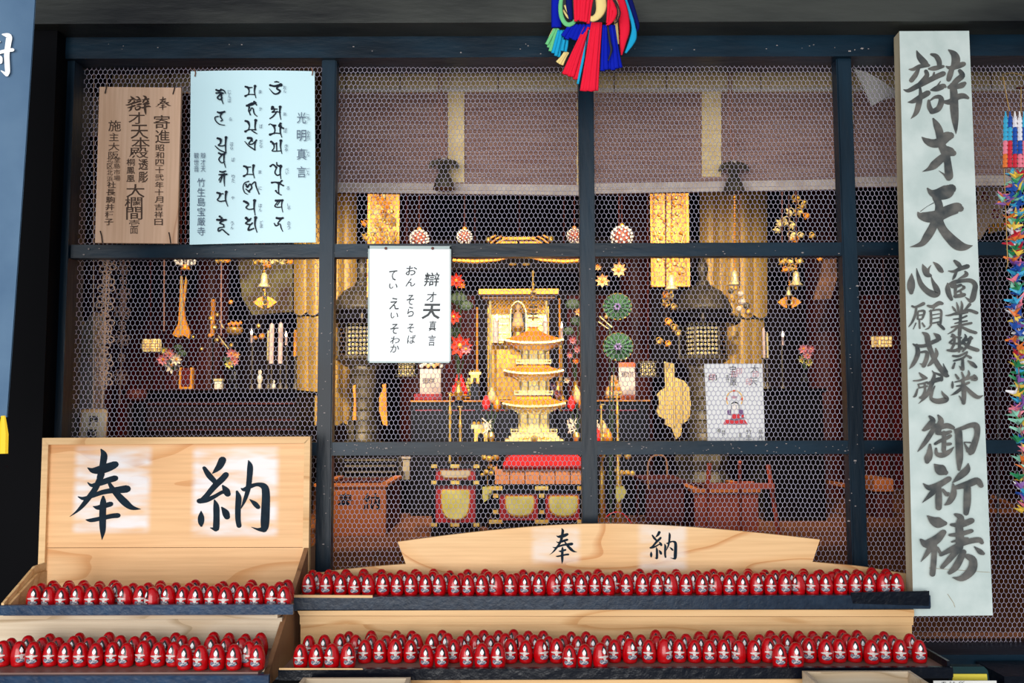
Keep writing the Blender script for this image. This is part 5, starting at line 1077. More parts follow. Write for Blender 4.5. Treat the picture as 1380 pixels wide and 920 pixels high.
def storey(y0, y1, hw, rail_y, rail_hw):
    sub(t, 'storey_body', K_GOLD, lambda m: pbx(m, -hw, hw, y0, y1, hw))
    for u, v in [(a_, b_) for a_ in (-1, -0.42, 0.42, 1) for b_ in (-1, 1)]: sub(t, 'column', K_GOLDP, lambda m: m.lathe((PX+u*hw*kx, Yg+v*hw*kx, PZ(y1)), [(1.5*kx, 0), (1.5*kx, PZ(y0)-PZ(y1))], 8))
    def doors(m):
        h = (y1-y0)
        for a_, b_ in ((-0.36, -0.03), (0.03, 0.36)): m.box(PX+a_*hw*kx, PX+b_*hw*kx, Yg-(hw+0.9)*kx, Yg-hw*kx, PZ(y1-1.5), PZ(y0+h*0.25))
    sub(t, 'doors', K_GOLDP, doors)
    def wins(m):
        for s_ in (-1, 1):
            x0, x1 = s_*hw*0.48, s_*hw*0.9; 
            for q in range(5): xx = x0+(x1-x0)*q/4; m.box(PX+(xx-.35)*kx, PX+(xx+.35)*kx, Yg-(hw+1)*kx, Yg-hw*kx, PZ(y1-4), PZ(y0+5))
            m.box(PX+min(x0, x1)*kx, PX+max(x0, x1)*kx, Yg-(hw+1)*kx, Yg-hw*kx, PZ(y1-3), PZ(y1-4.5)); m.box(PX+min(x0, x1)*kx, PX+max(x0, x1)*kx, Yg-(hw+1)*kx, Yg-hw*kx, PZ(y0+5), PZ(y0+3.5))
    sub(t, 'window_grilles', K_GOLDP, wins)
    def brk(m):
        for i, (yy, ww) in enumerate(((y0-0.5, hw+2), (y0-3, hw+5), (y0-5.5, hw+9))):
            pbx(m, -ww, ww, yy-1, yy+0.6, ww)
            for q in range(7): xx = -ww+2*ww*q/6; m.box(PX+(xx-1)*kx, PX+(xx+1)*kx, Yg-(ww+1.5)*kx, Yg-ww*kx, PZ(yy+1.5), PZ(yy-1))
    sub(t, 'brackets', K_GOLDP, brk)
    def rl(m):
        pbx(m, -rail_hw, rail_hw, rail_y+3.5, rail_y+5.5, rail_hw)
        for s_ in (-1, 1):
            m.box(PX-rail_hw*kx, PX+rail_hw*kx, Yg+s_*rail_hw*kx-0.4*kx, Yg+s_*rail_hw*kx+0.4*kx, PZ(rail_y+1), PZ(rail_y)); m.box(PX+s_*rail_hw*kx-0.4*kx, PX+s_*rail_hw*kx+0.4*kx, Yg-rail_hw*kx, Yg+rail_hw*kx, PZ(rail_y+1), PZ(rail_y))
            for q in range(9): xx = -rail_hw+2*rail_hw*q/8; m.box(PX+(xx-.5)*kx, PX+(xx+.5)*kx, Yg+s_*rail_hw*kx-.5*kx, Yg+s_*rail_hw*kx+.5*kx, PZ(rail_y+4), PZ(rail_y-1))
    sub(t, 'railing', K_GOLDP, rl)
sq_roof(441, 463, 5, 39, 4); storey(473, 493, 15, 486, 23)
sq_roof(493, 503, 20, 39, 4); storey(513, 533, 17, 527, 25)
sq_roof(534, 546, 22, 41, 4); storey(556, 583, 19, 578, 30)
sub(t, 'base', K_GOLDP, lambda m: (pbx(m, -30, 30, 583, 587, 30), pbx(m, -33, 33, 587, 591, 33), pbx(m, -38, 38, 591, 598, 38)))
def scrolls(m):
    for s_ in (-1, 1):
        for q in range(5): m.sph((PX+s_*(10+q*6)*kx, Yg-36*kx, PZ(589+q*1.6)), 3.4*kx, 8, 5, (1.2, .6, .8))
    m.sph((PX, Yg-38*kx, PZ(590)), 5*kx, 8, 6)
sub(t, 'base_scrolls', K_GOLD, scrolls)
sub(t, 'spire_base', K_GOLDP, lambda m: (pbx(m, -8, 8, 437, 441, 8), pbx(m, -6, 6, 433, 437, 6)))
sub(t, 'spire_pole', K_GOLD, lambda m: m.plathe(cx, [(0.6, 364), (1.2, 370), (1.3, 433)], Yg, 8))
for k in range(9):
    y = 390+k*4.7; sub(t, 'spire_ring', K_BRON if k % 2 else K_GOLDD, lambda m: m.plathe(cx, [(1, y-1.2), (3.4+k*0.45, y-0.6), (3.4+k*0.45, y+0.8), (1, y+1.3)], Yg, 12))
for y, r_ in ((367, 2.2), (384, 2.4), (376, 1.6)): sub(t, 'spire_jewel', K_GOLD, lambda m: m.psph(cx, y, r_, Yg, seg=8, rings=6))
for s_ in (-1, 1):
    for y in (455, 499, 541): sub(t, 'wind_bell', K_GOLD, lambda m: m.plathe(cx+s_*37, [(0.4, y+6), (1.4, y+8), (2, y+13)], Yg-0.12, 8))

# ---- lacquered tables in front of the altar
zfl = ZF
def K3(y, Y=2.0, x=690): return at(x, y, Y)[2]
Ya = 1.98
t = thing('altar_table', 'black lacquer altar table with red panels and pale openings under the golden pagoda', 'table', (at(728, 700, Ya)[0], Ya+0.2, ZF))
sub(t, 'table_top', K_LACQ, lambda m: m.pbox(664, 651, 792, 657, Ya, 0.5))
sub(t, 'apron', K_REDL, lambda m: m.pbox(670, 664, 790, 701, Ya+0.01, 0.02))
sub(t, 'upper_rail', K_LACQ, lambda m: m.pbox(668, 657, 791, 665, Ya, 0.03))
sub(t, 'lower_rail', K_LACQ, lambda m: m.box(at(668, 705, Ya)[0], at(791, 705, Ya)[0], Ya, Ya+0.45, ZF, K3(701, Ya)))
def arch(m, x0, x1, y0, y1, Y):
    pts = [(x0+1.5, y0), (x1-1.5, y0), (x1, y0+3)]; xc = (x0+x1)/2; hw = (x1-x0)/2
    for k in range(9): a = k/8*math.pi; pts.append((xc+hw*math.cos(a)**1 if False else xc+hw*math.copysign(abs(math.cos(a))**0.7, math.cos(a)), y0+(y1-y0)*0.35+(y1-y0)*0.65*math.sin(a)**0.8 if math.sin(a) > 0 else y0+(y1-y0)*0.35))
    pts.append((x0, y0+3)); m.ppoly(pts, Y, 0.004)
for x0, x1 in ((680.5, 720.5), (739, 779.5)):
    sub(t, 'gilt_rim', K_GOLDO, lambda m: arch(m, x0, x1, 667.5, 696.5, Ya+0.004)); sub(t, 'pale_opening', K_LIME, lambda m: arch(m, x0+1.5, x1-1.5, 669, 694.5, Ya))
for x in (668, 730, 786): sub(t, 'stile', K_LACQ, lambda m: m.pbox(x-5, 657, x+5, 703, Ya-0.004, 0.03))
for x in (668, 730, 787):
    for y in (658, 668, 690, 703): sub(t, 'gold_fitting', K_GOLD, lambda m: m.pbox(x-(9 if y in (658, 703) else 3.5), y-3, x+(9 if y in (658, 703) else 3.5), y+2.5, Ya-0.008, 0.004))
for s_ in (664, 788): sub(t, 'leg', K_LACQ, lambda m: m.box(at(s_, 700, Ya)[0], at(s_+4, 700, Ya)[0], Ya, Ya+0.45, ZF, K3(657, Ya)))
t = thing('altar_cloth', 'red cloth with striped orange brocade hem on the altar table under the pagoda', 'cloth', at(728, 651, Ya))
sub(t, 'red_top', K_REDC, lambda m: (setattr(m, 'smooth', False), m.ppoly([(677, 632), (678, 625), (682, 618), (688, 613), (779, 613), (785, 618), (788, 624), (789, 632)], Ya-0.015, 0.5)))
sub(t, 'ruffle', mat('deep_red_cloth', rgb(150, 16, 20), 0.7), lambda m: [m.psph(680+k*5.1, 629.5, 2.9, Ya-0.018, seg=8, rings=5) for k in range(22)])
K_HEMB = brocade('striped_hem', rgb(240, 140, 70), rgb(190, 60, 40), rgb(250, 200, 130), 900.0, 0.0)
for k in range(6):
    xa = 667+k*20.4; sub(t, 'brocade_panel', K_HEMB, lambda m: m.pbox(xa, 632, xa+19.4, 652, Ya-0.012+0.002*(k % 2), 0.01))
sub(t, 'side_cloth', K_HEMB, lambda m: m.box(at(667, 640, Ya)[0], at(669, 640, Ya)[0], Ya, Ya+0.45, K3(651.3, Ya), K3(632, Ya)))
Yb_ = 1.95
t = thing('offering_pedestal', 'small black and red lacquer pedestal with pale openings left of the altar table', 'pedestal', (at(612, 700, Yb_)[0], Yb_+.15, ZF))
sub(t, 'body', K_REDL, lambda m: m.pbox(586, 629, 642, 706, Yb_+0.012, 0.14))
for y0, y1 in ((624, 631), (647, 654), (704, 710)): sub(t, 'rail', K_LACQ, lambda m: m.pbox(581, y0, 646, y1, Yb_, 0.16))
sub(t, 'foot', K_LACQ, lambda m: m.box(at(581, 700, Yb_)[0], at(646, 700, Yb_)[0], Yb_, Yb_+0.16, ZF, K3(708, Yb_)))
for x in (584.5, 643.5): sub(t, 'stile', K_LACQ, lambda m: m.pbox(x-2.5, 629, x+2.5, 706, Yb_, 0.02))
sub(t, 'gilt_rim', K_GOLDO, lambda m: m.ppoly([(593, 633), (634.5, 633), (634, 640), (629, 644.5), (599, 644.5), (593.5, 640)], Yb_+0.007, 0.004)); sub(t, 'pale_opening', K_CREAM, lambda m: m.ppoly([(594.5, 634), (633, 634), (632, 640), (628, 643), (600, 643), (595, 640)], Yb_+0.003, 0.004))
sub(t, 'gilt_rim', K_GOLDO, lambda m: arch(m, 594, 633.5, 659, 701, Yb_+0.007)); sub(t, 'pale_opening', K_LIME, lambda m: arch(m, 595.5, 632, 660.5, 699.5, Yb_+0.003))
for y in (628, 650, 707):
    for x in (585, 613, 642): sub(t, 'gold_fitting', K_GOLD, lambda m: m.pbox(x-4-(2 if x == 613 else 0), y-2.4, x+4+(2 if x == 613 else 0), y+2.4, Yb_-0.004, 0.004))
def gilt_cluster(name, lab, cat, pts, Y, m, hang=None, base=None):
    x0 = sum(p[0] for p in pts)/len(pts); yb = max(p[1]+p[2] for p in pts); t = thing(name, lab, cat, at(x0, yb, Y))
    for (x, y, r_) in pts: sub(t, 'bead', m if not isinstance(m, list) else R.choice(m), lambda q: q.psph(x, y, r_, Y+R.uniform(-0.02, 0.02), seg=8, rings=5))
    if hang: sub(t, 'cord', K_DKW, lambda q: q.ptube([(x0, hang), (x0, min(p[1] for p in pts))], 0.7, Y, 5))
    if base: sub(t, 'stem', K_LACQ, lambda q: q.ptube([(x0, yb-2), (x0, base)], 1.4, Y, 6))
    return t
gilt_cluster('gilt_lion', 'small gilt beast ornament left of the red altar cloth', 'ornament', [(652, 616, 4), (659, 618, 5), (668, 616, 5), (655, 636, 4), (662, 638, 3.4), (650, 640, 3), (667, 632, 4), (660, 628, 4)], 2.2, K_GOLD, base=712)
gilt_cluster('gilt_lion', 'small gilt beast ornament right of the centre post by the altar cloth', 'ornament', [(812, 614, 4), (834, 613, 4.5), (846, 614, 5), (812, 637, 4.4), (838, 637, 4), (845, 637, 4), (852, 638, 4), (830, 634, 3)], 2.36, K_GOLD, base=712)
for x, lab in ((657, 'left of the altar table'), (837, 'right of the centre post')):
    t = thing('green_gong', 'small yellow-green rounded gong plate hanging '+lab, 'gong', at(x, 678, 2.0))
    sub(t, 'plate', K_LIME, lambda m: m.ppoly([(x-7, 656), (x+4, 655), (x+7, 663), (x+4, 670), (x-5, 677), (x-7, 670)], 2.0, 0.01)); sub(t, 'cord', K_GOLDD, lambda m: m.ptube([(x, 640), (x, 656)], 0.7, 2.0, 5))
t = thing('red_cord_hoop', 'thin red cord arching over the floor right of the centre post', 'cord', at(835, 708, 2.0)); sub(t, 'cord', K_REDC, lambda m: m.ptube([(810, 712), (816, 698), (828, 690), (842, 694), (856, 712)], 0.8, 2.0, 5, sm=4))

# ---- main altar step, back row
Ym = 2.75
t = thing('altar_step', 'long dark red altar step with gilt edge carrying the offerings behind the pagoda', 'altar', (at(714, 560, Ym)[0], Ym+.3, ZF))
sub(t, 'step_top', K_REDD, lambda m: m.box(at(553, 540, Ym)[0], at(876, 540, Ym)[0], Ym, Ym+0.5, K3(541.5, Ym), K3(538.5, Ym))); sub(t, 'gilt_edge', K_GOLDO, lambda m: m.pbox(553, 539, 876, 541, Ym-0.006, 0.006))
sub(t, 'front_panel', K_LACQ, lambda m: m.box(at(553, 540, Ym)[0], at(876, 540, Ym)[0], Ym+0.03, Ym+0.5, ZF, K3(541.5, Ym)))
sub(t, 'front_beading', K_REDL, lambda m: [m.pbox(560+k*44, 552, 596+k*44, 553.2, Ym+0.024, 0.006) for k in range(7)])
def card(x0, y0, x1, y1, Y, lab, bands):
    t = thing('offering_card', lab, 'card', at((x0+x1)/2, y1, Y)); sub(t, 'card', K_PINK if False else mat('pinkish_white_card', rgb(226, 206, 200), 0.6), lambda m: m.pbox(x0, y0, x1, y1, Y, 0.02))
    if bands: sub(t, 'orange_band', mat('orange_red_band', rgb(230, 110, 60), 0.6), lambda m: (m.pbox(x0, y0, x1, y0+6, Y-0.003, 0.003), m.pbox(x0, y1-7, x1, y1, Y-0.003, 0.003)))
    else: sub(t, 'red_base', K_REDL, lambda m: m.pbox(x0-8, y1-8, x1+1, y1, Y-0.03, 0.06))
    mb = MB(); p_ = Plane(at(x0, y0, Y-.001), at(x1, y0, Y-.001), at(x0, y1, Y-.001)); put_char(mb, p_, '御', x0+3, y0+12, x0+12, y0+20); put_char(mb, p_, '供', x0+12, y0+12, x0+20, y0+20); mb.build('lettering', K_INKD, t)['kind'] = 'stuff'
card(566, 497, 594, 538.5, 2.9, 'pinkish white offering card on a red base below the chant card', False)
card(834, 488, 856, 538.5, 2.9, 'white offering card with orange bands right of the centre post', True)
gilt_cluster('offering_sweets', 'row of red, white and yellow offerings above the pinkish card', 'offering', [(568+k*4.4, 493-(k % 2)*3, 3.2) for k in range(7)], 2.95, [K_REDC, K_WHITE, K_PETAL], None)
# fruit pyramids
def pyramid(cx, cy, lab, mats_, Y=2.85, s_=4.2):
    t = thing('fruit_pyramid', lab, 'offering', at(cx, 539, Y))
    for lv, n in enumerate((5, 4, 3, 2, 1)):
        for k in range(n):
            a = 2*math.pi*k/n; rr_ = (n-1)*1.9; sub(t, 'fruit', mats_[lv % len(mats_)], lambda m: m.psph(cx+rr_*math.cos(a), cy-lv*5, s_, Y+rr_*math.sin(a)/S(Y)*1.0, seg=8, rings=6))
    sub(t, 'stand', K_GOLDO, lambda m: m.plathe(cx, [(11, cy+4), (12, cy+6), (4, cy+8), (6, 539)], Y, 12))
pyramid(619, 527, 'pyramid of bright red fruit on the altar left of the pagoda', [K_REDC])
pyramid(827, 530, 'pyramid of orange peach-like fruit on the altar right of the centre post', [K_PETAL, K_GOLDO], s_=5)
pyramid(632, 531, 'low heap of small yellow fruit beside the red fruit pyramid', [K_LIME], Y=3.0, s_=2.6)
def lotus(cx, cy, lab, Y=2.2):
    t = thing('lotus_buds', lab, 'flower ornament', at(cx, 599, Y))
    for dx, dy, r_, m in ((-7, 4, 6.5, K_REDC), (1, -6, 6.5, K_PETAL), (8, 5, 6.5, K_GOLDO)):
        sub(t, 'bud', m, lambda q: (setattr(q, 'smooth', True), q.plathe(cx+dx, [(0.3, cy+dy-10), (3.4, cy+dy-5), (5.6, cy+dy+1), (5.4, cy+dy+6), (3, cy+dy+10), (1, cy+dy+12)], Y, 10)))
        sub(t, 'stem', K_LEAFG, lambda q: q.ptube([(cx+dx, cy+dy+10), (cx+dx*0.4, 570), (cx, 590)], 0.9, Y, 5))
    sub(t, 'vase', K_GOLD, lambda q: q.plathe(cx, [(3, 582), (5, 588), (3, 594), (6, 612)], Y, 10))
    sub(t, 'sprig', K_WPETAL, lambda q: [q.ptube([(cx+R.uniform(-14, 2), 580+R.uniform(-10, 8)), (cx+R.uniform(-14, 2), 572+R.uniform(-10, 8))], 0.9, Y, 4) for k in range(12)])
lotus(662, 538, 'trio of red, peach and orange lotus buds left of the pagoda'); lotus(777, 538, 'trio of red, peach and orange lotus buds right of the pagoda'); lotus(812, 582, 'red and orange ornament cluster at the foot of the bay right of the centre post')
for x, y0, lab in ((606, 530, 'tall turned brass candlestick left of the pagoda'), (620, 548, 'slimmer brass candlestick beside the tall turned one'), (834, 530, 'tall turned brass candlestick right of the centre post'), (812, 545, 'slim brass candlestick hugging the centre post')):
    Y = 2.2 if x < 810 or x > 820 else 2.0; t = thing('candlestick', lab, 'candlestick', at(x, 700, Y)); 
    sub(t, 'shaft', K_GOLD, lambda m: (setattr(m, 'smooth', True), m.plathe(x, [(1.2, y0), (2, y0+3), (1, y0+8), (1.8, y0+22), (2.8, y0+26), (1.4, y0+30), (2.2, y0+40), (1.1, y0+52), (2.2, y0+62), (1.2, 606), (3, 640), (5, 712)], Y, 8)))
    sub(t, 'drip_pan', K_GOLDP, lambda m: m.plathe(x, [(2, y0-1), (4, y0), (1, y0+2)], Y, 10))
for (x, y, s_, lab) in ((648, 575, 1.0, 'small gilt arched stand left of the pagoda foot'), (640, 503, 0.62, 'smaller gilt arched stand above the red fruit pyramid')):
    Y = 2.3 if s_ == 1 else 2.9; t = thing('gilt_arch_stand', lab, 'ornament', at(x, y+22*s_, Y))
    sub(t, 'slab', K_GOLDP, lambda m: m.pbox(x-13*s_, y-3*s_, x+13*s_, y+2.5*s_, Y, 0.08)); sub(t, 'arch', K_GOLD, lambda m: m.ppoly([(x-9*s_, y+2.5*s_), (x+9*s_, y+2.5*s_), (x+9*s_, y+22*s_), (x+4.5*s_, y+22*s_), (x+4*s_, y+11*s_), (x, y+8*s_), (x-4*s_, y+11*s_), (x-4.5*s_, y+22*s_), (x-9*s_, y+22*s_)], Y, 0.06))
    for dx in (-9, -3, 3, 9): sub(t, 'pinnacle', K_GOLD, lambda m: m.psph(x+dx*s_, y-5*s_, 2.3*s_, Y+0.03, seg=8, rings=5))
    sub(t, 'support', K_LACQ, lambda m: m.box(at(x-9*s_, y, Y)[0], at(x+9*s_, y, Y)[0], Y, Y+0.06, ZF if s_ == 1 else K3(538.5, Y), K3(y+22*s_, Y)))

# ---- inner shrine
Ys = 3.35
t = thing('inner_shrine', 'gilded inner shrine with lattice transom and dark arched opening behind the pagoda', 'shrine', (at(698, 500, Ys)[0], Ys, ZF))
sub(t, 'beam', K_GOLDO, lambda m: m.pbox(645, 389, 753, 396, Ys-0.1, 0.1)); sub(t, 'roof_edge', mat('brown_gilt', rgb(130, 84, 40), 0.5), lambda m: m.pbox(650, 398, 748, 402, Ys-0.05, 0.2))
sub(t, 'back_panel', K_GOLDD, lambda m: m.pbox(657, 402, 740, 538, Ys+0.1, 0.04))
for x in (661, 737): sub(t, 'pillar', K_GOLDP, lambda m: m.plathe(x, [(2, 402), (2, 538)], Ys, 8))
sub(t, 'shrine_platform', K_LACQ, lambda m: m.box(at(640, 500, Ys)[0], at(758, 500, Ys)[0], Ys-0.05, Ys+0.5, ZF, K3(538.5, Ys-0.05)))
for k in range(17):
    for s_ in (-1, 1):
        x = 663+k*4.6; xe = x+s_*20; a_ = (max(min(xe, 736), 662)-x)/(xe-x)
        if abs(a_) > 0.1: sub(t, 'lattice_bar', K_GOLD, lambda m: m.ptube([(x, 403), (x+(xe-x)*a_, 403+20*a_)], 0.7, Ys-0.01+0.004*s_, 4))
for x0, x1 in ((662, 688), (710, 736)):
    sub(t, 'door_panel', K_GOLD, lambda m: m.pbox(x0, 424, x1, 462, Ys, 0.03))
    for yy in (427, 436, 448, 458): sub(t, 'door_moulding', K_GOLDP, lambda m: m.pbox(x0+2, yy-1.4, x1-2, yy+1.4, Ys-0.012, 0.012))
sub(t, 'arch', K_GOLDP, lambda m: m.ptube([(688, 462), (688, 425), (690, 412), (698, 406), (706, 412), (709, 425), (709, 462)], 1.4, Ys-0.01, 6, sm=3))
sub(t, 'dark_opening', K_LACQ, lambda m: m.ppoly([(689, 464), (689, 424), (692, 413), (698, 407), (705, 413), (708, 424), (708, 464)], Ys+0.004, 0.004))
t2 = thing('enthroned_figure', 'small seated gilt figure inside the dark shrine arch', 'statue', at(698, 440, Ys-0.05)); sub(t2, 'body', K_PETAL, lambda m: (setattr(m, 'smooth', True), m.plathe(698, [(1.2, 410), (3, 413), (3, 417), (1.6, 419), (5.5, 423), (6.5, 430), (8, 436), (8, 440)], Ys-0.05, 12, sy=0.7))); sub(t2, 'pedestal', K_GOLDD, lambda m: m.plathe(698, [(8, 440), (9, 443), (6, 448), (9, 462)], Ys-0.05, 10))
for x in (643, 755): 
    t = thing('shrine_post', 'slender gilt post at the %s side of the inner shrine' % ('left' if x < 700 else 'right'), 'post', at(x, 538, 3.2)); sub(t, 'post', K_GOLDO, lambda m: m.plathe(x, [(1.4, 402 if x > 700 else 414), (1.6, 538)], 3.2, 8)); sub(t, 'foot', K_GOLDD, lambda m: m.plathe(x, [(3, 534), (4, 540)], 3.2, 8))
for x, y0, y1, wd, lab in ((668, 431, 462, 4.2, 'thick pale candle left in front of the inner shrine'), (735, 432, 452, 3.4, 'thick pale candle right in front of the inner shrine'), (757, 441, 462, 1.8, 'slim lit candle at the right shrine post')):
    t = thing('shrine_candle', lab, 'candle', at(x, 538, 2.9)); sub(t, 'wax', K_WAX, lambda m: m.plathe(x, [(wd, y0), (wd, y1)], 2.9, 10)); sub(t, 'flame', K_FLAME, lambda m: m.plathe(x+(1.6 if x < 700 else 0), [(0.2, y0-8), (1.5, y0-3), (1.2, y0), (0.3, y0+1)], 2.86, 8)); sub(t, 'holder', K_GOLDD, lambda m: m.plathe(x, [(wd+1, y1), (1.5, y1+3), (1.5, 530), (5, 538.5)], 2.9, 8))
# gold frieze and valance above the shrine
t = thing('carved_frieze', 'gilt carved frieze of crossed ribs just above the middle rail', 'carving', at(700, 332, 3.2))
for (a_, b_, c_, d_) in ((656, 325, 668, 317), (661, 328, 676, 318), (744, 325, 732, 317), (739, 328, 724, 318), (668, 329, 686, 320), (732, 329, 714, 320)): sub(t, 'rib', K_GOLDO, lambda m: m.ptube([(a_, b_), ((a_+c_)/2, (b_+d_)/2-1), (c_, d_)], 1.6, 3.2, 6))
sub(t, 'bar', K_GOLDO, lambda m: (m.pbox(677, 319, 722, 323, 3.2, 0.03), m.pbox(672, 325, 697, 328, 3.2, 0.03), m.pbox(700, 325, 728, 328, 3.2, 0.03))); sub(t, 'end_scroll', K_GOLD, lambda m: (m.psph(658, 323, 4.2, 3.2), m.psph(742, 322, 4.6, 3.2))); sub(t, 'hanger', K_DKW, lambda m: m.ptube([(700, 319), (700, CY(3.22))], 1, 3.22, 5))
t = thing('gilt_valance', 'gilt curved valance below the middle rail above the shrine', 'carving', at(700, 356, 3.1))
for s_ in (-1, 1): sub(t, 'valance_arm', K_GOLDO, lambda m: m.ptube([(700+s_*14, 347), (700+s_*30, 350), (700+s_*60, 352), (700+s_*90, 350)], [1, 2.2, 3, 2.6], 3.1, 6, flat=0.5)); sub(t, 'leaf', K_GOLD, lambda m: m.psph(700+s_*9, 356, 5.6, 3.1, sc=(1, .5, .35))); sub(t, 'hanger', K_DKW, lambda m: m.ptube([(700+s_*60, 351), (700+s_*60, CY(3.12))], 1, 3.12, 5))
# filigree balls
for x, y, r_, lab in ((565, 322, 12.5, 'leftmost openwork ball above the chant card'), (626, 319, 10, 'openwork ball just right of the chant card top'), (774, 318, 10, 'openwork ball just left of the centre post'), (838, 319, 14.5, 'largest openwork ball right of the centre post')):
    Y = 2.3; t = thing('openwork_ball', lab, 'hanging ball', at(x, y+r_, Y))
    def cage(m):
        c = at(x, y, Y); rr_ = r_/S(Y)
        for k in range(70):
            z = 1-2*(k+.5)/70; a = k*2.39996; q = math.sqrt(1-z*z); p = c+rr_*np.array([q*math.cos(a), q*math.sin(a), z]); m.sph(p, rr_*0.13, 5, 4)
    sub(t, 'beadwork', K_CRYST, cage); sub(t, 'core', mat('rosy_core', rgb(150, 70, 50), 0.5), lambda m: m.psph(x, y, r_*0.84, Y)); sub(t, 'top_knot', K_GOLDO, lambda m: m.psph(x, y-r_-1, 3, Y)); sub(t, 'cord', K_DKW, lambda m: m.ptube([(x, y-r_), (x, CY(Y))], 0.8, Y, 5))
# openwork lantern drums
for x0, x1, lab in ((534, 562, 'small openwork drum lantern below the chant card'), (858, 888, 'small openwork drum lantern right of the orange-banded card')):
    Y = 2.6; xm = (x0+x1)/2; t = thing('openwork_drum', lab, 'lantern', at(xm, 508, Y)); sub(t, 'glow_core', K_LIT, lambda m: m.plathe(xm, [(11, 489), (11, 506)], Y, 12))
    def cg(m):
        for k in range(14):
            a = k/14*2*math.pi; c = at(xm, 497, Y); rr_ = 14/S(Y)
            for j in range(4): loopc = c+np.array([rr_*math.cos(a+0.22*(j % 2)), rr_*math.sin(a+.22*(j % 2)), (j-1.5)*4.6/S(Y)]); tn = np.array([-math.sin(a), math.cos(a), 0]); m.tube([loopc+2.5/S(Y)*(math.cos(b)*tn+math.sin(b)*np.array([0, 0, 1])) for b in np.linspace(0, 6.283, 7)], 0.7/S(Y), 4)
    sub(t, 'scroll_cage', K_LACQ, cg)
    for y in (488, 507): sub(t, 'rim', K_BRON, lambda m: m.plathe(xm, [(15, y-1), (15, y+1)], Y, 14))
    sub(t, 'cord', K_DKW, lambda m: m.ptube([(xm, 487), (xm, CY(Y))], 0.8, Y, 5))
# peacock-green round ornaments and blossoms right of the centre post, coral ones on the left
for x, y, r_, lab in ((832, 413, 19, 'upper green round fan leaf right of the centre post'), (833, 467, 20, 'lower green round fan leaf right of the centre post')):
    Y = 2.35 if y > 430 else 2.5; t = thing('round_leaf_fan', lab, 'leaf ornament', at(x, y+r_, Y))
    for k in range(16):
        a = 2*math.pi*k/16; sub(t, 'leaf_segment', K_GREEN, lambda m: m.add([at(x+dx, y+dy, Y-dz) for dx, dy, dz in ((0, 0, 0.04), (r_*math.cos(a-.18), r_*.92*math.sin(a-.18), 0), (r_*1.04*math.cos(a), r_*.96*math.sin(a), 0.02), (r_*math.cos(a+.18), r_*.92*math.sin(a+.18), 0))], [(0, 1, 2), (0, 2, 3)]))
    sub(t, 'centre_rosette', mat('violet_rosette', rgb(130, 110, 170), 0.5), lambda m: [m.psph(x+3.5*math.cos(b), y+3.5*math.sin(b), 2, Y-0.05, seg=6, rings=4) for b in np.linspace(0, 5.24, 6)]); sub(t, 'rim', K_GOLDD, lambda m: m.ptube([(x+r_*math.cos(b), y+r_*.93*math.sin(b)) for b in np.linspace(0, 6.283, 20)], 0.8, Y, 5)); sub(t, 'stalk', K_LEAFG, lambda m: m.ptube([(x, y, 0.01), (x-6-(4 if y < 430 else 0), y+30, 0.06 if y < 430 else 0.03), (x-10, FY(Y), 0.03)], 1.1, Y, 5))
def blossom(t, x, y, r_, Y, m, n=8, c=None):
    for k in range(n):
        a = 2*math.pi*k/n+R.uniform(-.1, .1); sub(t, 'petal', m, lambda q: q.add([at(x+dx, y+dy, Y-dz) for dx, dy, dz in ((0, 0, 0.0), (r_*.6*math.cos(a-.42), r_*.6*math.sin(a-.42), 0.02), (r_*math.cos(a), r_*math.sin(a), 0.035), (r_*.6*math.cos(a+.42), r_*.6*math.sin(a+.42), 0.02), (r_*.5*math.cos(a), r_*.5*math.sin(a), 0.008))], [(0, 1, 4), (1, 2, 4), (2, 3, 4), (3, 0, 4)]))
    sub(t, 'flower_centre', c or K_GOLDO, lambda q: q.psph(x, y, r_*.24, Y-0.02, seg=6, rings=4))
def bouquet(lab, fl, Y, vase=None, leaves=(), name='flower_arrangement'):
    x0 = sum(f[0] for f in fl)/len(fl); yb = vase[1] if vase else max(f[1]+f[2] for f in fl); t = thing(name, lab, 'flowers', at(x0, yb, Y))
    for f in fl: blossom(t, f[0], f[1], f[2], Y+R.uniform(-.03, .03), f[3])
    if not vase: sub(t, 'cord', K_DKW, lambda q: q.ptube([(fl[0][0], fl[0][1], .02), (fl[0][0], CY(Y), .02)], 0.8, Y, 5))
    for (x, y, r_) in leaves: sub(t, 'leaf', K_LEAFG, lambda q: q.psph(x, y, r_, Y+0.04, seg=8, rings=5, sc=(1, .3, .7)))
    if vase: sub(t, 'vase', vase[2], lambda q: q.plathe(vase[0], [(4, vase[1]-26), (2.6, vase[1]-20), (6, vase[1]-10), (4, vase[1])], Y, 10)); sub(t, 'vase_stand', K_LACQ, lambda q: q.plathe(vase[0], [(6, vase[1]), (6, vase[1]+2), (1.5, vase[1]+4), (1.5, FY(Y)-3), (7, FY(Y))], Y, 8)) if Y < 2.45 or 700 < vase[0] < 800 else None; [sub(t, 'stem', K_LEAFG, lambda q: q.ptube([(f[0], f[1], .02), (vase[0], vase[1]-24)], 0.8, Y, 4)) for f in fl]
    return t
bouquet('two peach blossoms beside the centre post above the green fan leaves', [(834, 363, 11, K_PETAL), (812, 378, 10, K_PETAL), (806, 360, 5, K_PETAL)], 2.35)
bouquet('coral and orange lotus flowers with dark leaves right of the chant card', [(615, 378, 11, K_CORAL), (611, 427, 11, K_CORAL), (620, 466, 17, K_CORAL), (622, 384, 6, K_GOLDO), (628, 470, 8, K_PINK)], 2.35, (618, 539, K_GOLDD), [(618, 402, 12), (628, 412, 10), (612, 446, 9), (618, 462, 9)])
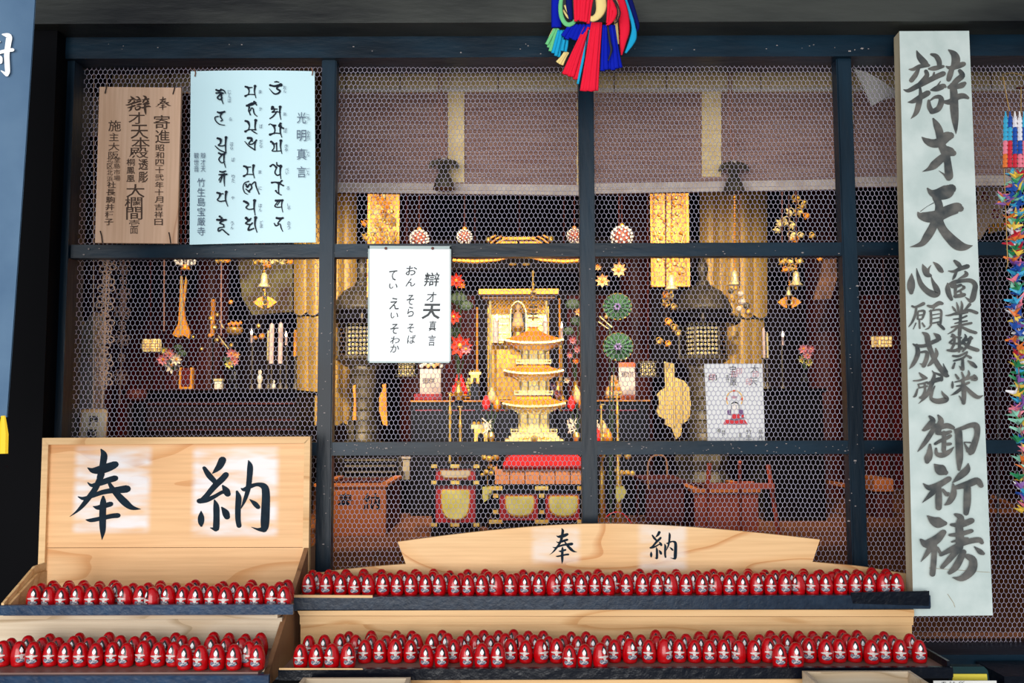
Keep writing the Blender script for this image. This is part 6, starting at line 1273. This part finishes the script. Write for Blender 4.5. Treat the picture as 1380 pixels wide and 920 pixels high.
bouquet('pink sprays of small flowers between the pagoda and the centre post', [(772, 458, 6, K_PINK), (778, 470, 6, K_PINK), (768, 478, 5, K_PINK), (776, 486, 5, K_GOLDO), (780, 420, 6, K_PETAL)], 2.6, (776, 539, K_GOLDD), [(772, 410, 11), (778, 432, 10), (766, 446, 8)])
bouquet('white and pink lilies with brown vase on the left altar', [(232, 492, 12, K_WPETAL), (219, 484, 9, K_PINK), (228, 476, 8, K_PINK), (237, 484, 9, K_WPETAL), (222, 472, 6, K_LIME)], 2.6, (236, 524, K_DKW), [(245, 476, 7), (240, 468, 6)])
bouquet('pink and yellow flowers in a white vase on the left altar', [(312, 476, 8, K_PINK), (316, 486, 7, K_PINK), (309, 490, 7, K_LIME), (318, 478, 6, K_PETAL)], 2.6, (312, 524, K_LACQ), [(306, 484, 6)])
bouquet('pink and yellow hanging flowers right of the gold hanging', [(1083, 470, 8, K_PINK), (1088, 478, 7, K_PINK), (1081, 484, 6, K_LIME), (1090, 488, 6, K_LIME), (1093, 470, 6, K_PINK)], 2.6, (1085, 524, K_LACQ))
bouquet('violet and white small blossoms right of the pagoda second roof', [(746, 520, 6, mat('violet_petals', rgb(140, 110, 150), 0.6)), (752, 530, 6, K_PINK), (764, 512, 5, K_WPETAL)], 2.6, (752, 539, K_GOLDD))
# gilt panel with bell, bells and diamond ornaments
def bell(x, y, lab, Y=2.3, hang=260, s_=1.0):
    t = thing('hanging_bell', lab, 'bell', at(x, y+9*s_, Y)); sub(t, 'bell', K_GOLDP, lambda m: (setattr(m, 'smooth', True), m.plathe(x, [(0.8, y-11*s_), (3.6*s_, y-9*s_), (4.6*s_, y-2*s_), (5.2*s_, y+4*s_), (9*s_, y+8*s_), (9*s_, y+9*s_)], Y, 14))); sub(t, 'chain', K_GOLDO, lambda m: [m.psph(x, yy, 1.5*s_, Y, seg=6, rings=4) for yy in np.arange(hang, y-11*s_, 3.6)]); sub(t, 'clapper', K_GOLD, lambda m: m.psph(x, y+12*s_, 2.4*s_, Y)); sub(t, 'cord', K_DKW, lambda m: m.ptube([(x, CY(Y)), (x, hang)], 0.8, Y, 5))
def diamond(x, y, lab, Y=2.3):
    t = thing('diamond_plaque', lab, 'ornament', at(x, y+8, Y)); 
    for s_ in (-1, 1): sub(t, 'wing', K_GOLDO, lambda m: m.ppoly([(x+s_*16, y), (x+s_*9, y-5.5), (x+s_*3.2, y-8), (x+s_*3.2, y-2.8), (x+s_*4, y), (x+s_*3.2, y+2.8), (x+s_*3.2, y+8), (x+s_*9, y+5.5)], Y, 0.01))
    sub(t, 'centre_ring', K_GOLDD, lambda m: m.ptube([(x+3.8*math.cos(b), y+3.8*math.sin(b)) for b in np.linspace(0, 6.283, 12)], 1.1, Y-.004, 5)); sub(t, 'cord', K_GOLDD, lambda m: m.ptube([(x, y-8), (x, y-30)], 0.8, Y, 5))
bell(356, 378, 'gold bell hanging above the candles in the left bay', hang=347); diamond(357, 407, 'gilt diamond plaque hanging below the left bell')
bell(905, 381, 'gold bell hanging in front of the square gilt panel', hang=300, Y=2.2); bell(990, 375, 'gold bell hanging in front of the right brocade hanging', hang=262); bell(1073, 376, 'gold bell hanging right of the brocade hanging beside the diamond plaque', hang=330); diamond(1064, 407, 'pale gilt diamond plaque right of the brocade hanging')
bell(1063, 393, 'smallest gold bell just above the right diamond plaque', hang=380, s_=0.6)
def gilt_panel(x0, x1, y0, y1, lab, Y):
    t = thing('gilt_pendant', lab, 'ornament', at((x0+x1)/2, y1, Y)); xm = (x0+x1)/2; hw = (x1-x0)/2
    sub(t, 'panel', mat('panel_gold', rgb(200, 140, 40), 0.4, metal=0.5, col2=rgb(120, 70, 20), nscale=60), lambda m: m.pbox(x0, y0, x1, y1, Y, 0.02))
    for s_ in (-1, 1):
        sub(t, 'side_bar', K_GOLDO, lambda m: m.pbox(xm+s_*hw-2, y0, xm+s_*hw+2, y1, Y-0.01, 0.02)); sub(t, 'diagonal_bar', K_GOLD, lambda m: m.ptube([(xm+s_*(hw-1), (y0+y1)/2-16), (xm+s_*(hw-12), (y0+y1)/2+14)], 1.4, Y-0.01, 5))
    for k in range(70):
        x = R.uniform(x0+5, x1-5); y = R.uniform(y0+2, y1-14); r_ = R.uniform(1.2, 3.0)
        sub(t, 'gilt_boss', R.choice([K_GOLD, K_GOLDP, K_GOLDO]), lambda m: m.psph(x, y, r_, Y-0.01, seg=6, rings=4, sc=(1, .6, 1)))
    sub(t, 'bottom_rail', K_GOLDO, lambda m: m.pbox(x0-1, y1-4, x1+1, y1, Y-0.014, 0.034)); sub(t, 'hanger', K_DKW, lambda m: (m.ptube([(x0+3, y0), (x0+3, CY(Y))], 1, Y, 5), m.ptube([(x1-3, y0), (x1-3, CY(Y))], 1, Y, 5)))
    return t
gilt_panel(879, 927, 258, 386, 'square gilt openwork panel with chains right of the centre post', 2.6)
gilt_panel(497, 536, 258, 400, 'gilt openwork panel above and behind the chant card', 2.6)
def foliage(lab, pts, Y, hang):
    t = thing('gilt_foliage', lab, 'ornament', at(pts[-1][0], pts[-1][1], Y))
    for i, (x, y, r_, a) in enumerate(pts):
        def lf(m):
            for s_ in (-1, 0, 1): b = a+s_*0.9; m.ptube([(x, y), (x+r_*.6*math.cos(b), y+r_*.6*math.sin(b), -.01), (x+r_*math.cos(b+.3), y+r_*math.sin(b+.3))], [1.0, 2.0, 0.4], Y+R.uniform(-.02, .02), 5, flat=.5)
            m.ptube([(x+r_*.5*math.cos(b), y+r_*.5*math.sin(b)) for b in np.linspace(0, 6.28, 9)], 0.8, Y, 4)
        sub(t, 'leaf_scroll', R.choice([K_GOLD, K_GOLDP, K_GOLDO]), lf)
    sub(t, 'cord', K_DKW, lambda m: m.ptube([(pts[0][0], CY(Y)), (pts[0][0], pts[0][1])], 1, Y, 5))
foliage('gilt leafy pendant just right of the left brocade hanging, above the rail', [(512, 268, 9, 1.0), (519, 276, 9, 0.4), (508, 284, 9, 2.2), (522, 292, 9, 0.8), (512, 300, 9, 2.4), (528, 300, 8, 0.5), (506, 310, 9, 2.6), (517, 314, 8, 1.4), (526, 322, 7, 1.0), (511, 324, 8, 2.0), (494, 318, 7, 2.4), (492, 300, 6, 2.4)], 2.35, 100)
foliage('gilt leafy pendant near the right post above the rail', [(1072, 266, 8, 1.0), (1080, 274, 9, 0.4), (1076, 284, 9, 1.2), (1066, 284, 8, 2.4), (1060, 296, 9, 2.6), (1066, 302, 8, 1.0), (1052, 300, 7, 2.6), (1048, 308, 7, 1.8), (1066, 316, 9, 0.6), (1072, 322, 8, 2.2), (1078, 316, 6, 0.6), (1094, 316, 6, 1.2), (1086, 290, 6, 0.6)], 2.35, 100)
foliage('gilt openwork pendant heading the bell in the left bay', [(345, 351, 7, 1.0), (356, 350, 8, 1.6), (368, 350, 8, 1.0), (362, 356, 6, 2.0), (380, 352, 6, 0.4), (391, 351, 6, 1.4)], 2.35, 100)
foliage('gilt openwork pendant heading the right bell by the post', [(1054, 350, 8, 1.0), (1064, 350, 9, 1.6), (1076, 350, 8, 1.0), (1068, 360, 7, 2.0), (1104, 348, 5, 0.4), (1058, 362, 6, 1.4)], 2.05, 100)
foliage('small gilt pendant at the top of the left bay beside the chandelier', [(293, 350, 5, 1.0), (300, 350, 5, 1.6), (306, 350, 5, 1.0)], 2.35, 100)
foliage('gilt scroll cluster left of the right bronze lantern', [(897, 396, 7, 1), (904, 398, 7, 2), (899, 408, 8, 2.6), (908, 412, 6, 1), (900, 432, 7, 1), (908, 440, 7, 0.6), (913, 448, 6, 0.2), (888, 458, 7, 1.0), (900, 462, 6, 1.0)], 2.3, 100)
gilt_cluster('grey_pendant', 'greyish beaded pendant between the bronze lantern and the right brocade hanging', 'ornament', [(985, 392, 4), (992, 388, 4), (998, 396, 4), (988, 404, 4), (1000, 406, 5), (1006, 412, 5), (1009, 420, 5), (996, 416, 4)], 2.2, [K_HEMG, K_GOLDD, K_BRON], hang=CY(2.2))
# ---- left bay altar, vessels
Yl = 2.5; t = thing('side_altar', 'long black side altar in the left bay carrying flowers and candles', 'altar', (at(300, 600, Yl)[0], Yl+.2, ZF))
sub(t, 'top', K_LACQ, lambda m: m.box(at(170, 526, Yl)[0], at(402, 526, Yl)[0], Yl-0.05, Yl+0.5, K3(530, Yl), K3(524.5, Yl))); sub(t, 'front', mat('black_brown_panel', rgb(24, 14, 14), 0.3), lambda m: m.box(at(174, 526, Yl)[0], at(400, 526, Yl)[0], Yl, Yl+0.45, ZF, K3(530, Yl)))
for yy in (544, 566, 579): sub(t, 'moulding', K_DKW, lambda m: m.pbox(176, yy-1, 398, yy+1, Yl-0.012, 0.012))
t = thing('side_altar', 'narrow black side altar with candles right of the brocade hanging', 'altar', (at(1060, 600, Yl)[0], Yl+.2, ZF))
sub(t, 'top', K_LACQ, lambda m: m.box(at(1022, 526, Yl)[0], at(1112, 526, Yl)[0], Yl-0.02, Yl+0.35, K3(530, Yl), K3(524.5, Yl))); sub(t, 'front', K_LACQ, lambda m: m.box(at(1026, 526, Yl)[0], at(1108, 526, Yl)[0], Yl, Yl+0.33, ZF, K3(530, Yl)))
t = thing('gold_streamer', 'tall gold cloth streamer flaring at its foot in the left bay', 'temple hanging', at(245, 456, 2.6)); sub(t, 'streamer', K_GOLDO, lambda m: (m.ppoly([(243, 372), (245, 372), (246, 400), (249, 430), (256, 448), (254, 456), (248, 452), (240, 455), (232, 451), (240, 436), (242, 405)], 2.6, 0.02))); sub(t, 'side_ribbon', K_GOLDD, lambda m: m.ppoly([(250, 372), (252, 378), (250, 400), (247, 420), (248, 385)], 2.62, 0.01)); sub(t, 'highlight_fold', K_GOLDP, lambda m: m.ptube([(244.5, 372), (245, 410), (243, 452)], 1.2, 2.59, 5)); sub(t, 'cord', K_DKW, lambda m: m.ptube([(244, CY(2.6)), (244, 372)], 0.8, 2.6, 5))
t = thing('crystal_chandelier', 'small white crystal chandelier with gold collar at the top of the left bay', 'chandelier', at(250, 363, 2.3)); sub(t, 'crystals', K_CRYST, lambda m: [m.psph(237+k % 7*4.2+R.uniform(-1, 1), 347+k//7*3.2+abs(k % 7-3)*-.6, 2.2, 2.3+R.uniform(-.03, .03), seg=6, rings=4) for k in range(28)]); sub(t, 'collar', K_GOLDO, lambda m: m.plathe(250, [(5, 357), (5, 361), (7, 363)], 2.3, 12)); sub(t, 'cord', K_DKW, lambda m: m.ptube([(250, CY(2.3)), (250, 347)], 0.8, 2.3, 5))
for x, y0, y1, lab in ((221, 362, 446, 'thin reddish pole hanging at left of the gold streamer'), (298, 404, 452, 'thin reddish pole right of the gold bar')):
    o = sub(None, 'thin_pole', K_CORD, lambda m: m.ptube([(x+.8, CY(2.7)), (x, y1)], 0.9, 2.7, 6)); tag(o, lab, 'pole')
o = sub(None, 'gold_bar', K_GOLDO, lambda m: m.pbox(284, 403, 288.5, 452, 2.8, 0.02)); sub(o, 'foot_rod', K_LACQ, lambda m: m.pbox(285.5, 452, 287, 526, 2.805, 0.01)); tag(o, 'upright gold bar between the streamer and the brass bowl', 'ornament')
t = thing('round_lit_lamp', 'pair of round lit lattice lamps left of the lilies', 'lamp', at(205, 474, 2.9))
for x, r_ in ((197, 5.5), (209.5, 7.5)):
    sub(t, 'lit_shade', K_LIT, lambda m: m.plathe(x, [(r_*.8, 457), (r_, 460), (r_, 470), (r_*.8, 473.5)], 2.9, 12)); sub(t, 'lattice', K_GOLDD, lambda m: [m.plathe(x, [(r_*1.03, y-.4), (r_*1.03, y+.4)], 2.9, 12) for y in (460, 463.5, 467, 470.5)]+[m.ptube([(x+q, 458), (x+q, 473)], 0.4, 2.87, 4) for q in np.linspace(-r_*.8, r_*.8, 5)])
sub(t, 'cord', K_DKW, lambda m: m.ptube([(203, CY(2.9)), (203, 458)], 0.8, 2.9, 5))
t = thing('round_lit_lamp', 'pair of square lit lattice lamps in the dark bay left of the long signboard', 'lamp', at(1190, 468, 2.9))
for x0, x1 in ((1178, 1183.5), (1187, 1202)): sub(t, 'lit_shade', K_LIT, lambda m: m.pbox(x0, 453, x1, 467, 2.9, 0.04)); sub(t, 'lattice', K_GOLDD, lambda m: [m.ptube([(x0+q*(x1-x0), 453), (x0+q*(x1-x0), 467)], 0.4, 2.89, 4) for q in (0, .33, .66, 1)]+[m.ptube([(x0, y), (x1, y)], 0.4, 2.89, 4) for y in (453, 458, 462.5, 467)])
sub(t, 'cord', K_DKW, lambda m: m.ptube([(1190, CY(2.9)), (1190, 453)], 0.8, 2.9, 5))
t = thing('brass_bowl', 'brass offering bowl heaped with gilt leaves in the left bay', 'bowl', at(316, 452, 2.7)); sub(t, 'bowl', K_GOLDD, lambda m: (setattr(m, 'smooth', True), m.plathe(316, [(11, 441), (11, 446), (7, 451), (3, 452)], 2.7, 14))); sub(t, 'gilt_leaves', K_GOLDO, lambda m: [m.psph(309+k*3, 437-2*(k % 2), 2.6, 2.68, seg=6, rings=4) for k in range(6)]); sub(t, 'stem', K_LACQ, lambda m: m.plathe(316, [(3, 452), (2, 500), (6, 524)], 2.7, 8))
gilt_cluster('gilt_blossoms', 'scattered gilt blossoms around the brass bowl in the left bay', 'ornament', [(311, 407, 3.4), (284, 429, 3), (293, 424, 3), (289, 441, 3.6), (283, 452, 3), (348, 439, 3.4), (353, 453, 4.4), (344, 455, 3), (300, 462, 2.6), (312, 465, 3), (272, 470, 2.4), (260, 454, 2.2), (292, 458, 3)], 2.75, [K_GOLD, K_GOLDO], base=524)
t = thing('gilt_rod', 'two thin gilt rods slanting behind the flowers in the left bay', 'rod', at(306, 468, 2.7)); sub(t, 'rod', K_GOLDP, lambda m: m.ptube([(294, 452), (308, 470)], 0.9, 2.7, 5)); sub(t, 'rod', K_GOLDP, lambda m: m.ptube([(296, 432), (301, 442)], 0.8, 2.7, 5))
t = thing('gilt_rod', 'two crossed gilt rods below the upper green fan leaf', 'rod', at(818, 440, 2.3)); sub(t, 'rod', K_GOLDP, lambda m: m.ptube([(808, 426), (825, 441)], 0.9, 2.3, 5)); sub(t, 'rod', K_GOLDP, lambda m: m.ptube([(806, 433), (820, 443)], 0.8, 2.3, 5)); sub(t, 'jewel', K_GOLD, lambda m: m.psph(817, 427, 2.6, 2.3))
for x, y0, y1, wd, m_, lab in ((365.5, 438, 490, 3.4, K_WAX, 'left one of two thick pinkish candles in the left bay'), (377.5, 437, 490, 3.4, K_WAX, 'right one of two thick pinkish candles in the left bay'), (361, 448, 486, 1.6, K_GOLDP, 'slim golden candle just left of the thick pinkish ones'), (397.5, 447, 480, 2.4, K_GOLDO, 'golden candle against the left brocade hanging'), (1030, 444, 482, 2.0, K_WAX, 'slim pinkish candle right of the brocade hanging'), (1034.5, 450, 482, 1.6, K_GOLDP, 'slim golden candle right of the brocade hanging')):
    Yq = 2.72 if x in (361, 1034.5) else 2.62; t = thing('tall_candle', lab, 'candle', at(x, 524, Yq)); sub(t, 'wax', m_, lambda m: m.plathe(x, [(wd*.3, y0-3), (wd, y0), (wd*.9, y1)], Yq, 10)); sub(t, 'holder', K_BRON, lambda m: m.plathe(x, [(wd+1.5, y1), (1, y1+3), (1.2, 515), (4, 524)], Yq, 8))
for x, y, lab in ((339, 447, 'small lit candle left of the thick candles'), (385.5, 450, 'small lit candle between the thick candles and the brocade'), (1055, 450, 'small lit candle in the bay right of the brocade hanging')):
    t = thing('lit_candle', lab, 'candle', at(x, 524, 2.65)); sub(t, 'wax', K_WAX, lambda m: m.plathe(x, [(1.6, y+4), (1.6, y+15)], 2.65, 8)); sub(t, 'flame', K_FLAME, lambda m: m.plathe(x, [(0.2, y-4), (1.8, y+1), (1.2, y+3.5), (0.3, y+4)], 2.65, 8)); sub(t, 'holder', K_BRON, lambda m: m.plathe(x, [(2.4, y+15), (.8, y+17), (.8, 518), (3.4, 524)], 2.65, 8))
t = thing('lacquer_box', 'red and gold lacquer box stand below the lilies', 'box', at(250, 524, 2.55)); sub(t, 'panel', K_REDD, lambda m: m.pbox(243, 496, 258, 524, 2.55, 0.08)); sub(t, 'gilt_edge', K_GOLDO, lambda m: (m.pbox(241, 495, 244, 524, 2.545, 0.03), m.pbox(256, 495, 259, 524, 2.545, 0.03), m.pbox(241, 521, 259, 524, 2.54, 0.03)))
t = thing('white_cube_box', 'small white block with gold marks on the left altar', 'box', at(293.5, 524, 2.5)); sub(t, 'block', K_WPETAL, lambda m: m.pbox(289, 512, 298.5, 524, 2.5, 0.03)); sub(t, 'lid', K_GOLDP, lambda m: m.pbox(288, 510, 299.5, 513, 2.495, 0.04))
for x, lab in ((350, 'small white figurine on the left altar below the lit candle'), (369, 'smaller pale figurine on the left altar below the thick candles')):
    t = thing('white_figurine', lab, 'figurine', at(x, 524, 2.5)); sub(t, 'figure', K_WPETAL, lambda m: (setattr(m, 'smooth', True), m.plathe(x, [(1, 498), (2.4, 500), (2.4, 503), (1.4, 505), (4, 508), (3.4, 513), (2, 516), (4, 524)] if x < 360 else [(0.8, 512), (1.8, 514), (1, 516), (2.6, 520), (2.6, 524)], 2.5, 10)))
t = thing('dark_basket', 'dark reddish round basket on the floor beside the side altar', 'basket', at(184, 540, 2.2)); sub(t, 'basket', K_DKW, lambda m: (setattr(m, 'smooth', True), m.plathe(184, [(10, 524), (14, 530), (13, 538), (9, 542)], 2.2, 14))); sub(t, 'stand', K_LACQ, lambda m: m.plathe(184, [(9, 542), (9, 640), (14, 716)], 2.2, 10))
# pale wall paintings at the back of the left and right bays
t = thing('painted_panel', 'pale greenish painted cloth behind the left bell', 'painting', at(360, 425, 3.6)); sub(t, 'cloth', mat('painted_cloth', rgb(150, 140, 84), 0.8, col2=rgb(88, 60, 36), nscale=9), lambda m: (m.ppoly([(320, 346), (394, 346), (394, 420), (340, 424), (326, 400)], 3.74, 0.02))); sub(t, 'top_rod', K_DKW, lambda m: (m.pbox(316, 343, 397, 346, 3.73, 0.03), m.ptube([(330, 344), (330, CY(3.74))], 1, 3.74, 5)))
t = thing('painted_panel', 'slanting brown painted panel near the right post', 'painting', at(1112, 405, 3.2)); sub(t, 'cloth', mat('brown_painting', rgb(150, 100, 66), 0.7, col2=rgb(96, 60, 44), nscale=12), lambda m: m.ppoly([(1110, 350), (1127, 348), (1128, 375), (1120, 402), (1096, 404), (1104, 378)], 3.2, 0.02)); sub(t, 'cord', K_DKW, lambda m: m.ptube([(1118, CY(3.2)), (1118, 350)], 1, 3.2, 5))
# ---- offering chests and wooden easel in the lower bays
Yo = 1.98
def chest(x0, x1, yt, lab, mf, ms, dep, Y, txt):
    t = thing('offering_chest', lab, 'chest', (at((x0+x1)/2, 700, Y)[0], Y, ZF)); X0, X1 = at(x0, 680, Y)[0], at(x1, 680, Y)[0]; z1 = at(690, yt, Y)[2]
    sub(t, 'front_board', mf, lambda m: m.box(X0, X1, Y, Y+0.02, ZF, z1)); sub(t, 'side_board', ms, lambda m: m.box(X1-0.02, X1, Y+0.02, Y+dep, ZF, z1)); sub(t, 'side_board', ms, lambda m: m.box(X0, X0+0.02, Y+0.02, Y+dep, ZF, z1)); sub(t, 'back_board', ms, lambda m: m.box(X0, X1, Y+dep, Y+dep+.02, ZF, z1))
    sub(t, 'rim', K_BRNW, lambda m: (m.box(X0-.01, X1+.01, Y-.01, Y+.03, z1, z1+.015), m.box(X1-.03, X1+.01, Y+.03, Y+dep, z1, z1+.015), m.box(X0-.01, X0+.03, Y+.03, Y+dep, z1, z1+.015)))
    for k in range(7): xx = X0+(X1-X0)*(k+.5)/7; sub(t, 'slat', ms, lambda m: m.box(xx-.012, xx+.012, Y+.03, Y+dep, z1-.01, z1+.005))
    if txt:
        mb = MB(); p_ = Plane((X0, Y, z1), (X1, Y, z1), (X0, Y, z1-.1))
        for ch, a_, b_ in txt: put_char(mb, p_, ch, a_, 664, b_, 687, 0.02)
        mb.build('lettering', K_INKD, t)['kind'] = 'stuff'
    return t
chest(426, 520, 655, 'orange-brown wooden offering chest behind the lower netting left of the altar', K_BRNW, K_DKW, 0.55, Yo, [('奉', 455, 476), ('納', 490, 512)])
chest(936, 1022, 664, 'dark red-brown wooden offering chest behind the wooden easel', mat('red_brown_wood', rgb(120, 46, 26), 0.45, col2=rgb(150, 66, 36), nscale=8), K_DKW, 0.55, Yo, None)
t = thing('white_paper_slip', 'pale upright paper slip behind the left chest', 'paper', at(547, 646, 2.9)); sub(t, 'slip', K_CREAM, lambda m: m.pbox(543, 617, 552, 646, 2.95, 0.01)); sub(t, 'cap', K_HEMG, lambda m: m.pbox(541, 615, 554, 618, 2.94, 0.02)); sub(t, 'support', K_LACQ, lambda m: m.box(at(541, 640, 2.95)[0], at(554, 640, 2.95)[0], 2.94, 2.97, ZF, at(545, 646, 2.95)[2]))
t = thing('dark_shelf_unit', 'dark low shelf of stacked trays behind the left chest', 'shelf', (at(490, 640, 2.95)[0], 2.62, ZF)); sub(t, 'cabinet', K_LACQ, lambda m: m.box(at(462, 640, 2.62)[0], at(536, 640, 2.62)[0], 2.62, 2.8, ZF, at(490, 612, 2.62)[2]))
for yy in (620, 628, 636, 644): sub(t, 'tray_edge', K_BRON, lambda m: m.pbox(464, yy-1.5, 534, yy+1, 2.605, 0.01))
Ye = 1.5; t = thing('wooden_easel', 'red-brown wooden easel with splayed legs behind the lower right netting', 'easel', (at(1000, 720, Ye)[0], Ye, ZF))
yfl = 553+F*.6/(Ye+2.4)
K_EAS = mat('easel_wood', rgb(176, 66, 38), 0.4, col2=rgb(200, 88, 52), nscale=8)
sub(t, 'leg', K_EAS, lambda m: m.ptube([(956, 624), (948, yfl)], 3.0, Ye, 4)); sub(t, 'leg', K_EAS, lambda m: m.ptube([(1035, 626), (1052, yfl)], 3.0, Ye, 4)); sub(t, 'back_leg', K_EAS, lambda m: m.ptube([(997, 622, .05), (998, FY(Ye+.38), .38)], 2.6, Ye, 4)); sub(t, 'ledge', K_EAS, lambda m: m.pbox(953, 652, 1044, 659, Ye-.03, .05)); sub(t, 'brace', K_EAS, lambda m: m.ptube([(957, 657, 0), (990, 650, .1), (1016, 650, .1)], 1.6, Ye, 4)); 
t = thing('bentwood_chair', 'dark cane chair back left of the wooden easel', 'chair', (at(885, 700, 2.1)[0], 2.1, ZF))
sub(t, 'hoop_back', mat('cane', rgb(140, 96, 60), 0.5), lambda m: m.ptube([(874, 660), (873, 630), (878, 616), (890, 613), (898, 620), (899, 642)], 1.3, 2.1, 6, sm=3)); sub(t, 'seat', K_DKW, lambda m: m.box(at(868, 650, 2.1)[0], at(925, 650, 2.1)[0], 2.1, 2.5, at(690, 652, 2.1)[2], at(690, 648, 2.1)[2]))
for xx in (872, 918): sub(t, 'leg', K_DKW, lambda m: m.ptube([(xx, 651, .02), (xx, 713, .02)], 2, 2.1, 6)); sub(t, 'leg', K_DKW, lambda m: m.tube([(at(xx, 651, 2.1)[0], 2.45, at(xx, 651, 2.1)[2]), (at(xx, 651, 2.1)[0], 2.45, ZF)], 0.008, 6))
sub(t, 'seat_panel', K_DKW, lambda m: m.pbox(870, 652, 922, 700, 2.12, 0.02)); sub(t, 'rung', K_DKW, lambda m: m.pbox(872, 700, 920, 703, 2.12, 0.02))
t = thing('low_brown_table', 'low brown table edge slanting near the right post', 'table', (at(1130, 660, 2.6)[0], 2.6, ZF)); sub(t, 'table_top', K_BRNW, lambda m: m.ext([at(1095, 645, 2.9), at(1160, 655, 2.3), at(1160, 661, 2.3), at(1095, 648, 2.9)], (0.02, 0.05, 0))); sub(t, 'leg', K_DKW, lambda m: m.tube([at(1100, 648, 2.88), tuple(at(1100, 648, 2.88)[:2])+(ZF,)], 0.015, 6)); sub(t, 'leg', K_DKW, lambda m: m.tube([at(1158, 660, 2.33), tuple(at(1158, 660, 2.33)[:2])+(ZF,)], 0.015, 6))
t = thing('wooden_bench', 'orange-brown wooden bench end in the dark bay left of the signboard', 'bench', (at(1191, 650, 2.6)[0], 2.6, ZF)); sub(t, 'seat', K_BRNW, lambda m: m.pbox(1178, 645, 1204, 662, 2.6, 0.3)); sub(t, 'support', K_DKW, lambda m: m.box(at(1180, 650, 2.62)[0], at(1202, 650, 2.62)[0], 2.62, 2.88, ZF, at(690, 662, 2.6)[2]))  # seat in plain orange-brown wood
t = thing('wooden_chair', 'brown wooden chair beyond the netting at the lower right edge', 'chair', (at(1366, 700, 1.2)[0], 1.3, ZF)); sub(t, 'seat', K_BRNW, lambda m: m.box(at(1340, 690, 1.2)[0], at(1420, 690, 1.2)[0], 1.2, 1.6, at(690, 694, 1.2)[2], at(690, 688, 1.2)[2])); sub(t, 'back_rail', K_BRNW, lambda m: m.ptube([(1336, 668), (1356, 676), (1376, 690)], 2.6, 1.2, 6))
for xx in (1343, 1416): sub(t, 'leg', K_DKW, lambda m: m.tube([at(xx, 692, 1.22), tuple(at(xx, 692, 1.22)[:2])+(ZF,)], 0.014, 6)); sub(t, 'leg', K_DKW, lambda m: m.tube([at(xx, 692, 1.55), tuple(at(xx, 692, 1.55)[:2])+(ZF,)], 0.014, 6))
sub(t, 'stile', K_DKW, lambda m: m.ptube([(1340, 664), (1343, 690)], 2, 1.22, 6))
# poster with red flower marks behind the upper right netting
t = thing('paw_mark_poster', 'cream poster with dark red flower marks behind the netting beside the signboard top', 'poster', at(1340, 322, 0.9)); sub(t, 'sheet', mat('cream_poster', rgb(190, 160, 130), 0.7), lambda m: m.ppoly([(1318, 252), (1352, 252), (1352, 300), (1334, 302), (1322, 322), (1318, 322)], 0.9, 0.005)); sub(t, 'cord', K_CORD, lambda m: m.ptube([(1335, 253), (1335, CY(0.9))], 0.7, 0.9, 5))
for (x, y) in ((1328, 265), (1342, 288)): sub(t, 'flower_mark', mat('dark_red_print', rgb(130, 30, 36), 0.7), lambda m: [m.psph(x+4.2*math.cos(b), y+5.6*math.sin(b), 2, 0.898, seg=6, rings=4, sc=(1, .1, 1)) for b in np.linspace(0, 5.24, 6)])
t = thing('gilt_fence', 'low gilt lattice fence piece beside the crane string', 'ornament', at(1340, 322, 1.0)); [sub(t, 'picket', K_GOLD, lambda m: m.pbox(1334+k*6, 302-k*2, 1338+k*6, 314-k*1.5, 1.0, 0.01)) for k in range(4)]; sub(t, 'bar', K_GOLDO, lambda m: m.pbox(1332, 306, 1358, 308, 0.998, 0.01)); sub(t, 'stand', K_LACQ, lambda m: m.ptube([(1345, 308), (1345, FY(1.01))], 1.4, 1.01, 5))
# hall furniture of the setting: pillars, beams, lattice panels on the back wall
for i, px in enumerate((130, 285, 560, 858, 1110, 1300)):
    x = at(px, 500, 3.9)[0]; mb = MB(); mb.lathe((x, 3.9, ZF), [(0.11, 0), (0.11, ZC-ZF)], 16); struct(mb, 'trim_%d' % (20+i), K_DKW)
mb = MB(); mb.box(-4.6, 4.6, 4.0, 4.2, 2.62, 2.85); struct(mb, 'trim_30', K_WALLI)
for i, (x0, x1) in enumerate(((150, 275), (590, 640), (765, 845), (1120, 1290), (1310, 1420))):
    P = (at(x0, 500, 4.55)[0], at(x1, 500, 4.55)[0]); mb = MB(); mb.box(P[0], P[1], 4.55, 4.6, ZF, 2.5); o_ = struct(mb, 'trim_%d' % (31+i), K_REDD); n = max(3, int((P[1]-P[0])/0.09))
    for k in range(n): xx = P[0]+(P[1]-P[0])*(k+.5)/n; mb = MB(); mb.box(xx-.012, xx+.012, 4.52, 4.55, ZF, 2.5); mb.build('lattice_slat', K_DKW, o_)
